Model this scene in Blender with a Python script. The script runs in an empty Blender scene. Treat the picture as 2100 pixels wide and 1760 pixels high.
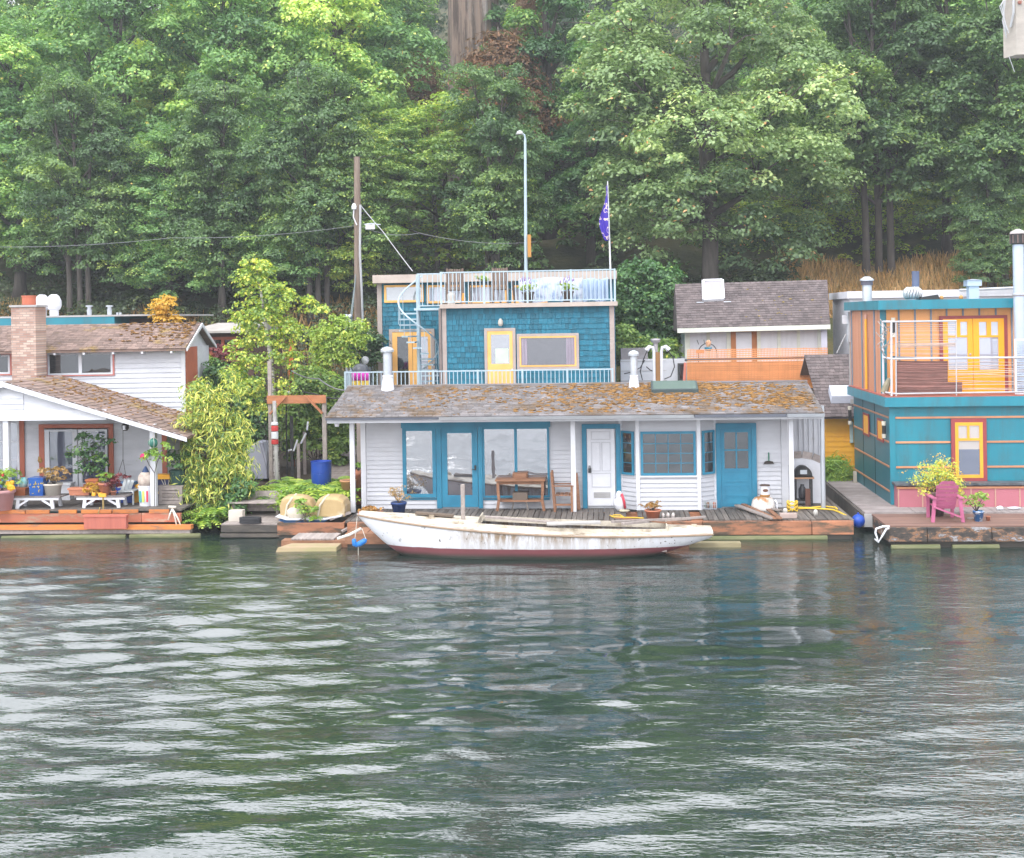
import bpy, math, random
import numpy as np
from mathutils import Vector, Matrix
random.seed(7)
PI = math.pi
SC = bpy.context.scene
COL = SC.collection
V = Vector
# ---------------------------------------------------------------- camera model (the photo's pixels on a 2100 x 1760 frame)
F, CX, HY, ROLL, YAW, HC = 2600.0, 1050.0, 651.0, .016, .08, 5.65
RT = V((math.cos(YAW), math.sin(YAW), 0)); FW = V((-math.sin(YAW), math.cos(YAW), 0)); UP = V((0, 0, 1))
def ray(x, y):
    dx, dy = x-CX, y-HY; c, s = math.cos(ROLL), math.sin(ROLL)
    return RT*((dx*c-dy*s)/F) + FW - UP*((dx*s+dy*c)/F)
def at(x, y, Y):
    d = ray(x, y); k = Y/d.y
    return V((d.x*k, Y, HC+d.z*k))
def atz(x, y, Z):
    d = ray(x, y); k = (Z-HC)/d.z
    return V((d.x*k, d.y*k, Z))
# close-up readings of the photograph
RG = dict(V=(0, 0, 1), R1=(0, 574.2, .3264), R2=(360.9, 475.8, .3822), R3=(689, 525, .2891), R4=(656.2, 754.7, .2656), R5=(1148.4, 754.7, .28125),
          R6=(1279.7, 525, .2227), R7=(1673.4, 459.4, .2051), R8=(1673.4, 771.1, .2144), S1=(0, 885.9, .1875), S8=(541.4, 968, .1328),
          T1=(393.7, 639.8, .1957), T5=(1410.9, 968, .16015), T6=(869.5, 1017.2, .2891), T7=(771.1, 557.8, .1398), T8=(1804.7, 623.4, .1406))
def px(g, x, y):
    a, b, s = RG[g]; return a+s*x, b+s*y
def A(g, x, y, Y):
    return at(*px(g, x, y), Y)
def rect(g, l, t, r, b, Y):
    cx, cy = (l+r)/2, (t+b)/2
    return A(g, l, cy, Y).x, A(g, r, cy, Y).x, A(g, cx, b, Y).z, A(g, cx, t, Y).z

# ---------------------------------------------------------------- mesh builder
ORG = {}
class MB:
    def __init__(s, xf=None): s.v, s.f, s.t, s.xf = [], [], [], xf
    def add(s, vs, fs, t=None):
        b = len(s.v); s.v += [tuple(v) for v in vs]; s.f += [tuple(b+i for i in f) for f in fs]
        if t is None: t = random.random()
        s.t += [t]*len(fs); return s
    def box(s, x0, x1, y0, y1, z0, z1, t=None):
        return s.add([(x0, y0, z0), (x1, y0, z0), (x1, y1, z0), (x0, y1, z0), (x0, y0, z1), (x1, y0, z1), (x1, y1, z1), (x0, y1, z1)],
                     [(3, 2, 1, 0), (4, 5, 6, 7), (0, 1, 5, 4), (1, 2, 6, 5), (2, 3, 7, 6), (3, 0, 4, 7)], t)
    def hexa(s, p, t=None):   # eight corners, bottom loop then top loop
        return s.add(p, [(3, 2, 1, 0), (4, 5, 6, 7), (0, 1, 5, 4), (1, 2, 6, 5), (2, 3, 7, 6), (3, 0, 4, 7)], t)
    def bar(s, p, q, w, h=None, up=(0, 0, 1), t=None):
        p, q = V(p), V(q); h = h or w; d = (q-p).normalized(); u = V(up)
        if abs(d.dot(u)) > .98: u = V((0, 1, 0))
        a = d.cross(u).normalized()*w/2; b = a.cross(d).normalized()*h/2
        return s.hexa([p-a-b, p+a-b, q+a-b, q-a-b, p-a+b, p+a+b, q+a+b, q-a+b], t)
    def tube(s, pts, r, n=8, t=None):
        pts = [V(p) for p in pts]; m = len(pts)
        rs = list(r) if hasattr(r, '__len__') else [r]*m
        vs, fs = [], []
        ref = None
        for i, p in enumerate(pts):
            d = (pts[min(i+1, m-1)]-pts[max(i-1, 0)]).normalized()
            if ref is None: ref = V((0, 0, 1)) if abs(d.z) < .9 else V((1, 0, 0))
            a = d.cross(ref).normalized(); b = a.cross(d).normalized(); ref = b
            for k in range(n):
                an = 2*PI*k/n; vs.append(p+(a*math.cos(an)+b*math.sin(an))*rs[i])
        for i in range(m-1):
            for k in range(n):
                k2 = (k+1) % n; fs.append((i*n+k, i*n+k2, (i+1)*n+k2, (i+1)*n+k))
        fs.append(tuple(range(n-1, -1, -1))); fs.append(tuple((m-1)*n+k for k in range(n)))
        return s.add(vs, fs, t)
    def lathe(s, prof, c=(0, 0, 0), n=20, t=None):
        c = V(c); vs, fs = [], []; m = len(prof)
        for r, z in prof:
            for k in range(n):
                an = 2*PI*k/n; vs.append(c+V((r*math.cos(an), r*math.sin(an), z)))
        for i in range(m-1):
            for k in range(n):
                k2 = (k+1) % n; fs.append((i*n+k, i*n+k2, (i+1)*n+k2, (i+1)*n+k))
        fs.append(tuple(range(n-1, -1, -1))); fs.append(tuple((m-1)*n+k for k in range(n)))
        return s.add(vs, fs, t)
    def prism(s, poly, a0, a1, axis='y', t=None):
        f = {'y': lambda u, w, a: (u, a, w), 'x': lambda u, w, a: (a, u, w), 'z': lambda u, w, a: (u, w, a)}[axis]
        n = len(poly)
        vs = [f(u, w, a0) for u, w in poly]+[f(u, w, a1) for u, w in poly]
        fs = [tuple(range(n)), tuple(range(2*n-1, n-1, -1))]+[(i, n+i, n+(i+1) % n, (i+1) % n) for i in range(n)]
        return s.add(vs, fs, t)
    def blob(s, c, rx, ry, rz, n=7, m=4, j=.25, t=None):
        c = V(c); vs = [c-V((0, 0, rz))]; fs = []
        for i in range(1, m):
            ph = -PI/2+PI*i/m
            for k in range(n):
                an = 2*PI*(k+.5*(i % 2))/n; q = 1+random.uniform(-j, j)
                vs.append(c+V((rx*math.cos(ph)*math.cos(an)*q, ry*math.cos(ph)*math.sin(an)*q, rz*math.sin(ph)*q)))
        vs.append(c+V((0, 0, rz)))
        for k in range(n):
            fs.append((0, 1+(k+1) % n, 1+k)); e = 1+(m-2)*n; fs.append((len(vs)-1, e+k, e+(k+1) % n))
        for i in range(m-2):
            for k in range(n):
                a, b = 1+i*n, 1+(i+1)*n; fs.append((a+k, a+(k+1) % n, b+(k+1) % n, b+k))
        return s.add(vs, fs, t)
    def build(s, name, mat, parent=None, smooth=False, bevel=0, sub=0):
        if s.xf: s.v = [tuple(s.xf(V(p))) for p in s.v]
        o = mesh_obj(name, np.array(s.v, dtype=np.float32).reshape(-1, 3), s.f, mat, parent, np.array(s.t, dtype=np.float32), smooth)
        if bevel:
            m = o.modifiers.new('bevel', 'BEVEL'); m.width = bevel; m.segments = 2; m.limit_method = 'ANGLE'
        if sub:
            m = o.modifiers.new('sub', 'SUBSURF'); m.levels = m.render_levels = sub
        return o
def mesh_obj(name, v, f, mat, parent=None, tint=None, smooth=False):
    org = V((0, 0, 0))
    if parent is not None:
        org = ORG.get(parent.name, V((0, 0, 0)))
    elif len(v):
        org = V(((v[:, 0].min()+v[:, 0].max())/2, (v[:, 1].min()+v[:, 1].max())/2, v[:, 2].min()))
    v = v-np.array(org, dtype=np.float32)
    me = bpy.data.meshes.new(name)
    if isinstance(f, np.ndarray):
        k = f.shape[1]; nf = len(f)
        me.vertices.add(len(v)); me.vertices.foreach_set('co', v.astype(np.float32).ravel())
        me.loops.add(nf*k); me.loops.foreach_set('vertex_index', f.astype(np.int32).ravel())
        me.polygons.add(nf); me.polygons.foreach_set('loop_start', np.arange(0, nf*k, k, dtype=np.int32))
        me.update(calc_edges=True)
    else:
        me.from_pydata(v.tolist(), [], f); me.update()
    if tint is not None and len(tint) == len(me.polygons):
        at_ = me.attributes.new('tint', 'FLOAT', 'FACE'); at_.data.foreach_set('value', tint.astype(np.float32))
    if smooth:
        me.polygons.foreach_set('use_smooth', np.ones(len(me.polygons), dtype=bool))
    if mat: me.materials.append(mat)
    o = bpy.data.objects.new(name, me); COL.objects.link(o)
    if parent is not None: o.parent = parent
    else: o.location = org
    ORG[o.name] = org
    return o
def thing(name, label, cat, loc=(0, 0, 0), group=None):
    o = bpy.data.objects.new(name, None); COL.objects.link(o); o.location = loc; o.empty_display_size = .2
    o['label'] = label; o['category'] = cat
    if group: o['group'] = group
    ORG[o.name] = V(loc); return o
def tag(o, label, cat, group=None):
    o['label'] = label; o['category'] = cat
    if group: o['group'] = group
    return o
def kind(o, k): o['kind'] = k; return o
def dup(root, loc, rz=0, label=None, sc=None, group=None):
    r = root.copy(); COL.objects.link(r); r.location = loc; r.rotation_euler = (0, 0, rz)
    if sc: r.scale = sc if hasattr(sc, '__len__') else (sc,)*3
    if label: r['label'] = label
    if group: r['group'] = group
    for ch in list(root.children):
        c = ch.copy(); COL.objects.link(c); c.parent = r
        for g in list(ch.children):
            d = g.copy(); COL.objects.link(d); d.parent = c
    return r

# ---------------------------------------------------------------- procedural materials
def srgb(r, g, b):
    f = lambda c: (c/255/12.92 if c/255 <= .04045 else ((c/255+.055)/1.055)**2.4)
    return (f(r), f(g), f(b))
class NT:
    def __init__(s, name):
        s.m = bpy.data.materials.new(name); s.m.use_nodes = True; s.t = s.m.node_tree; s.t.nodes.clear()
        s.out = s.t.nodes.new('ShaderNodeOutputMaterial')
    def n(s, typ, **kw):
        nd = s.t.nodes.new('ShaderNode'+typ)
        for k, v in kw.items():
            if k.startswith('i_'):
                key = k[2:].replace('_', ' ')
                sock = nd.inputs[int(key)] if key.isdigit() else nd.inputs[key]
                if isinstance(v, bpy.types.NodeSocket): s.t.links.new(v, sock)
                else: sock.default_value = v
            else: setattr(nd, k, v)
        return nd
    def link(s, a, b): s.t.links.new(a, b)
    def pos(s, sc=(1, 1, 1)):
        g = s.n('TexCoord'); mp = s.n('Mapping', i_Vector=g.outputs['Object'], i_Scale=sc); return mp.outputs[0]
    def noise(s, scale=5, detail=4, sc=(1, 1, 1), rough=.6, dist=0):
        return s.n('TexNoise', i_Vector=s.pos(sc), i_Scale=scale, i_Detail=detail, i_Roughness=rough, i_Distortion=dist).outputs[0]
    def ramp(s, fac, stops, interp='LINEAR'):
        r = s.n('ValToRGB', i_Fac=fac); e = r.color_ramp.elements; r.color_ramp.interpolation = interp
        while len(e) < len(stops): e.new(.5)
        for k, (p, c) in enumerate(stops):
            e[k].position = p; e[k].color = (c, c, c, 1) if not hasattr(c, '__len__') else (*c, 1)
        return r.outputs[0]
    def mix(s, fac, a, b, mode='MIX'):
        m = s.n('Mix', data_type='RGBA', blend_type=mode)
        for sock, v in ((m.inputs[0], fac), (m.inputs[6], a), (m.inputs[7], b)):
            if isinstance(v, bpy.types.NodeSocket): s.t.links.new(v, sock)
            elif sock.type == 'RGBA': sock.default_value = (*v, 1) if len(v) == 3 else v
            else: sock.default_value = v
        return m.outputs[2]
    def math(s, op, a, b=0, clamp=False):
        m = s.n('Math', operation=op, use_clamp=clamp)
        for sock, v in ((m.inputs[0], a), (m.inputs[1], b)):
            if isinstance(v, bpy.types.NodeSocket): s.t.links.new(v, sock)
            else: sock.default_value = v
        return m.outputs[0]
    def tint(s): return s.n('Attribute', attribute_name='tint').outputs['Fac']
    def bump(s, h, strength=.3, dist=.01):
        return s.n('Bump', i_Height=h, i_Strength=strength, i_Distance=dist).outputs[0]
    def done(s, col, rough=.6, normal=None, metal=0, spec=.4, **kw):
        p = s.n('BsdfPrincipled', i_Metallic=metal)
        for sock, v in ((p.inputs['Base Color'], col), (p.inputs['Roughness'], rough), (p.inputs['Specular IOR Level'], spec)):
            if isinstance(v, bpy.types.NodeSocket): s.t.links.new(v, sock)
            else: sock.default_value = (*v, 1) if hasattr(v, '__len__') and len(v) == 3 else v
        if normal is not None: s.t.links.new(normal, p.inputs['Normal'])
        for k, v in kw.items(): p.inputs[k.replace('_', ' ')].default_value = v
        s.t.links.new(p.outputs[0], s.out.inputs[0]); return s.m
CACHE = {}
def M(name, col, col2=None, rough=.6, vs=2.5, sc=(1, 1, 1), lo=.35, hi=.7, tint=.25, bump=.15, bs=30, metal=0, spec=.4, amt=1.0, grime=None, gs=1.2, glo=.52, ghi=.64):
    """Painted, wooden or metal surface: two colours blended by noise, a per-piece tint, fine bump, optional grime patches."""
    if name in CACHE: return CACHE[name]
    n = NT(name)
    if col2 is None: col2 = tuple(c*.78 for c in col)
    c = n.mix(n.math('MULTIPLY', n.ramp(n.noise(vs, 6, sc), [(lo, 0.), (hi, 1.)]), amt), col, col2)
    if grime is not None:
        c = n.mix(n.ramp(n.noise(gs, 8, sc, .7), [(glo, 0.), (ghi, 1.)]), c, grime)
    if tint:
        k = n.math('MULTIPLY_ADD', n.tint(), tint); n.t.nodes[-1].inputs[2].default_value = 1-tint/2
        c = n.mix(1.0, c, n.n('CombineColor', i_Red=k, i_Green=k, i_Blue=k).outputs[0], 'MULTIPLY')
    nm = n.bump(n.noise(bs, 4, sc), bump, .01) if bump else None
    CACHE[name] = n.done(c, rough, nm, metal, spec); return CACHE[name]
def leafmat(name, stops, trans=.35, gloss=.05, gain=1.0):
    n = NT(name); c = n.ramp(n.tint(), [(p, tuple(min(.9, v*gain*k) for v, k in zip(q, (1.2, 1.02, .9)))) for p, q in stops])
    d = n.n('BsdfDiffuse', i_Color=c); t = n.n('BsdfTranslucent', i_Color=n.mix(1.0, c, (1.3, 1.35, .75), 'MULTIPLY'))
    g = n.n('BsdfGlossy', i_Color=(1, 1, 1, 1), i_Roughness=.6)
    a = n.n('MixShader', i_Fac=trans); n.link(d.outputs[0], a.inputs[1]); n.link(t.outputs[0], a.inputs[2])
    b = n.n('MixShader', i_Fac=gloss); n.link(a.outputs[0], b.inputs[1]); n.link(g.outputs[0], b.inputs[2])
    n.link(b.outputs[0], n.out.inputs[0]); return n.m
def glassmat(name, dark=(.02, .025, .03), refl=.35, tintc=(.9, .93, 1)):
    n = NT(name)
    d = n.n('BsdfDiffuse', i_Color=(*dark, 1)); nm = n.bump(n.noise(1.5, 2), .06, .05)
    g = n.n('BsdfGlossy', i_Color=(*tintc, 1), i_Roughness=.02, i_Normal=nm)
    a = n.n('MixShader', i_Fac=refl); n.link(d.outputs[0], a.inputs[1]); n.link(g.outputs[0], a.inputs[2])
    n.link(a.outputs[0], n.out.inputs[0]); return n.m

WHITE = M('white_paint', (.63, .64, .69), (.54, .55, .60), .55, 1.6, (1, 1, 3), tint=.06, grime=(.36, .36, .36), gs=2.2, glo=.60, ghi=.8)
LILAC = M('pale_grey_paint', (.53, .54, .585), (.46, .47, .51), .6, 1.3, (1, 1, 2), tint=.07, grime=(.36, .36, .35), gs=2.5, glo=.60, ghi=.8)
TRIMW = M('white_trim', (.68, .69, .74), (.60, .61, .66), .5, 3, tint=.05)
BLUE = M('blue_trim_paint', (.025, .215, .345), (.018, .16, .27), .5, 2.2, tint=.08)
TEALS = M('teal_shingle_paint', (.006, .12, .19), (.010, .145, .22), .6, 2.5, tint=.45)
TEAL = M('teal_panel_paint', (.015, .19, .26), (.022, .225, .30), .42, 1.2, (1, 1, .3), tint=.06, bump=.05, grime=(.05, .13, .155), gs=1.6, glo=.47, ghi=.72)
TEALD = M('teal_shaded_paint', (.012, .13, .175), (.02, .16, .21), .4, 1.2, tint=.06, bump=.05)  # darker copy of the panel teal; side-wall shade is put into the colour
YEL = M('golden_yellow_paint', (.80, .40, .035), (.72, .33, .03), .45, 2, tint=.06)
AMB = M('pale_orange_trim', (.82, .46, .14), (.72, .37, .10), .5, 2, tint=.06)
ORG_P = M('orange_panel_paint', (.85, .40, .15), (.77, .34, .12), .45, 1, (1, 1, .3), tint=.06, bump=.05, grime=(.60, .28, .12), gs=1.8, glo=.52, ghi=.8)
COPP = M('copper_panel', (.40, .175, .10), (.50, .25, .16), .45, 1.5, (6, 6, .4), tint=.1)
MAROON = M('maroon_trim', (.30, .055, .06), (.24, .04, .045), .5, tint=.06)
TAUPE = M('taupe_trim', (.40, .335, .31), (.33, .27, .25), .6, 2, tint=.08)
REDTR = M('brick_red_trim', (.47, .13, .07), (.38, .10, .055), .55, 2, tint=.08)
ROSE = M('rose_panel', (.44, .15, .19), (.37, .12, .15), .6, 1.5, (1, 1, .5), tint=.08, grime=(.30, .22, .2), glo=.62, ghi=.8)
WOODG = M('weathered_boards', (.16, .14, .125), (.075, .065, .06), .85, 2, (6, .6, 6), tint=.55, bump=.4, bs=12)
WOODL = M('pale_weathered_wood', (.36, .31, .29), (.24, .205, .19), .85, 2, (5, .5, 5), tint=.3, bump=.4, bs=12)
WOODB = M('brown_wood', (.30, .15, .085), (.19, .09, .05), .7, 2.5, (1.5, 4, 6), tint=.25, bump=.3, bs=15)
WOODO = M('orange_brown_timber', (.40, .17, .09), (.21, .10, .06), .8, 1.6, (.7, 1, 3), tint=.35, bump=.35, bs=10, grime=(.09, .065, .045), gs=1.5, glo=.48, ghi=.58)
DARKW = M('dark_wet_wood', (.035, .032, .028), (.06, .05, .04), .6, 2, (.5, 1, 3), tint=.3)
ALGAE = M('algae_log', (.10, .12, .05), (.19, .18, .095), .7, 3, (.6, 1, 3), tint=.2, bump=.4, bs=10)
BRICK = M('terracotta', (.48, .19, .11), (.40, .15, .09), .75, 4, tint=.15)
METAL = M('galvanised_metal', (.52, .55, .60), (.42, .45, .50), .38, 2, tint=.08, metal=.5, bump=.03)
BLACK = M('black_metal', (.02, .02, .022), (.035, .035, .035), .5, 4, tint=.1)
RAILB = M('pale_blue_rail', (.42, .52, .59), (.35, .45, .52), .45, 3, tint=.05, metal=.15)
GREYC = M('grey_concrete', (.42, .41, .41), (.34, .33, .33), .85, 2, tint=.1, bump=.3)
CANVAS = M('blue_tarp', (.24, .33, .48), (.34, .43, .58), .5, 3, tint=.15, bump=.2, bs=6)
GLASS = glassmat('window_glass', (.075, .08, .095), .40)
GLASSD = glassmat('dark_window_glass', (.022, .027, .03), .13)
GLASSL = glassmat('curtained_glass', (.30, .31, .37), .25)
SOIL = M('soil', (.06, .045, .03), rough=.95)
ROPEW = M('pale_rope', (.62, .58, .52), rough=.9, bump=.4, bs=80)
ROPEY = M('yellow_rope', (.75, .50, .05), rough=.8, bump=.4, bs=80)
PLBLUE = M('blue_plastic', (.015, .07, .40), (.012, .05, .30), .4, tint=.05)
CORD = M('black_cable', (.03, .03, .035), rough=.6)
CORDW = M('grey_cable', (.45, .46, .48), rough=.6)

# ---------------------------------------------------------------- carpentry helpers
def siding(parent, name, x0, x1, z0, z1, y, mat, course=.115, lap=.028, axis='y', side=-1, xf=None):
    """Lapped boards as real wedges. axis 'y': facing -Y at plane y; axis 'x': facing +-X at plane y, running in Y."""
    m = MB(xf); n = max(1, round((z1-z0)/course)); h = (z1-z0)/n
    for i in range(n):
        a, b = z0+i*h, z0+(i+1)*h
        prof = [(y+.03*-side, a), (y+lap*side, a), (y, b), (y+.03*-side, b)]
        m.prism(prof, x0, x1, 'x' if axis == 'y' else 'y', random.random())
    return m.build(name, mat, parent)
def frame_rect(m, x0, x1, z0, z1, y0, y1, w, wb=None):
    wb = w if wb is None else wb
    m.box(x0, x0+w, y0, y1, z0, z1); m.box(x1-w, x1, y0, y1, z0, z1)
    m.box(x0+w, x1-w, y0, y1, z1-w, z1); m.box(x0+w, x1-w, y0, y1, z0, z0+wb)
def window(parent, g, l, t, r, b, Y, fmat, w=.06, gmat=None, nx=1, nz=1, d=.05, mun=.022, name='window', casing=None, cw=.09):
    x0, x1, z0, z1 = rect(g, l, t, r, b, Y)
    return window3(parent, x0, x1, z0, z1, Y, fmat, w, gmat, nx, nz, d, mun, name, casing, cw)
def window3(parent, x0, x1, z0, z1, Y, fmat, w=.06, gmat=None, nx=1, nz=1, d=.05, mun=.022, name='window', casing=None, cw=.09, xf=None):
    m = MB(xf); frame_rect(m, x0, x1, z0, z1, Y-d, Y-.001, w)
    for i in range(1, nx):
        x = x0+w+(x1-x0-2*w)*i/nx; m.box(x-mun/2, x+mun/2, Y-d*.8, Y-.012, z0+w, z1-w)
    for i in range(1, nz):
        z = z0+w+(z1-z0-2*w)*i/nz
        for k in range(nx):
            xa = x0+w+(x1-x0-2*w)*k/nx+(mun/2 if k else 0); xb = x0+w+(x1-x0-2*w)*(k+1)/nx-(mun/2 if k < nx-1 else 0)
            m.box(xa, xb, Y-d*.78, Y-.012, z-mun/2, z+mun/2)
    o = m.build(name, fmat, parent)
    MB(xf).box(x0+w-.004, x1-w+.004, Y-.022, Y-.016, z0+w-.004, z1-w+.004).build('pane', gmat or GLASS, o)
    if casing:
        c = MB(); frame_rect(c, x0-cw, x1+cw, z0-cw, z1+cw, Y-d*.7, Y-.002, cw-.002); c.build('casing', casing, o)
    return o
def slats(m, x0, x1, y0, y1, z0, z1, n, gap=.15, axis='x'):
    for i in range(n):
        if axis == 'x':
            w = (x1-x0)/n; m.box(x0+i*w, x0+(i+1-gap)*w, y0, y1, z0, z1+random.uniform(0, .004))
        else:
            w = (y1-y0)/n; m.box(x0, x1, y0+i*w, y0+(i+1-gap)*w, z0, z1+random.uniform(0, .004))
def shingles(m, p00, p10, p11, p01, rows, cols, th=.02, jit=.25):
    """Overlapping shingles over a quad: p00-p10 the lower edge, p01-p11 the upper one."""
    p00, p10, p11, p01 = map(V, (p00, p10, p11, p01))
    nrm = (p10-p00).cross(p01-p00).normalized()
    if nrm.z < 0 and abs(nrm.z) > .05: nrm = -nrm
    for i in range(rows):
        a, b = i/rows, min(1, (i+1.25)/rows)
        off = random.random()
        xs = [0]
        x = -off/cols
        while x < 1:
            x += (1+random.uniform(-jit, jit))/cols
            if 0 < x < 1: xs.append(x)
        xs.append(1)
        for u0, u1 in zip(xs, xs[1:]):
            if u1-u0 < .002: continue
            u1b = u1-.06/cols; ja = a-random.uniform(0, .12)/rows
            L = lambda u, w: p00.lerp(p10, u).lerp(p01.lerp(p11, u), w)
            lo0, lo1, hi0, hi1 = L(u0, ja), L(u1b, ja), L(u0, b), L(u1b, b)
            m.hexa([lo0-nrm*.01, lo1-nrm*.01, hi1-nrm*.01, hi0-nrm*.01, lo0+nrm*th, lo1+nrm*th, hi1+nrm*.003, hi0+nrm*.003])
def pot(name, label, c, r, h, mat, cat='flower pot', taper=.72, group=None, rim=True):
    t = thing(name, label, cat, c, group)
    p = [(r*taper, 0), (r*.98, h*.84)]+([(r*1.08, h*.84), (r*1.08, h), (r*.92, h), (r*.9, h*.88)] if rim else [(r, h), (r*.9, h), (r*.88, h*.88)])
    MB().lathe(p, c, 20).build('pot', mat, t, True)
    MB().lathe([(r*.86, h*.84), (r*.86, h*.9)], c, 14).build('soil', SOIL, t)
    return t

def dk(g, x, y, z=.47): return atz(*px(g, x, y), z)
def rail(parent, name, p, q, h, n, mat, post_every=0, r=.012, mid=None):
    """Railing from p to q: top and bottom rail and n balusters in one mesh, posts as sub-parts."""
    p, q = V(p), V(q); u = V((0, 0, h)); m = MB()
    m.bar(p+u, q+u, .05, .04); m.bar(p+V((0, 0, .07)), q+V((0, 0, .07)), .035, .035)
    for i in range(1, n):
        a = p.lerp(q, i/n); m.box(a.x-r, a.x+r, a.y-r, a.y+r, a.z+.0875, a.z+h-.021)
    o = m.build(name, mat, parent)
    if post_every:
        k = max(1, round(n/post_every))
        for i in range(k+1):
            a = p.lerp(q, i/k); MB().box(a.x-.03, a.x+.03, a.y-.03, a.y+.03, a.z, a.z+h+.03).build('post', mat, o)
    return o
def flue(parent, c, r, h, mat, skirt=True):
    o = MB().lathe([(r, 0), (r, h)], c, 20).build('flue', mat, parent, False)
    if skirt: MB().lathe([(r*1.65, -.12), (r*1.5, h*.05), (r*1.12, h*.36), (r*1.2, h*.37), (r*1.2, h*.41), (r*1.02, h*.42)], c, 20).build('flashing', TRIMW, o)
    MB().lathe([(r*.8, h), (r*.8, h+.05), (r*1.5, h+.03), (r*1.55, h+.09), (r*1.2, h+.15), (r*.2, h+.19)], c, 20).build('cap', mat, o)
    return o
# ================================================================ camera, light, sky
cam = bpy.data.cameras.new('camera'); cam_o = bpy.data.objects.new('camera', cam); COL.objects.link(cam_o)
cam.sensor_width = 36; cam.lens = F/2100*36; cam.shift_y = -(880-HY)/2100; cam.clip_end = 2000; cam.clip_start = .5
cr_, sr_ = math.cos(ROLL), math.sin(ROLL)
cxv = RT*cr_-UP*sr_; cyv = RT*sr_+UP*cr_; czv = -FW
cam_o.matrix_world = Matrix(((cxv.x, cyv.x, czv.x, 0), (cxv.y, cyv.y, czv.y, 0), (cxv.z, cyv.z, czv.z, HC), (0, 0, 0, 1)))
SC.camera = cam_o
SC.view_settings.view_transform = 'Standard'; SC.view_settings.look = 'None'; SC.view_settings.exposure = 1.52; SC.view_settings.gamma = 1
w = bpy.data.worlds.new('World'); SC.world = w; w.use_nodes = True
nt = w.node_tree; nt.nodes.clear()
sky = nt.nodes.new('ShaderNodeTexSky'); sky.sky_type = 'NISHITA'; sky.sun_disc = False
SUN_EL, SUN_AZ = math.radians(52), math.radians(205)
sky.sun_elevation = SUN_EL; sky.sun_rotation = SUN_AZ; sky.air_density = 1.2; sky.dust_density = 6; sky.ozone_density = 1
hs = nt.nodes.new('ShaderNodeHueSaturation'); hs.inputs['Saturation'].default_value = .28
bg = nt.nodes.new('ShaderNodeBackground'); bg.inputs['Strength'].default_value = .15
wo = nt.nodes.new('ShaderNodeOutputWorld')
cl = nt.nodes.new('ShaderNodeTexNoise'); cl.inputs['Scale'].default_value = 2.4; cl.inputs['Detail'].default_value = 6   # broken cloud cover over the clear sky
tc = nt.nodes.new('ShaderNodeTexCoord'); nt.links.new(tc.outputs['Generated'], cl.inputs['Vector'])
cr = nt.nodes.new('ShaderNodeMapRange'); cr.inputs['From Min'].default_value = .3; cr.inputs['From Max'].default_value = .6; cr.inputs['To Min'].default_value = .45; cr.inputs['To Max'].default_value = .95; nt.links.new(cl.outputs[0], cr.inputs['Value'])
cm = nt.nodes.new('ShaderNodeMix'); cm.data_type = 'RGBA'; cm.inputs[7].default_value = (6.9, 7.0, 7.3, 1); nt.links.new(cr.outputs[0], cm.inputs[0]); nt.links.new(hs.outputs[0], cm.inputs[6])
nt.links.new(sky.outputs[0], hs.inputs['Color']); nt.links.new(cm.outputs[2], bg.inputs[0]); nt.links.new(bg.outputs[0], wo.inputs[0])
sun = bpy.data.lights.new('sun', 'SUN'); sun.energy = .55; sun.angle = math.radians(14); sun.color = (1, .98, .95)
sun_o = bpy.data.objects.new('sun', sun); COL.objects.link(sun_o); sun_o.location = (0, 0, 60)
sd = V((math.sin(SUN_AZ)*math.cos(SUN_EL), math.cos(SUN_AZ)*math.cos(SUN_EL), math.sin(SUN_EL)))
sun_o.rotation_euler = sd.to_track_quat('Z', 'Y').to_euler()
SC.cycles.max_bounces = 7; SC.cycles.diffuse_bounces = 3; SC.cycles.glossy_bounces = 4; SC.cycles.transmission_bounces = 4; SC.cycles.transparent_max_bounces = 6

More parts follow.
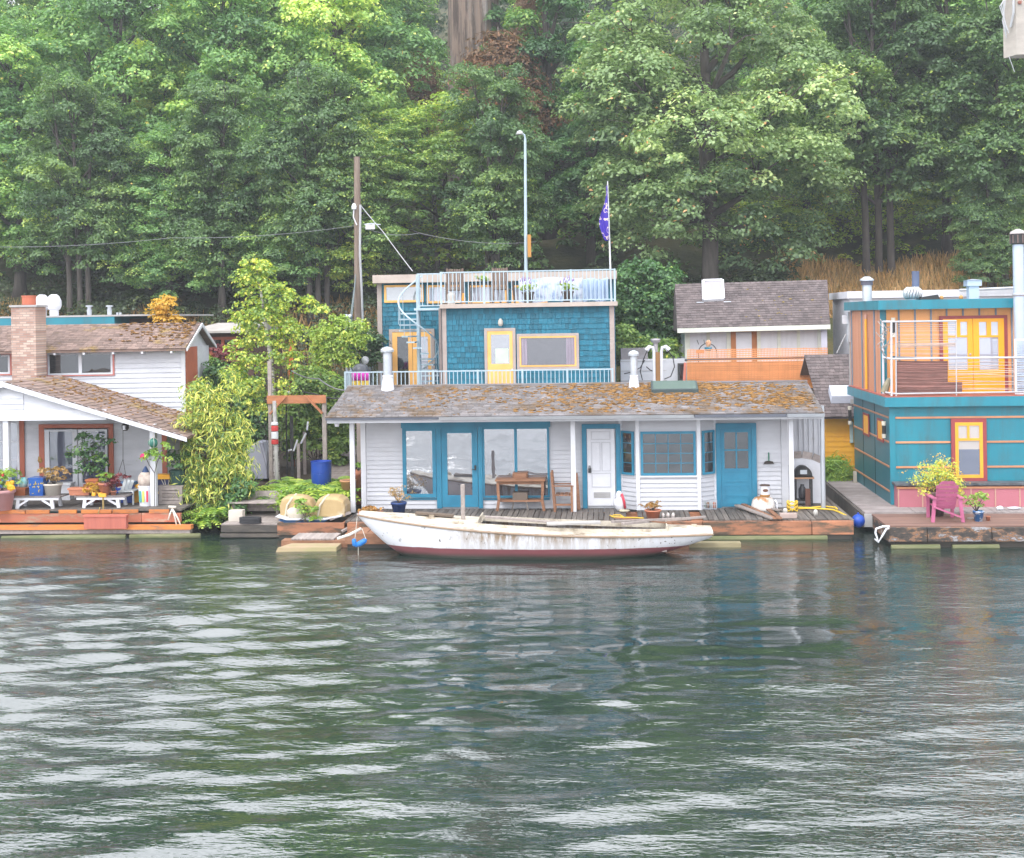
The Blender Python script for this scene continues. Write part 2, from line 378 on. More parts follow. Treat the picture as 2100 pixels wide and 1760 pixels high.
# ================================================================ water
def make_water():
    rng = np.random.default_rng(11)
    def axis(parts):
        a = []
        for s, e, st in parts: a += list(np.arange(s, e, st))
        return np.array(a)
    xs = axis([(-700, -60, 40), (-60, -24, 3), (-24, 16, .11), (16, 60, 3), (60, 721, 40)])
    ys = axis([(-500, -40, 40), (-40, 9, 2), (9, 20, .06), (20, 35, .085), (35, 50, .8), (50, 51, 1)])
    X, Y = np.meshgrid(xs, ys)
    Z = np.zeros_like(X); mod = np.zeros_like(X)
    gm = .5+.5*np.sin(X*.23+Y*.11+1.0)*np.sin(Y*.31-X*.07+.6)
    reg = .43+.60/(1+np.exp((X+5.0)/1.2))+.22*np.clip((12.5-Y)/3, 0, 1)*np.clip((3-X)/3, 0, 1)
    for i in range(44):
        lam = .30*(1.062**i) if i < 34 else rng.uniform(.4, 1.1)
        th = rng.normal(PI/2+.10, .36); k = 2*PI/lam
        sl = .042*(lam/1.1)**(-.15)
        a = sl/k*rng.uniform(.5, 1.15)
        ph = rng.uniform(0, 2*PI)
        warp = .35*np.sin(X*.5+i)+.3*np.sin(Y*.43+2*i)
        Z += a*np.sin(k*(X*np.cos(th)+Y*np.sin(th))+ph+warp)*(.45+.9*gm if lam < 1.2 else .8)
    calm = 1-.8*np.clip((Y-27)/5, 0, 1)
    edge = np.clip((Y-2)/9, 0, 1)*calm*((X > -23.5) & (X < 15.5))
    Z *= edge*reg
    nx, ny = len(xs), len(ys)
    v = np.stack([X.ravel(), Y.ravel(), Z.ravel()], 1)
    i = np.arange(ny-1)[:, None]*nx+np.arange(nx-1)[None, :]
    f = np.stack([i, i+1, i+nx+1, i+nx], -1).reshape(-1, 4)
    n = NT('lake_water')
    g = n.n('NewGeometry')
    sx = n.n('SeparateXYZ', i_Vector=g.outputs['Position']).outputs[0]; wide = n.math('ADD', n.ramp(n.math('MULTIPLY', n.math('ADD', sx, 8), .0625), [(.0, .8), (.22, .45), (.36, .22), (.58, .34), (.9, 1.)]), 0)
    mask = n.ramp(n.n('TexNoise', i_Vector=n.pos((.10, .16, 1)), i_Scale=1.0, i_Detail=3).outputs[0], [(.38, .2), (.6, 1.)])
    h1 = n.n('TexNoise', i_Vector=n.pos((2.2, 7.5, 1)), i_Scale=1.0, i_Detail=3, i_Roughness=.55, i_Distortion=.4).outputs[0]
    h2 = n.n('TexNoise', i_Vector=n.pos((7, 20, 1)), i_Scale=1.0, i_Detail=2, i_Roughness=.5).outputs[0]
    h = n.math('MULTIPLY', n.math('ADD', n.math('MULTIPLY', h1, .046), n.math('MULTIPLY', h2, .018)), n.math('MULTIPLY', mask, wide))
    bp = n.n('Bump', i_Height=h, i_Strength=1.0, i_Distance=1.0).outputs[0]
    m = n.done((.012, .026, .022), .03, bp, 0, .5, IOR=3.0)
    o = mesh_obj('water', v, f, m, None, None, True); kind(o, 'structure'); return o
make_water()

# ================================================================ terrain
def hz(x, y):
    z = np.interp(y, [42, 46, 50, 56, 61, 70, 85, 110, 150, 260], [-.6, .2, 1.4, 5.4, 7.2, 10.5, 17, 31, 44, 52])
    return z+.25*np.sin(x*.35+y*.2)+.2*np.sin(x*.9-y*.4)
def make_ground():
    xs = np.concatenate([np.arange(-160, -45, 8), np.arange(-45, 46, 1.0), np.arange(48, 161, 8)])
    ys = np.concatenate([np.arange(42, 75, .8), np.arange(75, 270, 4)])
    X, Y = np.meshgrid(xs, ys); Z = hz(X, Y)
    nx, ny = len(xs), len(ys); i = np.arange(ny-1)[:, None]*nx+np.arange(nx-1)[None, :]
    f = np.stack([i, i+1, i+nx+1, i+nx], -1).reshape(-1, 4)
    n = NT('hill_soil')
    c = n.ramp(n.noise(.5, 6), [(.3, (.025, .03, .012)), (.5, (.05, .055, .02)), (.7, (.10, .08, .03))])
    o = mesh_obj('hill', np.stack([X.ravel(), Y.ravel(), Z.ravel()], 1), f, n.done(c, .95, n.bump(n.noise(3, 5), .6, .2)), None, None, True)
    kind(o, 'structure')
make_ground()

# ================================================================ foliage
LM = dict(
    maple=leafmat('maple_leaves', [(0, (.022, .062, .025)), (.42, (.055, .125, .042)), (.75, (.115, .20, .06)), (.965, (.22, .29, .085)), (.985, (.34, .30, .05)), (1, (.42, .16, .07))], gain=3.1),
    grey=leafmat('greyish_maple_leaves', [(0, (.028, .062, .032)), (.45, (.07, .13, .055)), (.8, (.125, .20, .095)), (.95, (.20, .28, .13)), (.97, (.46, .20, .11)), (1, (.46, .17, .09))], gain=2.5),
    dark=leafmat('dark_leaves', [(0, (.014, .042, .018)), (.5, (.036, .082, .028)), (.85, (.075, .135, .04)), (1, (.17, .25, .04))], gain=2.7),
    light=leafmat('yellow_green_leaves', [(0, (.04, .10, .03)), (.5, (.10, .19, .045)), (.85, (.19, .30, .06)), (1, (.33, .36, .06))], gain=1.9),
    birch=leafmat('birch_leaves', [(0, (.08, .17, .035)), (.5, (.19, .32, .055)), (.85, (.34, .43, .075)), (1, (.52, .52, .10))], gain=1.5),
    bamboo=leafmat('bamboo_leaves', [(0, (.05, .12, .025)), (.4, (.15, .26, .045)), (.8, (.36, .42, .08)), (1, (.60, .52, .16))], gain=1.55),
    fern=leafmat('fern_fronds', [(0, (.04, .11, .02)), (.5, (.11, .22, .03)), (1, (.26, .36, .05))], gain=1.9),
    conif=leafmat('conifer_needles', [(0, (.010, .030, .022)), (.5, (.022, .055, .034)), (.9, (.05, .09, .045)), (1, (.08, .12, .05))], .15, gain=2.3),
    shade=leafmat('undergrowth_leaves', [(0, (.016, .035, .016)), (.5, (.035, .07, .025)), (.85, (.07, .12, .035)), (1, (.15, .2, .05))], gain=1.15),  # kept dark: the shade beneath the trees is put into the leaf colour
    brown=leafmat('brown_needles', [(0, (.07, .05, .02)), (.5, (.16, .095, .035)), (1, (.30, .14, .055))], .2, gain=0.95),
    ivy=leafmat('ivy_leaves', [(0, (.014, .05, .02)), (.5, (.03, .095, .03)), (.85, (.07, .16, .04)), (1, (.16, .25, .05))], gain=2.1),
    yellow=leafmat('yellow_leaves', [(0, (.35, .26, .03)), (.5, (.55, .40, .04)), (1, (.75, .55, .08))]),
    flower=leafmat('rhododendron_leaves', [(0, (.02, .07, .03)), (.6, (.05, .14, .05)), (.9, (.11, .21, .07)), (.93, (.75, .72, .70)), (1, (.8, .76, .74))]),
    red=leafmat('red_leaves', [(0, (.12, .02, .03)), (1, (.28, .06, .08))]),
    dry=leafmat('dry_grass_blades', [(0, (.12, .10, .03)), (.5, (.27, .20, .075)), (1, (.45, .30, .14))], .3, gain=1.35),
    orangefl=leafmat('autumn_flowers', [(0, (.12, .12, .03)), (.5, (.40, .22, .04)), (1, (.60, .42, .12))]),
)
BARK = M('dark_bark', (.06, .05, .045), (.11, .095, .085), .95, 3, (3, 3, .5), tint=.2, bump=.6, bs=8)
BARKG = M('grey_brown_bark', (.24, .18, .145), (.08, .06, .05), .95, 1.0, (5, 5, .4), lo=.44, hi=.56, tint=.2, bump=1.0, bs=2.5, grime=(.30, .27, .25), gs=.5, glo=.52, ghi=.6)
def kites(C, N, size, rng, asp=.62, droop=0.0):
    """One kite leaf per row: centre C, normal N."""
    n = len(C); r = rng.normal(size=(n, 3)); r[:, 2] -= droop
    a = r-N*(r*N).sum(1, keepdims=True); a /= np.linalg.norm(a, axis=1, keepdims=True)+1e-9
    b = np.cross(N, a); L = size*rng.uniform(.65, 1.3, (n, 1))
    P = np.stack([C-a*L*.5, C+b*L*asp*.5-a*L*.02+N*L*.06, C+a*L*.5-N*L*.10, C-b*L*asp*.5-a*L*.02+N*L*.06], 1)
    return P.reshape(-1, 3), np.arange(4*n).reshape(n, 4)
def clumps(rng, cen, out, nleaf, cr, leaf, flat=.5, dome=.55, up=.75, asp=.62, spread=.22, base=None, droop=0.):
    """Umbrella-shaped leaf clumps at centres cen with outward directions out."""
    m = len(cen); rad = cr*rng.uniform(.6, 1.35, m)
    d = rng.normal(size=(m, nleaf, 3)); d /= np.linalg.norm(d, axis=2, keepdims=True)
    rr = rng.uniform(.35, 1, (m, nleaf, 1))**.6
    d[..., 2] = np.abs(d[..., 2])*.9-.12
    off = d*rr*rad[:, None, None]; off[..., 2] *= flat
    off[..., 2] -= dome*(off[..., 0]**2+off[..., 1]**2)/rad[:, None]*.6
    C = (cen[:, None, :]+off+out[:, None, :]*rad[:, None, None]*.15).reshape(-1, 3)
    N = d*.55+np.array([0, 0, up])+out[:, None, :]*.25+rng.normal(size=d.shape)*.33
    N = (N/np.linalg.norm(N, axis=2, keepdims=True)).reshape(-1, 3)
    P, Fc = kites(C, N, leaf, rng, asp, droop)
    b = rng.normal(.46, .13, m) if base is None else base
    t = (b[:, None]+rng.normal(0, spread*.6, (m, nleaf))).ravel()
    odd = rng.random(len(t))
    t = np.clip(t, 0, .93); t = np.where(odd > .988, rng.uniform(.95, 1, len(t)), t)
    return P, Fc, t
def lobed(rng, lobes, n, inner=.62):
    L = np.array(lobes, dtype=float); wgt = (L[:, 3]*L[:, 5]+L[:, 4]*L[:, 5]+L[:, 3]*L[:, 4]); idx = rng.choice(len(L), n, p=wgt/wgt.sum())
    d = rng.normal(size=(n, 3)); d /= np.linalg.norm(d, axis=1, keepdims=True)
    flip = (d[:, 2] < -.35) & (rng.random(n) < .7); d[flip, 2] *= -1
    r = rng.uniform(inner, 1.06, (n, 1))
    return L[idx, :3]+d*L[idx, 3:]*r, d, idx
def trunk_mb(rng, h, r, lobes, lean=0.0, multi=1, r1=.35):
    m = MB()
    for k in range(multi):
        bx = 0 if multi == 1 else (k-(multi-1)/2)*r*3.2; ln = lean+(0 if multi == 1 else (k-(multi-1)/2)*.05)
        pts = [(bx+ln*h*u**1.5+.12*math.sin(5*u+k), .1*math.sin(4*u+2*k), h*u) for u in (0, .06, .2, .4, .6, .8, 1)]
        rs = [r*1.5, r*1.1, r, r*.85, r*.66, r*.45, r*.15]
        m.tube(pts, rs, 9, .5)
    for i, l in enumerate(lobes):
        u = min(.85, max(.25, (l[2]-l[5]*.9)/h*.9)); p0 = V((lean*h*u**1.5, 0, h*u)); p2 = V((l[0], l[1], l[2]+l[5]*.3))
        p1 = p0.lerp(p2, .45)+V((0, 0, -.06*(p2-p0).length)); q = p0.lerp(p2, .75)+V((.2*math.sin(i), .2*math.cos(i), 0))
        m.tube([p0, p1, q, p2], [r*.5, r*.36, r*.22, r*.06], 6, .4)
        for k in range(3):
            e = p2+V((rng.normal()*l[3]*.6, rng.normal()*l[4]*.6, rng.uniform(-.1, .6)*l[5])); mid = q.lerp(e, .5)+V((0, 0, .2))
            m.tube([q, mid, e], [r*.16, r*.1, .012], 5, .4)
    return m
def tree(name, label, base, h, r, lobes, ncl, nleaf, cr, leaf, lm, seed, group=None, lean=0, multi=1, bark=None, extra=0, **kw):
    rng = np.random.default_rng(seed); random.seed(seed)
    t = thing(name, label, 'tree', (0, 0, 0), group)
    trunk_mb(rng, h, r, lobes, lean, multi).build('trunk', bark or BARK, t, True)
    cen, out, idx = lobed(rng, lobes, ncl)
    lb = rng.normal(.46, .15, len(lobes))
    zt = cen[:, 2]; base_t = lb[idx]+rng.normal(0, .10, ncl)
    P, Fc, ti = clumps(rng, cen, out, nleaf, cr, leaf, base=base_t, **kw)
    mesh_obj('crown', P, Fc, LM[lm], t, ti)
    t.location = base; return t
def blobs(seed, W, D, H, z0, n, rmin, rmax):
    """Lobes spread through a rounded crown W x D x H starting z0 above the ground."""
    rng = np.random.default_rng(seed); out = []
    for i in range(n):
        u = (i+.5)/n; z = z0+H*(.1+.82*u); wid = math.sin(PI*min(1, .22+.72*u))**.7
        a = i*2.4+rng.uniform(-.5, .5); rr = rng.uniform(.35, .72)
        q = rng.uniform(rmin, rmax)*(1.1-.35*u)
        out.append((math.cos(a)*W/2*rr*wid, math.sin(a)*D/2*rr*wid, z, q, q, q*.72))
    return out
def gz(x, y): return float(hz(np.array(x), np.array(y)))
def on_hill(x, y, Y):   # where the pixel column x stands on the hill at depth Y
    p = at(x, y, Y); return V((p.x, Y, gz(p.x, Y)-.15))
# prototypes, one of each kind
def proto(kindname, label, seed, W, D, H, z0, nl, rmin, rmax, tr, ncl, nleaf, cr, leaf, lm, **kw):
    return tree(kindname, label, (0, 0, 0), z0+H*.9, tr, blobs(seed, W, D, H, z0, nl, rmin, rmax), ncl, nleaf, cr, leaf, lm, seed, **kw)
MAPLES = []
PR = dict(
    a=proto('maple_tree', 'x', 21, 9.5, 8, 13.6, 1.1, 18, 1.7, 2.5, .26, 600, 125, .74, .185, 'maple', flat=.82, dome=.34, up=.55),
    b=proto('maple_tree', 'x', 22, 10.5, 8, 14.2, 1.4, 19, 1.7, 2.6, .28, 660, 125, .76, .19, 'maple', flat=.82, dome=.34, up=.55),
    g=proto('maple_tree', 'x', 23, 12.5, 9, 15.6, 1.0, 25, 1.8, 2.7, .32, 860, 125, .74, .18, 'grey', flat=.82, dome=.34, up=.55),
    d=proto('dark_maple_tree', 'x', 24, 9.5, 7, 12.6, 2.6, 17, 1.5, 2.3, .17, 560, 115, .70, .18, 'dark', multi=3, flat=.7, dome=.4, up=.6),
    l=proto('cottonwood_tree', 'x', 25, 9.0, 7, 9.9, 1.0, 17, 1.3, 2.0, .13, 540, 80, .60, .15, 'light', multi=2, dome=.2, spread=.35),
)
def conifer(label, seed, H, R, lm='conif', ncl=520, lo=.10):
    rng = np.random.default_rng(seed); t = thing('conifer_tree', label, 'tree')
    m = MB(); m.tube([(0, 0, 0), (.1, 0, H*.3), (0, .1, H*.7), (0, 0, H)], [.45, .36, .2, .03], 9, .5)
    cs, os_ = [], []
    for i in range(ncl):
        u = rng.random()**.8; z = H*(lo+(.98-lo)*u); rr = R*(1-u)**.75*rng.uniform(.35, 1)+.2; a = rng.uniform(0, 2*PI)
        cs.append((math.cos(a)*rr, math.sin(a)*rr, z-rr*.28)); os_.append((math.cos(a), math.sin(a), -.3))
        if i % 6 == 0: m.tube([(0, 0, z), cs[-1]], [.06, .015], 5, .4)
    m.build('trunk', BARK, t, True)
    P, Fc, ti = clumps(rng, np.array(cs), np.array(os_), 55, .85, .26, flat=.3, dome=.8, up=.5, asp=.28, droop=.8)
    mesh_obj('crown', P, Fc, LM[lm], t, ti); return t
PR['c'] = conifer('x', 31, 22, 4.2)
PR['c2'] = conifer('x', 32, 20, 3.4, 'conif', 430)
PR['br'] = conifer('x', 33, 12.5, 2.9, 'brown', 230, .5)
PR['iv'] = proto('ivy_clad_tree', 'x', 34, 5.0, 4.5, 15, .6, 14, 1.1, 1.6, .3, 420, 80, .6, .2, 'ivy', dome=.9)
USED = set()
def plant(k, x, Y, label, sc=1, rz=0, group='trees on the slope behind the houses', dz=0):
    p = on_hill(x, 600, Y); p.z += dz
    if k not in USED:
        USED.add(k); o = PR[k]; o.location = p; o.rotation_euler = (0, 0, rz); o.scale = sc if hasattr(sc, '__len__') else (sc,)*3
        o['label'] = label; o['group'] = group; return o
    return dup(PR[k], p, rz, label, sc, group)
# front row, left to right
plant('a', 40, 60, 'dark bluish green maple at the left edge, low crown above the brick chimney', (1.0, 1, .92), .4)
plant('b', 250, 63, 'tall maple with pale yellow green top behind the red-roofed chimney house', (1.05, 1, 1.10), 0)
plant('a', 480, 64, 'leafy green maple standing between the pale-topped maple and the utility pole', (1.0, 1, 1.12), 2.1)
plant('b', 690, 66, 'bright green maple rising highest above the utility pole', (1.12, 1, 1.22), 3.5)
plant('l', 905, 60, 'loose yellow green tree directly behind the blue shingled house', (1.08, 1, .90), .3)
plant('l', 740, 57, 'thin yellow green tree whose leaves surround the utility pole', (.62, .8, .88), 2.2)
plant('g', 1455, 57.5, 'big round greyish green maple with orange seed clusters behind the steep dark roof', (1.12, 1.05, 1.10), .2)
plant('a', 1660, 68, 'maple half hidden behind the right flank of the big round maple', (.75, .9, 1.0), 2.5)
plant('d', 1800, 62, 'dark maple with three slim trunks in the dry grass', (1.0, 1, 1.08), .1)
plant('d', 1945, 64, 'dark maple with a leaning forked trunk behind the turbine vent', (1.05, 1, 1.12), 1.4)
plant('d', 2090, 60, 'dark maple at the right edge behind the tall stovepipe', (.95, 1, .98), 2.9)
plant('d', 2035, 58.5, 'small dark maple in front of the dry grass left of the stovepipe', (.36, .5, .5), 3.9, dz=-.7)
for i, (x, lab) in enumerate(((160, 'slim shaded maple with bare lower trunks behind the roof ridge of the gabled house'), (455, 'slim shaded maple with bare lower trunks left of the birch top'), (655, 'slim shaded maple with bare lower trunks just left of the utility pole'), (1010, 'slim shaded maple with bare lower trunks behind the roof terrace chairs'))):
    plant('d', x, 56.5+.6*(i % 2), lab, (.72, .7, .80), 1.7*i+.4)
plant('a', -60, 66, 'maple crown cut by the left edge of the view, upper half only', (1.1, 1, 1.05), 4.2)
plant('a', 345, 58, 'small shaded maple in front of the pale-topped maple, trunk visible', (.62, .7, .62), 5.2)
plant('a', 580, 58, 'low dark maple over the birch tree, its trunk in shade', (.66, .7, .62), 3.2)
for i, (x, lab) in enumerate(((-20, 'maple on the upper slope at the left edge'), (150, 'maple on the upper slope behind the bluish green maple'), (370, 'maple on the upper slope behind the pale-topped maple'), (570, 'maple on the upper slope left of the bright green maple'), (790, 'maple on the upper slope just left of the huge trunk'), (1300, 'maple on the upper slope behind the left flank of the big round maple'), (1560, 'maple on the upper slope behind the big round maple'), (1760, 'maple on the upper slope between round maple and dark maples'), (1900, 'maple on the upper slope behind the three-trunk maple'), (2060, 'maple on the upper slope at the right edge'))):
    plant('c2' if 1250 < x < 1800 else 'ab'[i % 2], x, 76+3*(i % 3), lab.replace('maple on', 'conifer on') if 1250 < x < 1800 else lab, (1.15, 1, 1.0+.1*(i % 2)), 1.1*i, 'trees on the upper slope')
# ivy and conifers on the slope
plant('iv', 1130, 68, 'ivy-clad trunk right of the lamp post, narrow and dark', (1, 1, 1.1), .5)
plant('iv', 1215, 64, 'ivy-draped tree leaning against the big round maple', (.8, .8, .78), 1.5)
plant('iv', 1065, 74, 'tall ivy column below the brown conifer boughs', (.9, .9, 1.15), 2.5)
for i, (x, Y, sx, sz, lab) in enumerate([
        (60, 84, 1.1, 1.1, 'dark conifer in the top left corner, furthest left of the conifers'), (190, 88, 1.0, 1.15, 'dark conifer behind the gap over the pale-topped maple'),
        (800, 86, 1.0, 1.2, 'dark conifer just left of the huge trunk'), (1110, 84, 1.05, 1.2, 'dark conifer just right of the huge trunk'),
        (1190, 78, .9, 1.0, 'dark conifer touching the left side of the big round maple'), (1330, 92, 1.1, 1.15, 'conifer hidden behind the top of the big round maple'),
        (1700, 86, 1.0, 1.15, 'dark conifer in the gap between the big round maple and the right maples'), (420, 94, 1.15, 1.1, 'conifer top behind the left maples'),
        (600, 96, 1.1, 1.2, 'conifer top behind the bright green maple'), (1860, 92, 1.1, 1.1, 'conifer behind the dark maple with three trunks'),
        (2030, 90, 1.1, 1.05, 'conifer behind the right edge maples'), (-90, 92, 1.1, 1.0, 'conifer beyond the left edge of the view'), (960, 98, 1.1, 1.25, 'conifer behind the huge trunk'),
        (1540, 98, 1.1, 1.1, 'furthest conifer up the slope, right of centre'), (8, 100, 1.4, 1.35, 'tall far conifer filling the top left corner')]):
    plant('c' if i % 2 == 0 else 'c2', x, Y, lab, (sx, sx, sz), i*1.3, 'conifers up the slope')
plant('br', 1030, 66, 'rust brown conifer boughs hanging in front of the huge trunk foot', (1.25, 1.0, .98), .3, 'browning conifers', 0)
plant('br', 872, 71, 'small rust brown conifer left of the huge trunk', (.5, .6, .85), 1.3, 'browning conifers', 0)
plant('br', 1095, 70, 'thin rust brown conifer right of the huge trunk', (.5, .6, 1.15), 2.3, 'browning conifers', 0)
# huge trunk
b = on_hill(972, 200, 75); t = thing('huge_tree', 'huge grey brown fluted trunk rising out of the top of the view', 'tree', b)
m = MB(); rng = np.random.default_rng(5); n = 40; zs = [0, 2, 4, 6, 9, 12, 16, 20, 25]; vs = []; fs = []
for i, z in enumerate(zs):
    R0 = 1.58-.018*z+.5*math.exp(-z/1.5)
    for k in range(n):
        a = 2*PI*k/n; q = 1+.10*math.sin(7*a+.1*z)+.07*math.sin(13*a+1.3+.05*z)+.03*rng.normal(); vs.append((b.x+math.cos(a)*R0*q, b.y+math.sin(a)*R0*q, b.z+z))
for i in range(len(zs)-1):
    for k in range(n): fs.append((i*n+k, i*n+(k+1) % n, (i+1)*n+(k+1) % n, (i+1)*n+k))
m.add(vs, fs, .5).build('trunk', BARKG, t, True)
rng = np.random.default_rng(77); cen, out, _ = lobed(rng, [(b.x+1, b.y, b.z+24, 4, 4, 4), (b.x-2, b.y+1, b.z+27, 4, 4, 3)], 160)
P, Fc, ti = clumps(rng, cen, out, 50, .9, .28, flat=.4, dome=.8); mesh_obj('crown', P, Fc, LM['conif'], t, ti)
# undergrowth: masses of leaves low on the slope
def leafmass(name, label, seed, fn, n, nleaf, cr, leaf, lm, cat='undergrowth', **kw):
    rng = np.random.default_rng(seed); cen = np.array([fn(rng) for _ in range(n)]); out = np.tile(np.array([0, -.5, .4]), (n, 1))
    P, Fc, ti = clumps(rng, cen, out, nleaf, cr, leaf, **kw); o = mesh_obj(name, P, Fc, LM[lm], None, ti)
    kind(tag(o, label, cat), 'stuff'); return o
def low(x0, x1, y0, y1, hmax):
    def f(r):
        x, y = r.uniform(x0, x1), r.uniform(y0, y1); return (x, y, gz(x, y)+r.uniform(0, hmax)**1)
    return f
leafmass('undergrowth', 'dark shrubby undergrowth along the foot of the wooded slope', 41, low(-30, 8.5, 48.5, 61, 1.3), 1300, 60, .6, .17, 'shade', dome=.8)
def low2(r):
    x, y = r.uniform(-45, 45), r.uniform(62, 96)
    if x > 5 and y < 76: y += 14
    return (x, y, gz(x, y)+r.uniform(0, 3))
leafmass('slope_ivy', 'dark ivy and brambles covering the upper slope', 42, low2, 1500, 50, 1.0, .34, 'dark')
leafmass('bright_brambles', 'brambles lightened to a bright green beneath the right maples', 43, low(5, 24, 63.5, 74, 3.2), 700, 50, .6, .17, 'birch')  # paler leaf colour puts light into brambles that the canopy shades
def grass(name, label, seed, x0, x1, y0, y1, n, h, lm):
    rng = np.random.default_rng(seed); x = rng.uniform(x0, x1, n); y = rng.uniform(y0, y1, n); z = hz(x, y)
    a = rng.uniform(0, PI, n); H = h*rng.uniform(.5, 1.2, n); w_ = .03
    lean = rng.normal(0, .25, (n, 2))*H[:, None]
    B = np.stack([x, y, z-.05], 1); dx = np.stack([np.cos(a)*w_, np.sin(a)*w_, 0*a], 1); T = B+np.stack([lean[:, 0], lean[:, 1], H], 1)
    P = np.stack([B-dx, B+dx, T+dx*.3, T-dx*.3], 1).reshape(-1, 3)
    kind(tag(mesh_obj(name, P, np.arange(4*n).reshape(n, 4), LM[lm], None, rng.random(n)), label, 'grass'), 'stuff')
grass('dry_grass', 'tall dry orange tan grass beneath the right hand trees', 44, 8, 24, 56, 63.5, 16000, .55, 'dry')
grass('dry_grass', 'thin dry grass on the shaded bank behind the left houses', 45, -32, -2, 53, 58, 9000, .55, 'dry')

# ================================================================ thin haze volume added to lift the dark tones
hm = bpy.data.materials.new('tone_lift_haze'); hm.use_nodes = True; ht = hm.node_tree; ht.nodes.clear(); ho = ht.nodes.new('ShaderNodeOutputMaterial'); hv = ht.nodes.new('ShaderNodeVolumePrincipled'); hv.inputs['Color'].default_value = (.88, .93, 1, 1); hv.inputs['Density'].default_value = .0010; hv.inputs['Anisotropy'].default_value = .2; ht.links.new(hv.outputs[0], ho.inputs['Volume'])
kind(tag(MB().box(-170, 170, -60, 262, -3, 95).build('haze', hm), 'thin pale haze added over the lake and slope to lift the dark tones', 'haze'), 'stuff')
SC.cycles.volume_bounces = 0
# ================================================================ the long pale grey floating house in the middle
FY = 34.3; DZ = .47
ROOFG = M('grey_moss_roof', (.205, .19, .195), (.125, .115, .115), .9, 1.6, tint=.5, bump=.4, bs=25, grime=(.14, .095, .06), gs=1.1, glo=.50, ghi=.62)
MOSS = M('orange_moss', (.27, .135, .03), (.13, .075, .03), .95, 6, tint=.7, bump=.3, bs=30)
wh = thing('floating_house', 'long pale grey clapboard floating house with blue trim and mossy roof', 'house', (-1, FY, .2))
xl, xr = A('R4', 318, 750, FY).x, A('R5', 1664, 700, FY).x
b = MB(); b.box(xl+.05, xr-.05, FY+.012, 38.6, .25, 3.02); b.prism([(FY+.1, 3.02), (38.5, 3.02), (36.1, 3.60)], xl+.05, xr-.05, 'x'); b.build('wall', LILAC, wh)
siding(wh, 'siding', A('R4', 358, 750, FY).x, A('R5', 443, 700, FY).x, DZ, 3.0, FY, LILAC, .118)
siding(wh, 'siding', A('R5', 1132, 700, FY).x, A('R5', 1612, 700, FY).x, DZ, 3.0, FY, LILAC, .118)
MB().box(xl, A('R4', 356, 750, FY).x, FY-.03, FY+.011, DZ, 3.02).build('corner_board', TRIMW, wh)
MB().box(A('R5', 1614, 700, FY).x, xr, FY-.03, FY+.011, DZ, 3.02).build('corner_board', LILAC, wh)
MB().box(xl-.30, xl-.004, 36.0, 38.4, .3, 2.95).build('side_annex', TAUPE, wh)
MB().box(xl-.22, xl-.05, 35.955, 35.998, .9, 2.9).build('annex_trim', BLUE, wh)
# roof
ex0, ex1, EY, EZ, RY, RZ = -7.66, 5.36, 33.15, 3.07, 36.1, 3.73
rf = MB().prism([(EY, EZ-.05), (EY, EZ), (RY, RZ), (39.0, EZ), (39.0, EZ-.06), (RY, RZ-.07)], ex0, ex1, 'x').build('roof', ROOFG, wh)
m = MB(); shingles(m, (ex0-.01, EY-.03, EZ), (ex1+.01, EY-.03, EZ), (ex1+.01, RY, RZ+.005), (ex0-.01, RY, RZ+.005), 21, 62, .016); m.build('shingle', ROOFG, rf)
m = MB(); m.prism([(RY-.14, RZ-.005), (RY, RZ+.035), (RY+.14, RZ-.005)], ex0-.02, ex1+.02, 'x'); m.build('ridge_cap', ROOFG, rf)
random.seed(3); m = MB(); rng = np.random.default_rng(3)
hot = [(rng.uniform(-6.5, 5.2), rng.uniform(.05, .98), rng.uniform(.25, .8)) for _ in range(60)]+[(rng.uniform(-1.5, 5.2), rng.uniform(.3, .95), rng.uniform(.4, .9)) for _ in range(85)]+[(rng.uniform(0.2, 3.2), rng.uniform(.6, .97), .5) for _ in range(30)]
for hx, hv, hr in hot:
    for _ in range(int(16*hr)+3):
        x = hx+rng.normal()*hr*.8; v = hv+rng.normal()*hr*.10
        if not (ex0+.1 < x < ex1-.1 and .02 < v < .99): continue
        s = rng.uniform(.02, .07); y = EY+(RY-EY)*v; z = EZ+(RZ-EZ)*v
        m.blob((x, y, z+.018), s*1.3, s, s*.4, 6, 3, .3)
for _ in range(420):
    v = rng.random(); s = rng.uniform(.012, .035); m.blob((rng.uniform(ex0+.1, ex1-.1), EY+(RY-EY)*v, EZ+(RZ-EZ)*v+.016), s*1.4, s, s*.5, 5, 3, .3)
kind(m.build('moss', MOSS, rf), 'stuff')
MB().box(ex0+.02, ex1-.02, EY+.03, EY+.06, EZ-.16, EZ-.055).build('fascia', LILAC, rf)
m = MB(); gx0 = A('R4', 920, 365, EY).x
m.prism([(EY-.06, EZ-.10), (EY+.02, EZ-.10), (EY+.02, EZ-.02), (EY-.09, EZ-.02)], gx0, A('R5', 975, 330, EY).x, 'x', .5)
m.prism([(EY-.06, EZ-.10), (EY+.02, EZ-.10), (EY+.02, EZ-.02), (EY-.09, EZ-.02)], A('R5', 1655, 330, EY).x, ex1, 'x', .5)
m.build('gutter', METAL, rf)
m = MB(); m.box(ex0, gx0, EY-.045, EY+.02, EZ-.075, EZ-.02); m.build('gutter', M('dark_gutter', (.10, .11, .14), rough=.5), rf); m = MB(); m.box(A('R5', 980, 330, EY).x, A('R5', 1650, 330, EY).x, EY-.07, EY+.02, EZ-.09, EZ-.02)
m.build('gutter', M('dark_gutter', (.10, .11, .14), rough=.5), rf)
for g, x, y in (('R4', 252, 750), ('R5', 98, 700), ('R5', 1686, 680)):
    c = A(g, x, y, 33.7); MB().box(c.x-.06, c.x+.06, 33.64, 33.76, DZ, EZ-.03).build('post', TRIMW, wh)
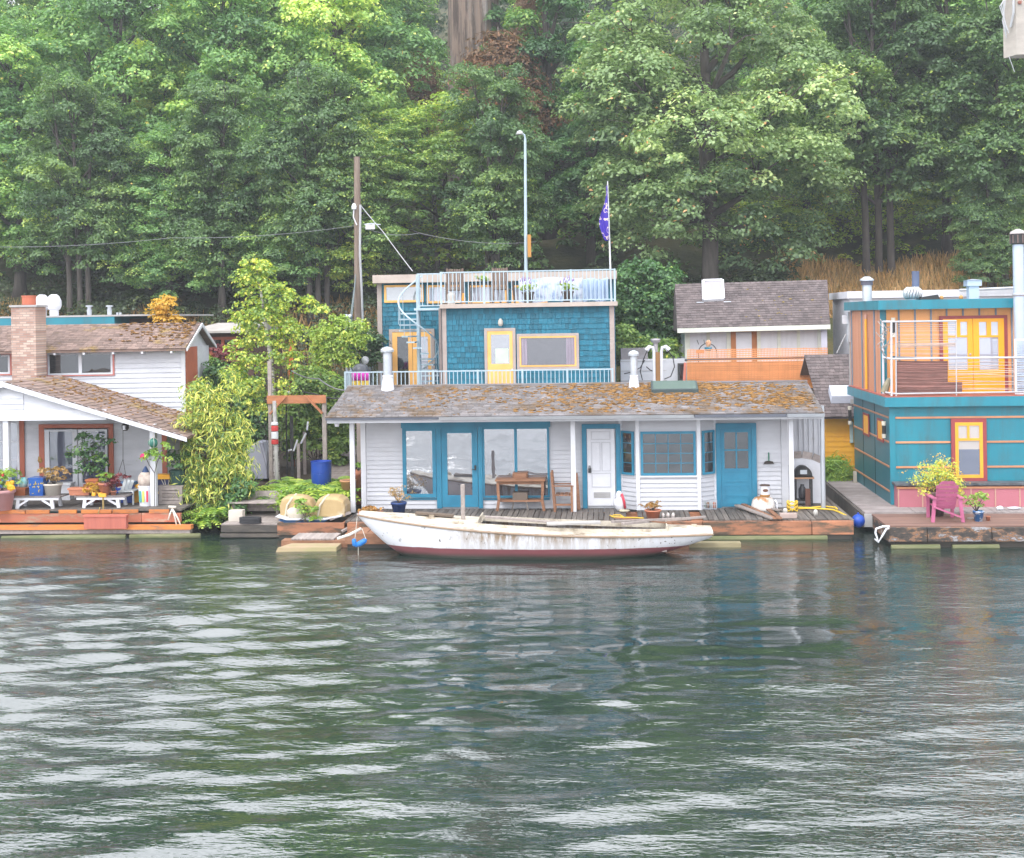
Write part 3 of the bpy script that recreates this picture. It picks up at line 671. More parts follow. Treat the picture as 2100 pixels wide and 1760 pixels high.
m = MB(); m.box(ex0+.15, ex1-.2, 33.60, 33.80, EZ-.03, EZ+.03); m.build('porch_beam', TRIMW, wh)
c = A('R5', 1914, 600, 34.0); MB().tube([(c.x, 34.0, .4), (c.x, 34.0, EZ+.12)], .062, 10).build('downspout', METAL, wh)
for g, x, y0, y1 in (('R3', 367, 905, 690), ('R6', 93, 1190, 930)):
    c = A(g, x, y0, 35.7); top = A(g, x, y1, 35.7); flue(wh, (c.x, 35.7, RZ-.12), .125 if g == 'R3' else .10, top.z-RZ+.12, METAL)
# skylight on the front slope
s0, s1 = A('R5', 660, 150, 35.5).x, A('R5', 1006, 150, 35.5).x
sk = MB().hexa([(s0, 35.0, 3.45), (s1, 35.0, 3.45), (s1, 35.75, 3.60), (s0, 35.75, 3.60), (s0+.02, 35.0, 3.60), (s1-.02, 35.0, 3.60), (s1-.02, 35.75, 3.80), (s0+.02, 35.75, 3.80)]).build('skylight', M('dark_green_frame', (.05, .075, .08)), rf)
MB().hexa([(s0+.07, 35.04, 3.615), (s1-.07, 35.04, 3.615), (s1-.07, 35.72, 3.797), (s0+.07, 35.72, 3.797), (s0+.07, 35.04, 3.625), (s1-.07, 35.04, 3.625), (s1-.07, 35.72, 3.807), (s0+.07, 35.72, 3.807)]).build('pane', glassmat('green_skylight', (.12, .165, .15), .12), sk)
c = A('R4', 130, 430, 33.4); fl = MB().lathe([(.05, 0), (.07, .08), (.03, .14)], (c.x, 33.4, c.z-.08), 10).build('flood_lamp', TRIMW, wh)
MB().box(c.x-.16, c.x+.10, 33.36, 33.44, c.z+.06, c.z+.11).build('bracket', METAL, fl)
# left glazing group
WY = FY-.034
m = MB()
x0, x1, z0, z1 = rect('R4', 634, 415, 1772, 470, WY); zt = z1
m.box(x0-.02, x1+.02, WY-.075, WY-.002, z1-.155, z1)
for a, bb in ((900, 938), (1222, 1254)):
    xa, xb, _, _ = rect('R4', a, 600, bb, 700, WY); m.box(xa, xb, WY-.075, WY-.002, DZ+.02, z1-.157)
m.build('casing', BLUE, wh)
window(wh, 'R4', 640, 457, 898, 1000, WY, BLUE, .10)
window(wh, 'R4', 1256, 455, 1772, 1000, WY, BLUE, .055, nx=2, mun=.075)
x0, x1, z0, z1 = rect('R4', 942, 458, 1220, 1072, WY)
d = MB(); frame_rect(d, x0, x1, DZ+.05, z1, WY-.06, WY-.004, .155, .32); dr = d.build('glass_door', BLUE, wh)
MB().box(x0+.15, x1-.15, WY-.03, WY-.022, DZ+.365, z1-.15).build('pane', GLASS, dr)
c = A('R4', 1202, 770, WY); m = MB(); m.box(c.x-.025, c.x+.025, WY-.08, WY-.061, c.z-.06, c.z+.07); m.tube([(c.x, WY-.08, c.z-.03), (c.x, WY-.13, c.z-.03), (c.x-.1, WY-.13, c.z-.04)], .012, 6); m.build('handle', BLACK, dr)
# narrow vertical line of the panel joint
x0, x1, z0, z1 = rect('R4', 640, 1005, 928, 1085, FY); MB().box(x0, x1, FY-.04, FY-.016, z1-.045, z1).build('sill', BLUE, wh)
x0, x1, z0, z1 = rect('R4', 1254, 1005, 1775, 1085, FY); MB().box(x0, x1, FY-.04, FY-.016, z1-.045, z1).build('sill', BLUE, wh)
# white door with blue casing
x0, x1, z0, z1 = rect('R5', 163, 408, 443, 1022, WY)
m = MB(); m.box(x0, x0+.125, WY-.06, WY-.002, DZ, z1); m.box(x1-.125, x1, WY-.06, WY-.002, DZ, z1); m.box(x0+.125, x1-.125, WY-.06, WY-.002, z1-.125, z1); m.build('casing', BLUE, wh)
a0, a1 = x0+.135, x1-.155
dr = MB().box(a0, a1, WY-.045, WY-.006, DZ+.07, z1-.135).build('door', TRIMW, wh)
h = z1-.135-DZ-.07; w_ = a1-a0; m = MB()
for u0, u1, v0, v1 in ((.15, .48, .45, .83), (.52, .85, .45, .83), (.15, .85, .86, .97), (.15, .85, .24, .43)):
    frame_rect(m, a0+w_*u0, a0+w_*u1, DZ+.07+h*v0, DZ+.07+h*v1, WY-.058, WY-.046, .022)
m.build('panel_molding', LILAC, dr)
m = MB()
for i in range(8): z = DZ+.28+i*.02; m.box(a0+w_*.22, a0+w_*.82, WY-.056, WY-.046, z, z+.013)
m.build('vent', GREYC, dr)
c = A('R5', 217, 735, WY); m = MB(); m.box(c.x-.04, c.x+.04, WY-.09, WY-.046, c.z-.10, c.z+.02); m.tube([(c.x-.02, WY-.07, c.z+.02), (c.x-.015, WY-.07, c.z+.09), (c.x+.015, WY-.07, c.z+.09), (c.x+.02, WY-.07, c.z+.02)], .009, 6); m.build('padlock', BLACK, dr)
# bay
BY = FY-.42
bl0, bl1, br1, br0 = A('R5', 443, 700, FY).x, A('R5', 567, 700, BY).x, A('R5', 1013, 700, BY).x, A('R5', 1132, 700, FY).x
bay = MB().prism([(bl0, FY), (bl1, BY+.02), (br1, BY+.02), (br0, FY)], DZ, 3.0, 'z').build('bay', LILAC, wh)
siding(bay, 'siding', bl1+.05, br1-.05, DZ, 2.98, BY+.01, LILAC, .118)
m = MB()
for x, y in ((bl0+.01, FY-.02), (bl1, BY), (br1, BY), (br0-.01, FY-.02)): m.box(x-.05, x+.05, y-.032, y+.035, DZ, 2.99)
zs_ = A('R5', 790, 785, BY).z
m.box(bl1+.052, br1-.052, BY-.05, BY-.008, zs_-.04, zs_+.02); m.build('corner_board', TRIMW, bay)
x0, x1, z0, z1 = rect('R5', 588, 462, 990, 782, BY); window3(bay, x0, x1, z0, z1, BY-.012, BLUE, .062, GLASSD, 4, 4, mun=.018)
def angled(ax, ay, bx, by):
    p, q = V((ax, ay, 0)), V((bx, by, 0)); u = (q-p).normalized(); nrm = V((u.y, -u.x, 0))
    if nrm.y > 0: nrm = -nrm
    return (q-p).length, lambda v: p+u*v.x-nrm*v.y+V((0, 0, v.z))
for (ax, ay, bx, by, mat) in ((bl0, FY, bl1, BY, 1), (br1, BY, br0, FY, 2)):
    L, xf = angled(ax, ay, bx, by); lo = .07
    siding(bay, 'siding', .06, L-.06, DZ, 2.98, 0, LILAC, .118, xf=xf)
    window3(bay, .09, L-.09, z0, z1, -.03, BLUE, .055, GLASSD, 1, 4, mun=.016, xf=xf)
# blue half glazed door
x0, x1, z0, z1 = rect('R5', 1138, 402, 1433, 1000, WY)
m = MB(); m.box(x0, x0+.13, WY-.06, WY-.002, DZ, z1); m.box(x1-.13, x1, WY-.06, WY-.002, DZ, z1); m.box(x0+.13, x1-.13, WY-.06, WY-.002, z1-.13, z1); m.build('casing', BLUE, wh)
a0, a1 = x0+.135, x1-.135; zt = z1-.135
g0, g1, h0, h1 = rect('R5', 1198, 468, 1372, 732, WY)
m = MB(); m.box(a0, g0, WY-.045, WY-.004, DZ+.03, zt); m.box(g1, a1, WY-.045, WY-.004, DZ+.03, zt); m.box(g0, g1, WY-.045, WY-.004, h1, zt); m.box(g0, g1, WY-.045, WY-.004, DZ+.03, h0)
m.box((g0+g1)/2-.018, (g0+g1)/2+.018, WY-.045, WY-.015, h0, h1); zm = A('R5', 1285, 598, WY).z
m.box(g0, (g0+g1)/2-.018, WY-.045, WY-.015, zm-.018, zm+.018); m.box((g0+g1)/2+.018, g1, WY-.045, WY-.015, zm-.018, zm+.018)
for yy0, yy1 in ((752, 832), (858, 935), (942, 990)):
    _, _, q0, q1 = rect('R5', 1200, yy0, 1370, yy1, WY); frame_rect(m, g0, g1, q0, q1, WY-.055, WY-.046, .02)
dr = m.build('door', BLUE, wh)
MB().box(g0-.003, g1+.003, WY-.013, WY-.008, h0-.003, h1+.003).build('pane', GLASSD, dr)
for x, y in ((1189, 750), (1186, 676)):
    c = A('R5', x, y, WY); MB().lathe([(.012, 0), (.028, .02), (.025, .045), (.005, .055)], (0, 0, 0), 12).build('knob', METAL, dr).data.transform(Matrix.Translation(V((c.x, WY-.045, c.z))-ORG[wh.name])@Matrix.Rotation(PI/2, 4, 'X'))

# ================================================================ its dock
dock = thing('dock', 'weathered plank dock in front of the long pale grey house, some boards missing', 'dock', (-.5, 32.2, 0))
random.seed(9); m = MB(); m2 = MB(); x = -7.0; x_end = 5.9
gaps = [A('R5', 527, 1060, 33.0).x, A('R5', 985, 1065, 33.0).x]
while x < x_end:
    w_ = random.uniform(.125, .155)
    if not any(abs(x+w_/2-g) < .16 for g in gaps):
        y0 = 32.28+random.uniform(-.03, .05); yb = FY-.05 if x < 4.75 else 36.4
        dz = random.uniform(-.012, .012); sk_ = random.uniform(-.01, .01)
        m.hexa([(x, y0, DZ-.045+dz), (x+w_-.016, y0, DZ-.045+dz), (x+w_-.016+sk_, yb, DZ-.045), (x+sk_, yb, DZ-.045), (x, y0, DZ+dz), (x+w_-.016, y0, DZ+dz), (x+w_-.016+sk_, yb, DZ-.005), (x+sk_, yb, DZ-.005)])
    x += w_
m.build('deck_board', WOODG, dock)
m = MB()
for y in (32.5, 33.2, 33.9): m.box(-6.9, 5.85, y-.07, y+.07, .22, DZ-.06)
m.box(-6.9, 5.85, 35, 36.3, .22, DZ-.07); m.build('joist', WOODO, dock)
m = MB(); xs = [-6.9, -3.9, -1.0, 2.15, 4.85, 5.88]
for a, c in zip(xs, xs[1:]): m.box(a, c-.02, 32.06+random.uniform(0, .02), 32.27, .12, DZ-.03)
m.build('face_beam', WOODO, dock)
MB().box(-6.8, 5.8, 32.12, 36.2, -.5, .115).build('float', DARKW, dock)
MB().tube([(1.9, 32.0, .03), (5.2, 32.02, .035)], .075, 8).build('waler_log', ALGAE, dock)

# ================================================================ white sailing boat hull
boat = thing('sailboat_hull', 'old white sailing boat hull with maroon bottom and mildew streaks, mast cut down', 'boat', (-.2, 30.25, 0))
bx0, bx1 = at(733, 1062, 30.2).x, at(1462, 1088, 30.2).x; BL = bx1-bx0; BCY = 30.28
def st(s):
    b = 1.02*max(0.0, math.sin(PI*min(1, (s*.96+.015)))**.62) if s < .55 else 1.02*(math.sin(PI*.54)**.62)*(1-.46*((s-.55)/.45)**1.9)
    sheer = .97-.95*s+.52*s*s+.02
    if s < .30: k = .93*(1-s/.30)**2.3-.42*(1-(1-s/.30)**2.0)
    elif s < .66: k = -.42
    else: k = -.42+.80*((s-.66)/.34)**1.35
    return max(b, .015), sheer, min(k, sheer-.06)
NS, NQ = 44, 11; vs = []; fs = []
for i in range(NS+1):
    s = i/NS; b, sh, k = st(s)
    for j in range(-NQ, NQ+1):
        q = abs(j)/NQ; yy = b*math.sin(q*PI/2)**.72*(.93+.07*q)*(1 if j > 0 else -1) if j else 0; zz = k+(sh-k)*(1-math.cos(q*PI/2))**.88
        rake = .28*(zz-.2)*max(0, (s-.86)/.14)
        vs.append((bx0+BL*s*.985+rake, BCY+yy, zz))
r_ = 2*NQ+1
for i in range(NS):
    for j in range(2*NQ): fs.append((i*r_+j, (i+1)*r_+j, (i+1)*r_+j+1, i*r_+j+1))
fs.append(tuple(NS*r_+j for j in range(r_)))
n = NT('hull_paint'); gp = n.n('TexCoord').outputs['Object']; sp = n.n('SeparateXYZ', i_Vector=gp)
zz = n.math('ADD', sp.outputs[2], n.math('MULTIPLY', n.noise(2.5, 3, (1, 1, 1)), .03))
streak = n.noise(1, 9, (4.2, 1, .55), .82, .6); patch = n.noise(.9, 3, (1, .3, .6))
sfac = n.math('MULTIPLY', n.ramp(streak, [(.42, 0.), (.56, 1.)]), n.math('MULTIPLY', n.ramp(patch, [(.22, 0.), (.42, 1.)]), n.ramp(n.math('MULTIPLY_ADD', sp.outputs[0], .12), [(.02, .0), (.14, 1.), (.50, 1.), (.66, .12)])))
n.t.nodes[-1]; [setattr(q.inputs[2], 'default_value', .5) for q in n.t.nodes if q.type == 'MATH' and q.operation == 'MULTIPLY_ADD']; zfade = n.ramp(n.math('MULTIPLY', zz, 1.2), [(.40, 0.), (.62, 1.)])
wht = n.mix(n.math('MULTIPLY', n.math('MULTIPLY', sfac, n.ramp(zz, [(.34, .4), (.55, 1.)])), .95), (.64, .65, .69), (.24, .165, .095))
spots = n.ramp(n.noise(9, 2), [(.64, 0.), (.68, 1.)]); wht = n.mix(n.math('MULTIPLY', spots, n.ramp(patch, [(.48, 0.), (.6, 1.)])), wht, (.10, .09, .07))
mar = n.mix(n.noise(2, 5, (1, 1, 3)), (.23, .06, .075), (.15, .05, .055))
slime = n.mix(n.ramp(zz, [(.06, 1.), (.18, 0.)]), mar, (.035, .04, .03))
colr = n.mix(n.ramp(zz, [(.265, 0.), (.273, 1.)]), slime, wht)
hull = MB().add(vs, fs, .5).build('hull', n.done(colr, .45, n.bump(n.noise(6, 4), .15, .01)), boat, True)
CREAM = M('cream_deck_paint', (.60, .55, .46), (.46, .41, .33), .7, 3, tint=.1, grime=(.20, .15, .10), gs=2, glo=.5, ghi=.66)
m = MB()
for sgn in (-1, 1):
    pts = [(bx0+BL*s*.985+(.28*(st(s)[1]-.2)*max(0, (s-.86)/.14)), BCY+sgn*(st(s)[0]+.012), st(s)[1]-.03) for s in np.linspace(0.004, 1, 30)]
    m.tube(pts, .026, 6)
m.build('rub_rail', M('worn_tan_rail', (.30, .22, .15), (.2, .14, .1), .7), boat)
def deckstrip(m, s0, s1, f0, f1, n=14, dz=.0, cam_=.05):
    """deck between fractions f0..f1 of the half beam (-1..1)"""
    k = 6; vs, fs = [], []
    for i in range(n+1):
        s = s0+(s1-s0)*i/n; b, sh, _ = st(s)
        for j in range(k+1):
            f = f0+(f1-f0)*j/k; vs.append((bx0+BL*s*.985+(.28*(sh-.2)*max(0, (s-.86)/.14)), BCY+b*f, sh+dz+cam_*(1-f*f)))
    for i in range(n):
        for j in range(k): fs.append((i*(k+1)+j, (i+1)*(k+1)+j, (i+1)*(k+1)+j+1, i*(k+1)+j+1))
    m.add(vs, fs, .5)
m = MB(); deckstrip(m, .01, .36, -1, 1); deckstrip(m, .36, .88, -1, -.62); deckstrip(m, .36, .88, .62, 1); deckstrip(m, .88, 1, -1, 1)
m.build('deck', CREAM, boat, True)
m = MB()
for sgn in (-1, 1):
    pts = [(bx0+BL*s*.985, BCY+sgn*st(s)[0]*.62, st(s)[1]+.03) for s in np.linspace(.355, .885, 12)]
    for p, q in zip(pts, pts[1:]): m.bar(p, q, .025, .13)
for s in (.355, .885): b_ = st(s)[0]*.62; m.bar((bx0+BL*s*.985, BCY-b_, st(s)[1]+.07), (bx0+BL*s*.985, BCY+b_, st(s)[1]+.07), .025, .20)
m.build('coaming', CREAM, boat)
m = MB(); m.prism([(bx0+BL*.36, BCY-.6), (bx0+BL*.87, BCY-.5), (bx0+BL*.87, BCY+.5), (bx0+BL*.36, BCY+.6)], .12, .16, 'z'); m.build('cockpit_sole', WOODL, boat)
c = A('R4', 1106, 1178, BCY+.1); top = A('R4', 1112, 900, BCY+.1)
MB().box(c.x-.045, c.x+.045, BCY+.04, BCY+.16, st(.28)[1], top.z).build('mast_stub', WOODL, boat)
m = MB()
for s, f in ((.14, -.2), (.21, .1), (.30, -.5), (.935, -.3), (.95, .2)): m.box(bx0+BL*s-.06, bx0+BL*s+.06, BCY+st(s)[0]*f-.05, BCY+st(s)[0]*f+.05, st(s)[1]+.03, st(s)[1]+.10)
m.build('deck_fitting', CREAM, boat)
def loose(name, label, cat, p, q, w_, h_, mat, group=None, up=(0, 0, 1)):
    t = MB().bar(p, q, w_, h_, up).build(name, mat); tag(t, label, cat, group); return t
def ds(s, f, dz=.09): b_, sh, _ = st(s); return V((bx0+BL*s*.985, BCY+b_*f, sh+dz))
loose('loose_board', 'short dark brown board lying across the foredeck of the white boat', 'board', ds(.165, .25, .10), ds(.275, .25, .10), .22, .05, M('dark_board', (.16, .12, .09), rough=.8))
loose('loose_board', 'long grey brown plank lying in the boat from mast stub to midships', 'board', ds(.375, -.35, .22), ds(.60, -.45, .18), .16, .04, WOODL, 'loose boards in the boat')
loose('loose_board', 'broad pale board with a brown end amidships in the boat', 'board', ds(.55, -.62, .18), ds(.70, -.55, .24), .30, .04, M('pale_board', (.46, .44, .43), rough=.8), 'loose boards in the boat')
loose('loose_board', 'thin reddish lath lying in the open boat behind the pale board', 'board', ds(.74, .45, .20), ds(.90, -.2, .17), .06, .03, WOODB, 'loose boards in the boat')
loose('boat_oar', 'long grey oar sticking out over the far rail near the stern', 'oar', ds(.76, -.5, .20), V((A('T6', 1990, 165, 31.7).x, 31.5, .66)), .07, .05, WOODL, 'oars in the boat')
loose('boat_oar', 'second grey oar, lying flatter along the boat towards the stern', 'oar', ds(.73, -.2, .20), ds(.93, .35, .22), .08, .05, WOODL, 'oars in the boat')
# fender and mooring line
fc = A('S8', 1470, 1090, 30.05)
fd = thing('boat_fender', 'bright blue bent fender hanging by cords from the bow of the white boat', 'fender', (fc.x, 30.0, fc.z-.1))
FB = M('blue_vinyl', (.02, .19, .55), (.015, .14, .45), .35, tint=.05)
m = MB(); p = [A('S8', x, y, 30.0) for x, y in ((1385, 1030), (1392, 1075), (1400, 1125))]; m.tube([p[0], p[0].lerp(p[1], .3), p[1], p[2], p[2]+V((.01, 0, -.03))], [.02, .05, .055, .06, .03], 10)
p = [A('S8', x, y, 30.0) for x, y in ((1405, 1135), (1480, 1108), (1560, 1060), (1585, 1045))]; m.tube(p, [.045, .07, .065, .02], 10)
m.build('body', FB, fd, True)
m = MB()
for a, b_ in (((1440, 690), (1405, 1030)), ((1512, 870), (1580, 1055))): m.tube([A('S8', *a, 30.05), A('S8', *b_, 30.0)], .008, 5)
m.tube([A('S8', 1455, 1130, 30.0), V((A('S8', 1455, 1300, 30).x, 30.0, -.1))], .008, 5); m.build('cord', ROPEW, fd)
p0, p1 = A('S8', 1500, 872, 30.15), dk('S8', 1130, 1030, .42); tag(MB().tube([p0, p0.lerp(p1, .5)+V((0, 0, -.03)), p1], .035, 7).build('mooring_rope', ROPEW), 'thick pale mooring rope from the bow of the white boat to the low brown float', 'rope')
fx0 = atz(687, 1112, .35).x
fl = thing('low_float', 'low brown timber float below the bow of the white boat', 'float', (-5, 31.3, 0))
MB().box(fx0, -3.6, 30.95, 31.15, .10, .36).build('face_beam', WOODB, fl); m = MB(); slats(m, fx0, -3.6, 31.16, 32.0, .30, .34, 12, .1); m.build('deck_board', WOODB, fl); MB().box(fx0+.05, -3.7, 31.0, 31.95, -.4, .095).build('float', DARKW, fl)
lg = MB().hexa([tuple(v) for v in ((atz(1415, 1128, .0).x, 31.0, -.1), (atz(1524, 1130, 0).x, 31.0, -.1), (atz(1524, 1130, 0).x, 31.35, -.1), (atz(1415, 1128, .0).x+.1, 31.3, -.1), (atz(1415, 1128, .0).x, 31.02, .10), (atz(1524, 1130, 0).x, 31.0, .10), (atz(1524, 1130, 0).x, 31.3, .10), (atz(1415, 1128, .0).x+.1, 31.3, .10))]).build('floating_timber', M('yellow_driftwood', (.33, .28, .17), (.22, .19, .10), .8, 2, (.6, 1, 3)))
tag(lg, 'pale yellowish timber floating behind the stern of the white boat', 'timber')

# ================================================================ things on the dock, left to right
def plantfill(parent, name, c, r, h, n, leaf, lm, seed, asp=.4, spikes=False):
    rng = np.random.default_rng(seed)
    cen = np.array([(c[0]+rng.normal()*r*.5, c[1]+rng.normal()*r*.5, c[2]+h*rng.uniform(.25, .95)) for _ in range(n)]); out = cen-np.array([c[0], c[1], c[2]]); out /= np.linalg.norm(out, axis=1, keepdims=True)+1e-6
    P, Fc, ti = clumps(rng, cen, out, 16, r*.35, leaf, flat=.8, dome=.3, up=.4, asp=asp); f = mesh_obj(name, P, Fc, LM[lm], parent, ti)
    m = MB()
    for k in range(min(n, 12)): m.tube([(c[0], c[1], c[2]-.02), tuple(cen[k]*.55+np.array(c)*.45+np.array([0, 0, .02])), tuple(cen[k])], [.008, .006, .003], 5, .5)
    m.build('stem', BARK, parent); return f
c = dk('R4', 610, 1140); t = pot('planter_pot', 'glazed dark blue pot with dry tan plant by the left blue window', c, .20, .36, M('blue_glaze', (.02, .06, .22), (.015, .035, .12), .25, 5), taper=.68)
plantfill(t, 'dry_plant', (c.x, c.y, c.z+.34), .30, .42, 26, .09, 'dry', 51, .2)
c = dk('S8', 1650, 670); t = thing('succulent_tray', 'shallow terracotta tray of yellow and dark succulents beside the left porch post', 'planter', c); MB().box(c.x-.32, c.x+.32, c.y-.14, c.y+.14, c.z, c.z+.10).build('tray', BRICK, t); plantfill(t, 'succulent', (c.x, c.y, c.z+.08), .22, .14, 30, .07, 'orangefl', 52, .7)
# slatted timber table by the window
c = dk('R4', 1543, 1105); ty0 = c.y; t = thing('patio_table', 'brown wooden table with curved legs in front of the big blue window', 'table', (c.x, ty0+.3, DZ))
tx0, tx1 = A('R4', 1362, 900, ty0).x, A('R4', 1730, 900, ty0).x; tz = A('R4', 1540, 862, ty0).z
m = MB(); slats(m, tx0-.03, tx1+.03, ty0-.05, ty0+.68, tz-.045, tz, 6, .03, 'y'); m.build('table_top', WOODB, t)
m = MB(); m.box(tx0+.08, tx1-.08, ty0+.02, ty0+.05, tz-.13, tz-.047); m.box(tx0+.08, tx1-.08, ty0+.58, ty0+.61, tz-.13, tz-.047); m.build('apron', WOODB, t)
for x, sx in ((tx0+.04, -1), (tx1-.04, 1)):
    for y in (ty0+.03, ty0+.60):
        m = MB(); pts = [(x, tz-.046), (x-sx*.0, tz-.3), (x-sx*.02, DZ+.30), (x+sx*.03, DZ)]
        for (xa, za), (xb, zb) in zip(pts, pts[1:]): m.bar((xa, y, za), (xb, y, zb), .075, .07, (0, 1, 0))
        m.build('leg', WOODB, t)
zs_ = A('R4', 1540, 1027, ty0).z
MB().box(tx0+.05, tx1-.05, ty0+.10, ty0+.50, zs_-.04, zs_).build('shelf', WOODB, t)
c2 = V(((tx0+tx1)/2-.02, ty0+.28, 0))
t2 = thing('wooden_stool', 'small dark stool pushed under the brown wooden table', 'stool', (c2.x, c2.y, DZ))
MB().box(c2.x-.2, c2.x+.2, c2.y-.15, c2.y+.15, zs_+.002, zs_+.20).build('seat', M('dark_stool_wood', (.13, .10, .08), rough=.8), t2); m = MB()
for sx in (-1, 1): t2l = MB().bar((c2.x+sx*.17, c2.y-.19, zs_-.05), (c2.x+sx*.22, c2.y-.19, DZ), .04).build('leg', WOODG, t2)
t = thing('wooden_crate', 'low brown crate standing on the patio table with a dark tray behind it', 'crate', (tx0+.4, ty0+.3, tz)); m = MB(); frame_rect(m, tx0+.42, tx0+.82, tz, tz+.15, ty0+.2, ty0+.5, .025); m.box(tx0+.43, tx0+.81, ty0+.2, ty0+.22, tz+.026, tz+.125); m.build('crate', WOODB, t)
tag(MB().hexa([(tx0+.1, ty0+.5, tz), (tx1-.05, ty0+.5, tz), (tx1-.05, ty0+.64, tz), (tx0+.1, ty0+.64, tz), (tx0+.06, ty0+.48, tz+.13), (tx1-.01, ty0+.48, tz+.13), (tx1-.01, ty0+.66, tz+.13), (tx0+.06, ty0+.66, tz+.13)]).build('planter_tray', BLACK), 'long black tray at the back of the patio table', 'tray')
# slatted chair, side on
c = dk('R4', 1875, 1080); t = thing('garden_chair', 'weathered wooden chair facing the centre post, seen from its side', 'chair', (c.x, 33.9, DZ))
cx0, cx1 = A('R4', 1805, 950, 33.75).x, A('R4', 1945, 950, 33.75).x; sz_ = A('R4', 1880, 975, 33.75).z
m = MB(); slats(m, cx0+.05, cx1+.02, 33.62, 34.1, sz_-.03, sz_, 4, .12); m.build('seat', WOODB, t)
m = MB()
for i in range(4): z = sz_+.12+i*.12; m.box(cx0-.02-i*.015, cx0+.01-i*.015, 33.64, 34.08, z, z+.085)
m.build('backrest', WOODB, t)
for y in (33.62, 34.08):
    MB().bar((cx0+.03, y, DZ), (cx0-.05, y, sz_+.60), .06, .045, (0, 1, 0)).build('leg', WOODB, t); MB().box(cx1-.03, cx1+.03, y-.022, y+.022, DZ, sz_+.22).build('leg', WOODB, t)
    MB().box(cx0-.02, cx1+.05, y-.04, y+.04, sz_+.222, sz_+.25).build('armrest', WOODB, t)
m = MB(); m.box(cx0+.02, cx1, 33.63, 33.66, DZ+.16, DZ+.21); m.build('stretcher', WOODB, t)
p = dk('R5', 140, 1025); loose('leaning_board', 'narrow brown board leaning against the wall beside the white door', 'board', (p.x, 33.95, DZ), (p.x-.08, FY-.06, DZ+.95), .10, .03, WOODB)
# sack by the white door
c = dk('R5', 436, 1020); c.y = 33.68; c.x = A('R5', 436, 980, 33.68).x; t = thing('feed_sack', 'white sack with a red stripe slumped against the bay beside the white door', 'sack', (c.x, c.y, DZ)); m = MB(); random.seed(4); m.blob((c.x, c.y-.02, DZ+.20), .17, .12, .20, 9, 6, .1); m.blob((c.x-.02, c.y, DZ+.42), .10, .08, .13, 8, 5, .12); m.build('sack', TRIMW, t, True)
m = MB(); m.tube([(c.x+.05, c.y-.10, DZ+.48), (c.x+.11, c.y-.135, DZ+.30), (c.x+.14, c.y-.12, DZ+.10)], .035, 7); m.build('stripe', M('red_print', (.55, .05, .08)), t, True)
tag(MB().blob((c.x+.12, c.y-.12, DZ+.035), .16, .10, .035, 9, 4, .15).build('rag', M('cream_rag', (.60, .54, .40)), None, True), 'crumpled cream cloth at the foot of the white sack', 'cloth')
# wire basket of jars in the corner by the blue door
c = dk('R5', 1085, 1015); t = thing('jar_crate', 'pale wire crate of glass jars between the bay and the blue door', 'crate', (c.x, 34.05, DZ))
m = MB()
for i in range(7): m.box(c.x-.18+i*.06, c.x-.172+i*.06, 33.92, 33.928, DZ, DZ+.24)
for z in (.02, .12, .23): m.box(c.x-.18, c.x+.19, 33.91, 33.919, DZ+z, DZ+z+.012); m.box(c.x-.18, c.x+.19, 34.14, 34.15, DZ+z, DZ+z+.012)
m.box(c.x-.18, c.x+.19, 33.93, 34.13, DZ, DZ+.012); m.build('wire_frame', METAL, t)
for i in range(4):
    j = MB().lathe([(.035, .012), (.038, .15), (.028, .17), (.028, .19)], (c.x-.13+i*.085, 34.02, DZ), 12).build('jar', M(('green_glass', 'brown_glass', 'clear_glass', 'red_label')[i], ((.25, .35, .28), (.28, .15, .08), (.5, .52, .52), (.5, .2, .12))[i], rough=.15), t, True)
# rusty white tank and paint tin
c = dk('R5', 1455, 1000); c.y = 33.62; t = thing('rusty_tank', 'low white enamel tank streaked with rust beside the blue door', 'tank', (c.x, c.y+.2, DZ))
n = NT('rusty_enamel'); sp = n.n('SeparateXYZ', i_Vector=n.n('TexCoord').outputs['Object'])
rust = n.math('ADD', n.math('MULTIPLY', sp.outputs[2], 1.3), n.noise(5, 4)); ru = n.done(n.mix(n.ramp(rust, [(.78, 0.), (.98, 1.)]), (.62, .60, .58), (.36, .16, .05)), .6)
rx_ = (A('R5', 1540, 980, c.y).x-A('R5', 1365, 980, c.y).x)/2
MB().lathe([(rx_*.96, 0), (rx_, .04), (rx_, .14), (rx_*.92, .25), (rx_*.72, .33), (rx_*.3, .36)], (c.x, c.y+.2, DZ), 24).build('tank', ru, t, True)
MB().tube([(c.x+rx_*.95, c.y+.1, DZ+.28), (c.x+rx_*1.1, c.y+.05, DZ+.2), (c.x+rx_*1.1, c.y+.05, DZ+.02)], .02, 7).build('pipe', TRIMW, t)
t = thing('paint_tin', 'white round tin with brown oval mark and drips standing on the rusty tank', 'tin', (c.x+.05, c.y+.2, DZ+.36)); MB().lathe([(.125, 0), (.125, .24), (.13, .25), (.13, .27)], (c.x+.05, c.y+.2, DZ+.365), 20).build('tin', TRIMW, t, False)
MB().lathe([(.132, 0), (.132, .03)], (c.x+.05, c.y+.2, DZ+.636), 20).build('lid', M('brown_lid', (.10, .06, .045)), t)
m = MB(); m.prism([(c.x+.05+.07*math.cos(a), DZ+.53+.04*math.sin(a)) for a in np.linspace(0, 2*PI, 16)[:-1]], c.y+.066, c.y+.076, 'y'); m.build('oval_mark', M('brown_mark', (.16, .07, .04)), t)
m = MB(); m.lathe([(.128, 0), (.128, .045)], (c.x+.05, c.y+.2, DZ+.366), 20); m.build('drip_band', M('ochre_drip', (.45, .22, .05)), t)
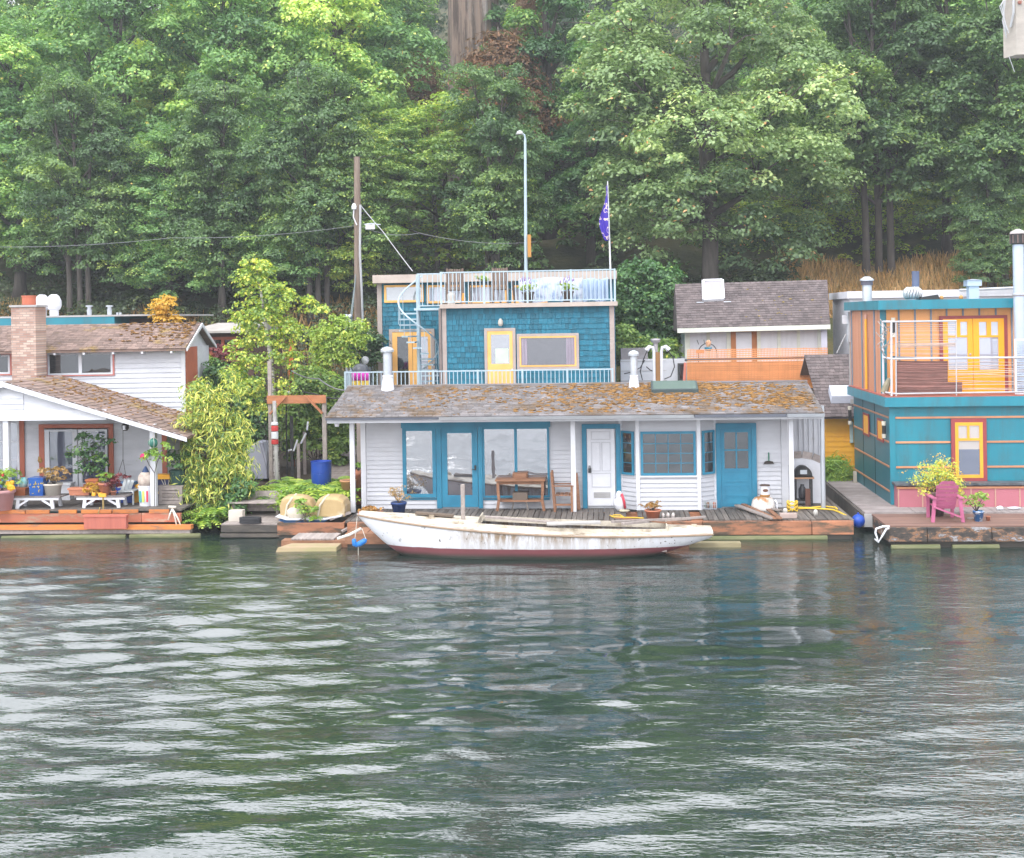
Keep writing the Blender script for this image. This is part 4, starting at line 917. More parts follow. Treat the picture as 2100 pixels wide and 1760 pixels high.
# leaning planks on the right of the dock
for (a, b_, w_, lab, mat) in (((625, 425), (1130, 655), .15, 'longest grey plank slanting across the dock edge, lower of the two', WOODL), ((690, 405), (1150, 640), .10, 'reddish edged plank lying on top of the longest grey plank', WOODB), ((1030, 480), (1180, 600), .12, 'short broken brown board beside the leaning planks', WOODB), ((985, 445), (1190, 495), .13, 'stubby grey board in front of the rusty tank', WOODL)):
    p, q = dk('T5', *a, DZ+.10), dk('T5', *b_, DZ+.04); q.y = max(q.y, 32.15); loose('loose_plank', lab, 'plank', p, q, w_, .035, mat, 'planks piled on the right end of the dock')
# terracotta pot with glass jars behind the stern
c = dk('R5', 683, 1120); c.y = 32.5; t = pot('planter_pot', 'terracotta pot with sparse reddish plant on the dock behind the boat', c, .20, .22, BRICK); plantfill(t, 'plant', (c.x, c.y, c.z+.2), .22, .2, 16, .09, 'orangefl', 53, .3)
for i, lab in enumerate(('clear jar nearest the terracotta pot behind the boat', 'clear jar in the middle of the three by the terracotta pot', 'clear jar furthest from the terracotta pot behind the boat')):
    p = dk('R5', 755+i*38, 1110); p.y = 32.55; tag(MB().lathe([(.04, 0), (.045, .09), (.03, .115), (.03, .13)], p, 12).build('glass_jar', M('jar_glass', (.55, .5, .48), rough=.1), None, True), lab, 'jar', 'three jars on the dock')
# ropes and buoy
pts = [dk('R5', x, y, DZ+.03) for x, y in ((365, 1075), (400, 1090), (460, 1085), (440, 1072), (390, 1072), (380, 1085), (460, 1090), (540, 1092), (610, 1095))]; tag(MB().tube(pts, .016, 6).build('yellow_rope', ROPEY), 'thin yellow rope coiled on the dock in front of the white sack', 'rope')
pts = [dk('T5', x, y, DZ+.04) for x, y in ((1290, 430), (1345, 470), (1330, 500), (1380, 470), (1550, 465), (1750, 475), (1860, 485), (1930, 510))]; e = pts[-1]
m = MB(); m.tube(pts+[V((5.9, 32.9, .42)), V((5.95, 32.85, .30))], .022, 7); m.tube([dk('T5', x, y, DZ+.05) for x, y in ((1330, 425), (1390, 455), (1560, 460), (1740, 440), (1890, 455), (1910, 475))], .022, 7)
pc = dk('T5', 1335, 455, DZ+.1)
for k in range(5): m.tube([pc+V((.13*math.cos(a+k), .10*math.sin(a+k), -.06+.05*k+.03*math.sin(3*a))) for a in np.linspace(0, 2*PI, 14)], .02, 6)
tag(m.build('yellow_rope', ROPEY, None, True), 'thick yellow mooring rope wound round the right porch post and run to the dock corner', 'rope')
c = A('T5', 2005, 615, 32.9); t = thing('mooring_buoy', 'round blue buoy hanging off the right corner of the dock', 'buoy', (6.10, 32.75, c.z-.17)); MB().lathe([(.17*math.cos(a), .17*math.sin(a)) for a in np.linspace(-1.5, 1.5, 12)], (6.10, 32.75, c.z), 18).build('ball', PLBLUE, t, True); MB().lathe([(.03, .15), (.03, .21)], (6.10, 32.75, c.z), 8).build('eye', PLBLUE, t)
for i, (x, y, lab) in enumerate(((1635, 560, 'white crumpled jug lying on the dock right of the planks'), (1245, 540, 'pale plastic tub on the dock below the yellow rope'))):
    p = dk('T5', x, y); t = MB().lathe([(.055, 0), (.06, .10), (.045, .14), (.02, .16)], p, 12).build('plastic_jug', M('dull_plastic', (.48, .46, .43)), None, True); tag(t, lab, 'jug')
p = dk('T5', 1290, 590); tag(MB().box(p.x-.22, p.x+.2, p.y-.08, p.y+.12, DZ, DZ+.12).build('brick_block', M('pinkish_block', (.42, .33, .30), rough=.9), bevel=.01), 'pinkish masonry block on the dock beneath the yellow rope', 'block')
# squeegee on the wall
c = A('R5', 1523, 690, FY-.05); t = thing('floor_brush', 'dark green T shaped brush hanging on the wall right of the blue door', 'brush', (c.x, FY-.05, c.z)); MB().bar((c.x, FY-.05, c.z), (c.x, FY-.05, c.z+.27), .03, .03, (0, 1, 0)).build('handle', M('green_handle', (.02, .16, .10)), t); MB().prism([(c.x-.14, c.z-.03), (c.x+.14, c.z-.03), (c.x+.10, c.z+.03), (c.x, c.z+.05), (c.x-.10, c.z+.03)], FY-.08, FY-.035, 'y').build('head', M('dark_bristle', (.05, .04, .035)), t)
# smoker, locker and fence at the right end
GY = 34.75
x0, x1, z0, z1 = rect('R5', 1700, 370, 1900, 990, 35.35)
t = thing('board_fence', 'pale grey board and batten screen at the right end of the pale house', 'fence', ((x0+x1)/2, 35.35, .45)); MB().box(x0, x1+.02, 35.36, 35.42, DZ, z1).build('board_panel', LILAC, t); m = MB()
for i in range(6): xx = x0+.04+(x1-x0-.06)*i/5; m.box(xx-.02, xx+.02, 35.325, 35.358, DZ, z1)
m.build('batten', LILAC, t); MB().box(x0-.02, x1+.04, 35.31, 35.44, z1+.002, z1+.05).build('cap_rail', TRIMW, t)
x0, x1, z0, z1 = rect('R5', 1700, 665, 1905, 965, 35.0)
t = thing('storage_locker', 'white upright locker with sloping curved top behind the black smoker', 'locker', ((x0+x1)/2, 35.1, DZ)); m = MB(); top = [(x0, z1), (x0+(x1-x0)*.35, z1+.015), (x0+(x1-x0)*.7, z1-.03), (x1, z1-.13)]
m.prism([(x0, DZ), (x1, DZ)]+top[::-1], 34.98, 35.28, 'y'); m.build('locker', TRIMW, t); m = MB()
for (a, c), (b_, d) in zip(top, top[1:]): m.bar((a, 35.13, c+.02), (b_, 35.13, d+.02), .34, .03, (0, 1, 0))
m.build('edge_trim', WOODL, t)
cx_, cz_ = A('R5', 1770, 790, GY).x, A('R5', 1770, 790, GY).z
t = thing('barbecue_smoker', 'black domed barbecue on a tall open stand by the right porch post', 'barbecue', (cx_, GY, DZ))
m = MB(); r_ = .235; m.prism([(cx_+r_*math.cos(a), cz_+r_*1.25*math.sin(a)) for a in np.linspace(0, PI, 14)], GY-.18, GY+.17, 'y'); m.build('lid', BLACK, t, True)
MB().box(cx_-.27, cx_+.27, GY-.24, GY+.2, cz_-.045, cz_-.005).build('shelf', M('rusty_shelf', (.42, .24, .14), rough=.7), t)
MB().box(cx_-.09, cx_+.09, GY-.186, GY-.18, cz_+.08, cz_+.19).build('window_plate', METAL, t)
for sx in (-1, 1):
    for y in (GY-.18, GY+.14): MB().box(cx_+sx*.21-.02, cx_+sx*.21+.02, y-.02, y+.02, DZ, cz_-.046).build('leg', BLACK, t)
MB().box(cx_-.19, cx_+.19, GY-.16, GY+.12, DZ+.12, DZ+.15).build('lower_shelf', BLACK, t)
tag(MB().lathe([(.07, 0), (.1, .05), (.1, .28), (.05, .35), (.05, .4)], (cx_-.02, GY-.02, DZ+.151), 14).build('gas_bottle', M('dark_gas_bottle', (.05, .05, .06), rough=.4), None, True), 'dark gas bottle on the lower shelf of the black barbecue', 'gas bottle')
tag(MB().box(cx_+.02, cx_+.15, GY-.30, GY-.23, DZ, DZ+.46).build('propped_brick', M('brown_pipe', (.16, .07, .05))), 'brown upright plank propped against the barbecue stand', 'board')
# pots stacked left of the house
for i, (x, y, r, h, z, mt, lab) in enumerate(((215, 1000, .26, .34, DZ, M('dark_barrel', (.10, .09, .11)), 'dark half barrel beneath the terracotta pots left of the pale house'), (225, 985, .22, .30, DZ+.42, M('tan_pot', (.50, .25, .13)), 'broad tan pot on the half barrel left of the pale house'), (272, 930, .17, .32, DZ+.60, BRICK, 'taller terracotta pot behind the tan pot left of the pale house'))):
    p = A('R4', x, y, 34.9); q = V((p.x-.02, 34.9+.3*(i == 2), z if i < 2 else DZ)); t = pot('planter_pot', lab, q, r, h if i < 2 else .95, mt, taper=.8)
    if i == 2: plantfill(t, 'plant', (q.x+.05, q.y, DZ+.95), .2, .25, 12, .1, 'fern', 60)
# ================================================================ white gabled floating house on the left
LZ = .70; LY = 35.2; PY = 33.15
RROOF = M('brown_shingle_roof', (.24, .17, .145), (.16, .11, .095), .9, 1.8, tint=.6, bump=.4, bs=25, grime=(.27, .18, .05), gs=.9, glo=.54, ghi=.66)
lh = thing('floating_house', 'white gabled floating house with brick chimney and red trimmed doors', 'house', (-15, LY, .3))
def hitp(g, x, y, P0, u):
    n = V((-u.y, u.x, 0)); d = ray(*px(g, x, y)); c = V((0, 0, HC)); k = (P0-c).dot(n)/d.dot(n); p = c+d*k
    return (p-P0).dot(u), p.z
th = math.radians(6); U6 = V((math.cos(th), math.sin(th), 0)); N6 = V((-math.sin(th), math.cos(th), 0)); P6 = at(*px('R1', 640, 500), 37.9); P6.z = 0
x6 = lambda v: P6+U6*v.x+N6*v.y+V((0, 0, v.z))
def h6(x, y): return hitp('R1', x, y, P6, U6)
uL, uR = h6(-420, 500)[0], h6(1160, 520)[0]; zt = h6(600, 432)[1]
m = MB(x6); m.box(uL, uR-.05, .015, 3.4, 1.2, zt); m.prism([(.015, zt), (3.4, zt), (1.7, zt+.66)], uL, uR-.05, 'x'); m.build('upper_wall', WHITE, lh)
siding(lh, 'siding', uL, uR-.10, 1.7, zt-.01, 0, WHITE, .15, .026, xf=x6)
m = MB(x6); m.box(uR-.10, uR+.02, -.03, .014, 1.2, zt-.01); m.build('corner_board', TRIMW, lh)
m = MB(x6); m.box(uR-.045, uR+.015, .2, 1.7, 1.2, zt-.01); m.build('end_panel', REDTR, lh)
m = MB(x6); m.box(uR-.045, uR+.02, 1.75, 3.4, 1.2, zt-.01); m.build('end_wall', WHITE, lh)
m = MB(x6); m.prism([(-.45, zt-.02), (1.7, zt+.75), (3.85, zt-.02), (3.85, zt-.10), (1.7, zt+.66), (-.45, zt-.10)], uL, uR+.14, 'x'); rf = m.build('roof', RROOF, lh)
m = MB(x6); a, b_ = uL, uR+.16; shingles(m, (a, -.47, zt-.02), (b_, -.47, zt-.02), (b_, 1.7, zt+.755), (a, 1.7, zt+.755), 15, 46, .018); s_ = m.build('shingle', RROOF, rf)
m = MB(x6); random.seed(12)
for _ in range(150):
    w_ = random.random()**.5; x = uR-2.4*random.random()**1.6; m.blob((x, -.45+2.1*w_, zt+.0+.76*w_+.02), random.uniform(.03, .09), random.uniform(.02, .06), .02, 6, 3)
kind(m.build('moss', MOSS, rf), 'stuff')
m = MB(x6); m.prism([(-.45, zt-.11), (-.45, zt-.03), (1.7, zt+.74), (3.85, zt-.03), (3.85, zt-.13), (1.7, zt+.62)], uR+.165, uR+.20, 'x'); m.build('barge_board', TRIMW, rf)
m = MB(x6)
for i in range(9): u = uL+.3+i*(uR-uL-.6)/8; m.box(u-.03, u+.03, -.44, -.01, zt-.17, zt-.105)
m.build('rafter_end', TRIMW, rf)
for (l, t_, r, b_, nx) in ((-160, 468, 78, 598, 1), (228, 462, 292, 598, 1), (292, 456, 722, 600, 2)):
    u0, z1_ = h6(l, t_); u1, z0_ = h6(r, b_); wdw = window3(lh, u0+.05, u1-.05, z0_+.04, z1_-.02, -.02, TRIMW, .055, GLASSD, nx, 1, mun=.10, xf=x6)
    m = MB(x6); frame_rect(m, u0, u1, z0_, z1_+.02, -.06, -.018, .048); m.build('casing', M('faded_red_trim', (.55, .20, .18), (.48, .15, .12)), wdw)
# brick chimney
n = NT('chimney_brick'); br = n.n('TexBrick', i_Vector=n.n('Mapping', i_Vector=n.n('TexCoord').outputs['Object'], i_Rotation=(PI/2, 0, 0)).outputs[0], i_Scale=6.0, i_Color1=(.34, .19, .15, 1), i_Color2=(.62, .47, .39, 1), i_Mortar=(.30, .25, .23, 1), offset=.5); br.inputs['Mortar Size'].default_value = .06; br.inputs['Row Height'].default_value = .42; br.inputs['Brick Width'].default_value = 1.3
BRK = n.done(n.mix(n.ramp(n.noise(3, 5), [(.4, 0.), (.8, .5)]), br.outputs[0], (.24, .17, .14)), .9, n.bump(n.noise(25, 4), .4, .01))
c0, c1, z0_, z1_ = rect('R1', 72, 158, 225, 600, 36.6)
ch = MB().box(c0, c1, 36.6, 37.3, 2.6, z1_-.06).build('chimney', BRK, lh)
m = MB(); m.box(c0-.04, c1+.05, 36.56, 37.34, z1_-.058, z1_+.0); m.build('cap', GREYC, ch)
p0, p1, q0, q1 = rect('R1', 96, 103, 196, 143, 36.8); MB().lathe([(.19, 0), (.2, .02), (.2, q1-z1_-.02), (.215, q1-z1_-.02), (.215, q1-z1_+.02), (.15, q1-z1_+.02)], ((c0+c1)/2+.02, 36.95, z1_), 16).build('chimney_pot', REDTR, ch)
# lower block
xR = A('R1', 1048, 1100, LY).x
ax, az = A('R1', 20, 634, PY).x, A('R1', 20, 634, PY).z
ex, ez = A('R1', 1168, 982, PY).x, A('R1', 1168, 982, PY).z
sl = (az-ez)/(ex-ax); zw = ez+sl*(ex-xR)-.16
MB().prism([(-24, .3), (xR-.03, .3), (xR-.03, zw), (xR-.03-(3.05-zw)/sl, 3.05), (-24, 3.05)], LY+.015, 36.35, 'y').build('lower_wall', WHITE, lh)
siding(lh, 'siding', -24, A('R1', 1020, 1100, LY).x, LZ, zw-.05, LY, WHITE, .15, .016)
x0, x1, z0, z1 = rect('R1', 1020, 960, 1050, 1210, LY); MB().box(x0, x1, LY-.03, LY+.012, LZ, zw-.05).build('corner_board', REDTR, lh)
x0, x1, z0, z1 = rect('R1', 1075, 985, 1142, 1195, 36.4); sw = MB().box(xR-.02, x1+.3, 36.4, 37.4, .5, 2.75).build('side_bay', M('dark_red_siding', (.22, .07, .05), (.15, .05, .04), .7, 2, (6, 1, .5)), lh)
m = MB()
for i in range(3): xx = x0+.03+i*.27; m.box(xx-.03, xx+.03, 36.36, 36.398, 1.3, 2.7)
m.build('trim', M('pinkish_trim', (.52, .36, .33)), sw)
WY = LY-.03
x0, x1, z0, z1 = rect('R1', 250, 905, 716, 1290, WY); m = MB(); m.box(x0, x0+.17, WY-.05, WY-.002, LZ, z1); m.box(x1-.17, x1, WY-.05, WY-.002, LZ, z1); m.box(x0+.17, x1-.17, WY-.05, WY-.002, z1-.15, z1); m.build('door_casing', REDTR, lh)
for l, r, gl, gr in ((284, 490, 315, 460), (497, 688, 520, 666)):
    a0, a1, _, zz1 = rect('R1', l, 930, r, 1280, WY); g0, g1, h0, h1 = rect('R1', gl, 952, gr, 1275, WY); m = MB()
    m.box(a0, g0, WY-.05, WY-.004, LZ+.02, zz1); m.box(g1, a1, WY-.05, WY-.004, LZ+.02, zz1); m.box(g0, g1, WY-.05, WY-.004, h1, zz1); m.box(g0, g1, WY-.05, WY-.004, LZ+.02, h0)
    dr = m.build('french_door', TRIMW, lh); MB().box(g0-.003, g1+.003, WY-.02, WY-.014, h0-.003, h1+.003).build('pane', glassmat('dusky_door_glass', (.07, .08, .12), .18), dr)
x0, x1, z0, z1 = rect('R1', -170, 888, 126, 1258, WY); wdw = window3(lh, x0, x1, z0, z1, WY, TRIMW, .06, GLASSL, 3, 3, mun=.03); _, x2, _, _ = rect('R1', 126, 900, 156, 1250, WY); MB().box(x1+.002, x2, WY-.04, WY-.003, LZ, z1+.05).build('casing', REDTR, wdw)
# porch roof: a gable facing the water
ax, az = A('R1', 20, 634, PY).x, A('R1', 20, 634, PY).z
ex, ez = A('R1', 1168, 982, PY).x, A('R1', 1168, 982, PY).z
sl = (az-ez)/(ex-ax); lx = ax-(ex-ax); yb = 36.7
pf = MB().prism([(lx, ez-.09), (lx, ez-.02), (ax, az-.02), (ex, ez-.02), (ex, ez-.09), (ax, az-.10)], PY+.03, yb, 'y').build('porch_roof', RROOF, lh)
m = MB(); shingles(m, (ex+.03, PY-.02, ez-.02), (ex+.03, yb, ez-.02), (ax, yb, az-.015), (ax, PY-.02, az-.015), 26, 20, .02)
shingles(m, (lx-.03, yb, ez-.02), (lx-.03, PY-.02, ez-.02), (ax, PY-.02, az-.015), (ax, yb, az-.015), 26, 20, .02); m.build('shingle', RROOF, pf)
m = MB(); random.seed(5)
for _ in range(260):
    w_ = random.random(); y = PY+.3+(yb-PY-.4)*random.random()**.6; m.blob((ax+(ex-ax)*w_, y, az-(az-ez)*w_+.01), random.uniform(.02, .06), random.uniform(.03, .07), .02, 6, 3)
kind(m.build('moss', MOSS, pf), 'stuff')
m = MB(); m.prism([(lx, ez-.16), (lx, ez-.005), (ax, az-.005), (ex+.02, ez-.005), (ex+.02, ez-.15), (ax, az-.17)], PY-.01, PY+.028, 'y'); m.build('barge_board', TRIMW, pf)
zb = A('R1', 300, 872, PY+.25).z; gxr = ex-(zb+.19-ez)/sl*0-(.0)
xr_ = ax+(az-.20-(zb+.02))/sl
gb = MB().prism([(ax-(xr_-ax), zb+.01), (xr_, zb+.01), (ax, az-.16)], PY+.20, PY+.26, 'y').build('gable_wall', WHITE, lh)
zl = A('R1', 300, 812, PY+.2).z; m = MB()
m.box(ax-(xr_-ax)+.0, xr_+.05, PY+.16, PY+.198, zb-.04, zl-.02); m.build('fascia_beam', TRIMW, gb)
siding(gb, 'siding', ax-(az-.2-zl-.45)/sl, ax+(az-.2-zl-.45)/sl, zl, zl+.45, PY+.185, WHITE, .15)
for l, r, t_ in ((27, 66, 880), (945, 986, 930)):
    c = A('R1', (l+r)/2, 1150, 33.45); MB().box(c.x-.075, c.x+.075, 33.37, 33.53, LZ, A('R1', l, t_, 33.4).z+.1).build('post', TRIMW, lh)
c = A('R1', 787, 920, 33.9); t = thing('porch_lantern', 'black caged lantern hanging under the sloping porch roof', 'lantern', (c.x, 33.9, c.z-.13)); MB().lathe([(.06, -.12), (.10, -.06), (.10, .04), (.04, .09), (.015, .12)], c, 10).build('cage', BLACK, t); MB().tube([c+V((0, 0, .1)), c+V((-.03, 0, .35))], .012, 5).build('hook', BLACK, t); MB().lathe([(.05, -.09), (.05, .03)], (c.x, c.y-.06, c.z), 8).build('glass', TRIMW, t)
a, b1, b2 = A('R1', 773, 945, 33.9), A('R1', 738, 1230, 33.9), A('R1', 792, 1240, 33.9); mid = A('R1', 773, 1125, 33.9); m = MB(); m.tube([a, mid], .007, 5); m.tube([mid, b1], .007, 5); m.tube([mid, b2], .007, 5); tag(m.build('hanging_cord', CORD), 'thin cords dividing in two below the caged lantern', 'cord')
# ================================================================ its dock
dock = thing('dock', 'red and orange edged dock of the white gabled house', 'dock', (-15, 33, 0))
dxr = A('S1', 1982, 900, 32.85).x; oxr = A('S1', 2110, 1040, 32.75).x
m = MB(); slats(m, -22, dxr, 32.86, LY+.3, LZ-.045, LZ, 24, .05, 'y'); m.build('deck_board', WOODG, dock)
m = MB(); random.seed(2); x = -22
while x < dxr-.3:
    w_ = random.uniform(.6, 1.3); m.box(x, min(dxr, x+w_*random.uniform(.6, 1)), 32.80, 32.857, LZ-.10, LZ-.005); x += w_
ORB = M('orange_painted_timber', (.55, .20, .05), (.42, .14, .05), .75, 2, (.8, 1, 3), tint=.25, grime=(.22, .13, .08), gs=2, glo=.52, ghi=.66)
m.build('edge_board', ORB, dock)
m = MB(); xs = [-22, -17.2, -16.6, -12.6, dxr]
for a, c in zip(xs, xs[1:]): m.box(a, c-.015, 32.82, 32.92, .36, LZ-.105)
m.build('face_beam', M('faded_red_timber', (.42, .15, .09), (.34, .12, .075), .8, 1.5, (.8, 1, 3), tint=.3, grime=(.34, .27, .2), gs=1.4, glo=.52, ghi=.64), dock)
MB().box(-22, oxr, 32.58, 32.80, .20, .31).build('bumper', ORB, dock); MB().box(-22, oxr-.05, 32.63, 32.85, .09, .195).build('waler', WOODL, dock)
MB().box(-22, dxr+.1, 32.75, LY+1, -.4, .088).build('float', DARKW, dock)
m = MB(); m.tube([(-16.3, 32.50, .0), (-14, 32.45, .015), (-12.9, 32.45, .03)], [.06, .09, .07], 8); m.build('floating_log', ALGAE, dock, True); MB().tube([(-12.8, 32.5, .03), (-10.9, 32.5, .05)], .07, 8).build('floating_log', ALGAE, dock, True)
x0, x1, z0, z1 = rect('S1', 930, 905, 1390, 1055, 32.5); t = thing('flower_box', 'empty red painted flower box hung on the front of the red and orange dock', 'flower box', ((x0+x1)/2, 32.5, z0)); RB = M('red_box_paint', (.46, .14, .10), (.38, .11, .08), .75, 2, (5, 1, .5)); MB().box(x0, x1, 32.42, 32.575, z0, z1-.05).build('box', RB, t); MB().box(x0-.02, x1+.02, 32.40, 32.577, z1-.048, z1).build('rim', RB, t)
m = MB(); c = A('S1', 1885, 840, 32.79)
for dx, dz in ((-.10, -.30), (.16, -.60), (.30, -.60)): m.tube([c, c+V((dx*.5, -.03, dz*.4)), c+V((dx, -.05, dz))], .022, 6)
m.tube([c+V((-.10, 0, .05)), c+V((.10, 0, .04))], .035, 7); tag(m.build('mooring_rope', ROPEW, None, True), 'white mooring rope knotted over the right end of the red and orange dock', 'rope')
# ================================================================ things on that dock
def ld(x, y): return dk('S1', x, y, LZ)
def bench(l, r, ytop, yfoot, lab):
    c = ld((l+r)/2, yfoot); y = c.y; x0, x1 = A('S1', l, yfoot, y).x, A('S1', r, yfoot, y).x; zt = A('S1', (l+r)/2, ytop, y).z
    t = thing('trestle_table', lab, 'table', ((x0+x1)/2, y+.25, LZ), 'low trestle tables'); m = MB(); slats(m, x0-.25, x1+.22, y-.05, y+.55, zt-.035, zt, 4, .08, 'y'); m.build('table_top', M('dark_lichen_board', (.13, .11, .11), (.24, .22, .21), .9, 6, (1, 3, 3), tint=.3), t)
    MB().box(x0-.2, x1+.17, y-.03, y+.01, zt-.10, zt-.037).build('apron', TRIMW, t)
    for x, s in ((x0, 1), (x1, -1)):
        m = MB(); m.bar((x, y, LZ), (x+s*.03, y, zt-.1), .085, .06, (0, 1, 0)); m.build('leg', TRIMW, t); MB().bar((x+s*.03, y+.005, LZ+.07), (x+s*.30, y+.005, zt-.1), .05, .05, (0, 1, 0)).build('brace', TRIMW, t)
        MB().bar((x, y+.48, LZ), (x+s*.03, y+.48, zt-.1), .085, .06, (0, 1, 0)).build('leg', TRIMW, t)
    return x0, x1, y, zt
b1 = bench(190, 580, 705, 840, 'low white legged trestle table with dark top beside the pink flower pot')
b2 = bench(920, 1300, 700, 830, 'low white legged trestle table with dark top, the one carrying yellow blocks')
TZ = b1[3]; Tz2 = b2[3]
def on(x, y, Y, z): p = A('S1', x, y, Y); return V((p.x, Y, z))
def boxpot(name, lab, cat, l, t_, r, Y, z, mat, dep=.3, taper=.06):
    x0, x1, _, z1 = rect('S1', l, t_, r, t_+60, Y); t = thing(name, lab, cat, ((x0+x1)/2, Y, z)); k = (x1-x0)*taper
    MB().hexa([(x0+k, Y-dep/2+.03, z), (x1-k, Y-dep/2+.03, z), (x1-k, Y+dep/2-.03, z), (x0+k, Y+dep/2-.03, z), (x0, Y-dep/2, z1), (x1, Y-dep/2, z1), (x1, Y+dep/2, z1), (x0, Y+dep/2, z1)]).build('trough', mat, t)
    MB().box(x0-.012, x1+.012, Y-dep/2-.012, Y+dep/2+.012, z1-.04, z1+.004).build('rim', mat, t); return t, V(((x0+x1)/2, Y, z1))
by = b1[2]+.25
boxpot('planter_trough', 'long terracotta trough on the trestle tables in front of the french doors', 'planter', 768, 610, 1000, by, max(TZ, Tz2), BRICK)
t, c = boxpot('planter_pot', 'square blue glazed pot with gold leaf pattern on the left trestle table', 'flower pot', 345, 495, 505, by, TZ, M('cobalt_glaze', (.01, .10, .40), (.01, .06, .28), .25, 3), .4)
m = MB(); random.seed(8)
for _ in range(16): a = random.uniform(0, PI); x, z = c.x+random.uniform(-.2, .2), c.z-random.uniform(.12, .42); m.bar((x, by-.203, z), (x+.05*math.cos(a), by-.203, z+.05*math.sin(a)), .02, .012, (0, 1, 0))
m.build('leaf_pattern', M('gold_paint', (.5, .38, .08)), t)
boxpot('planter_trough', 'low red trough at the left end of the left trestle table', 'planter', 165, 608, 300, by, TZ, M('red_trough', (.48, .15, .06)))
t, c = boxpot('planter_trough', 'red trough on the deck just behind the terracotta pot', 'planter', 960, 515, 1090, by+.7, LZ+.25, M('red_trough', (.48, .15, .06)))
c = on(580, 680, by, TZ); t = pot('planter_pot', 'round white pot with a dry tan plant beside the cobalt pot', c, .24, .32, M('cream_glaze', (.60, .56, .50)), taper=.8); plantfill(t, 'plant', (c.x+.03, by, c.z+.3), .3, .42, 20, .14, 'dry', 61, .3)
c = on(255, 600, by+.05, TZ+.22); t = thing('glass_bottle', 'crumpled turquoise clear bottle lying on the low red trough', 'bottle', c); m = MB(); m.blob(c+V((0, 0, .10)), .13, .1, .16, 9, 6, .15); m.build('bottle', M('turquoise_glass', (.12, .42, .44), (.45, .55, .55), .2, 6), t, True)
c = ld(1070, 800); c.y = by+.95; t = pot('planter_pot', 'big leafy dark green shrub in a red pot before the right french door', V((c.x-.35, c.y, LZ)), .26, .5, M('dark_red_pot', (.33, .09, .07)))
rng = np.random.default_rng(71); cc = [(c.x-.35+rng.normal()*.26-.12*(i % 5 == 0), c.y+rng.normal()*.2, LZ+.75+1.15*rng.random()) for i in range(46)]+[(A('S1', x, y, c.y).x, c.y, A('S1', x, y, c.y).z) for x, y in ((750, 250), (770, 270), (860, 240), (880, 360), (860, 440), (830, 440), (900, 400))]
cc = np.array(cc); P, Fc, ti = clumps(rng, cc, np.tile([0, -.6, .2], (len(cc), 1)), 16, .17, .13, flat=.8, dome=.4, up=.5, asp=.5); mesh_obj('foliage', P, Fc, LM['ivy'], t, ti)
m = MB(); [m.tube([(c.x-.35, c.y, LZ+.45), (c.x-.35, c.y, LZ+.8), tuple(q)], .008, 5) for q in cc[::3]]; m.build('stem', BARK, t)
c = on(1150, 680, by, Tz2); t = pot('planter_pot', 'plain terracotta pot on the right trestle table', c, .17, .34, BRICK, taper=.65)
plantfill(t, 'plant', (c.x+.05, by, c.z+.3), .22, .3, 14, .1, 'fern', 62)
c = on(985, 640, by-.02, Tz2); t = thing('yellow_plant', 'small spiky yellow green plant between trough and terracotta pot', 'plant', c); plantfill(t, 'leaves', c, .2, .34, 16, .16, 'yellow', 63, .3)
c = on(1240, 660, by, Tz2); t = pot('planter_pot', 'small dark pot with red leaved plant next to the white folding chair', c, .09, .12, BRICK); plantfill(t, 'plant', (c.x, by, c.z+.1), .24, .45, 22, .12, 'red', 64, .5)
for i, x in enumerate((1027, 1098)): p = on(x, 670, b2[2]-.02, Tz2); tag(MB().box(p.x-.05, p.x+.05, p.y-.04, p.y+.04, p.z, p.z+.09).build('yellow_block', YEL, bevel=.01), ('left', 'right')[i]+' one of two yellow blocks on the edge of the right trestle table', 'block', 'yellow blocks on the table edge')
# white folding chair
y = b2[2]+.55; t = thing('folding_chair', 'white slatted folding chair seen from behind, right of the trestle tables', 'chair', on(1370, 680, y, LZ)); WB = M('bluish_white_slats', (.68, .72, .74))
for i, xx in enumerate((1345, 1385, 1425)): p, q = A('S1', xx-30, 690, y+.1*i), A('S1', xx+30, 525, y+.1*i+.05); MB().bar(p, q, .085, .025, (0, 1, 0)).build('back_slat', WB, t)
p, q = A('S1', 1290, 605, y-.1), A('S1', 1345, 600, y+.2); MB().bar(p, q, .05, .04).build('armrest', WB, t)
p = A('S1', 1310, 690, y); MB().box(p.x-.02, p.x+.42, y-.1, y+.42, LZ+.36, LZ+.39).build('seat', WB, t)
for dx in (0, .38): MB().box(p.x+dx, p.x+dx+.04, y-.08, y-.04, LZ, LZ+.358).build('leg', WB, t)
# cooler, kayak stand, bucket and sack, crate
x0, x1, z0, z1 = rect('S1', 1340, 645, 1450, 795, 34.0); t = thing('cool_box', 'blue cool box with grey handle behind the white folding chair', 'cool box', ((x0+x1)/2, 34.2, LZ)); MB().box(x0-.2, x1, 34.0, 34.4, LZ, LZ+.48).build('body', PLBLUE, t, bevel=.02); MB().box(x0-.21, x1+.01, 33.99, 34.41, LZ+.485, LZ+.56).build('lid', M('light_blue_plastic', (.10, .25, .50)), t); MB().box(x1+.012, x1+.04, 34.1, 34.3, LZ+.38, LZ+.42).build('handle', METAL, t)
p, q = A('S1', 1500, 795, 34.05), A('S1', 1492, 575, 34.2); tag(MB().bar((p.x, 34.05, LZ), (q.x, 34.2, q.z), .22, .06, (0, 1, 0)).build('yellow_float', M('ochre_plastic', (.70, .36, .03)), bevel=.03), 'upright ochre yellow plastic float left of the white bucket', 'float')
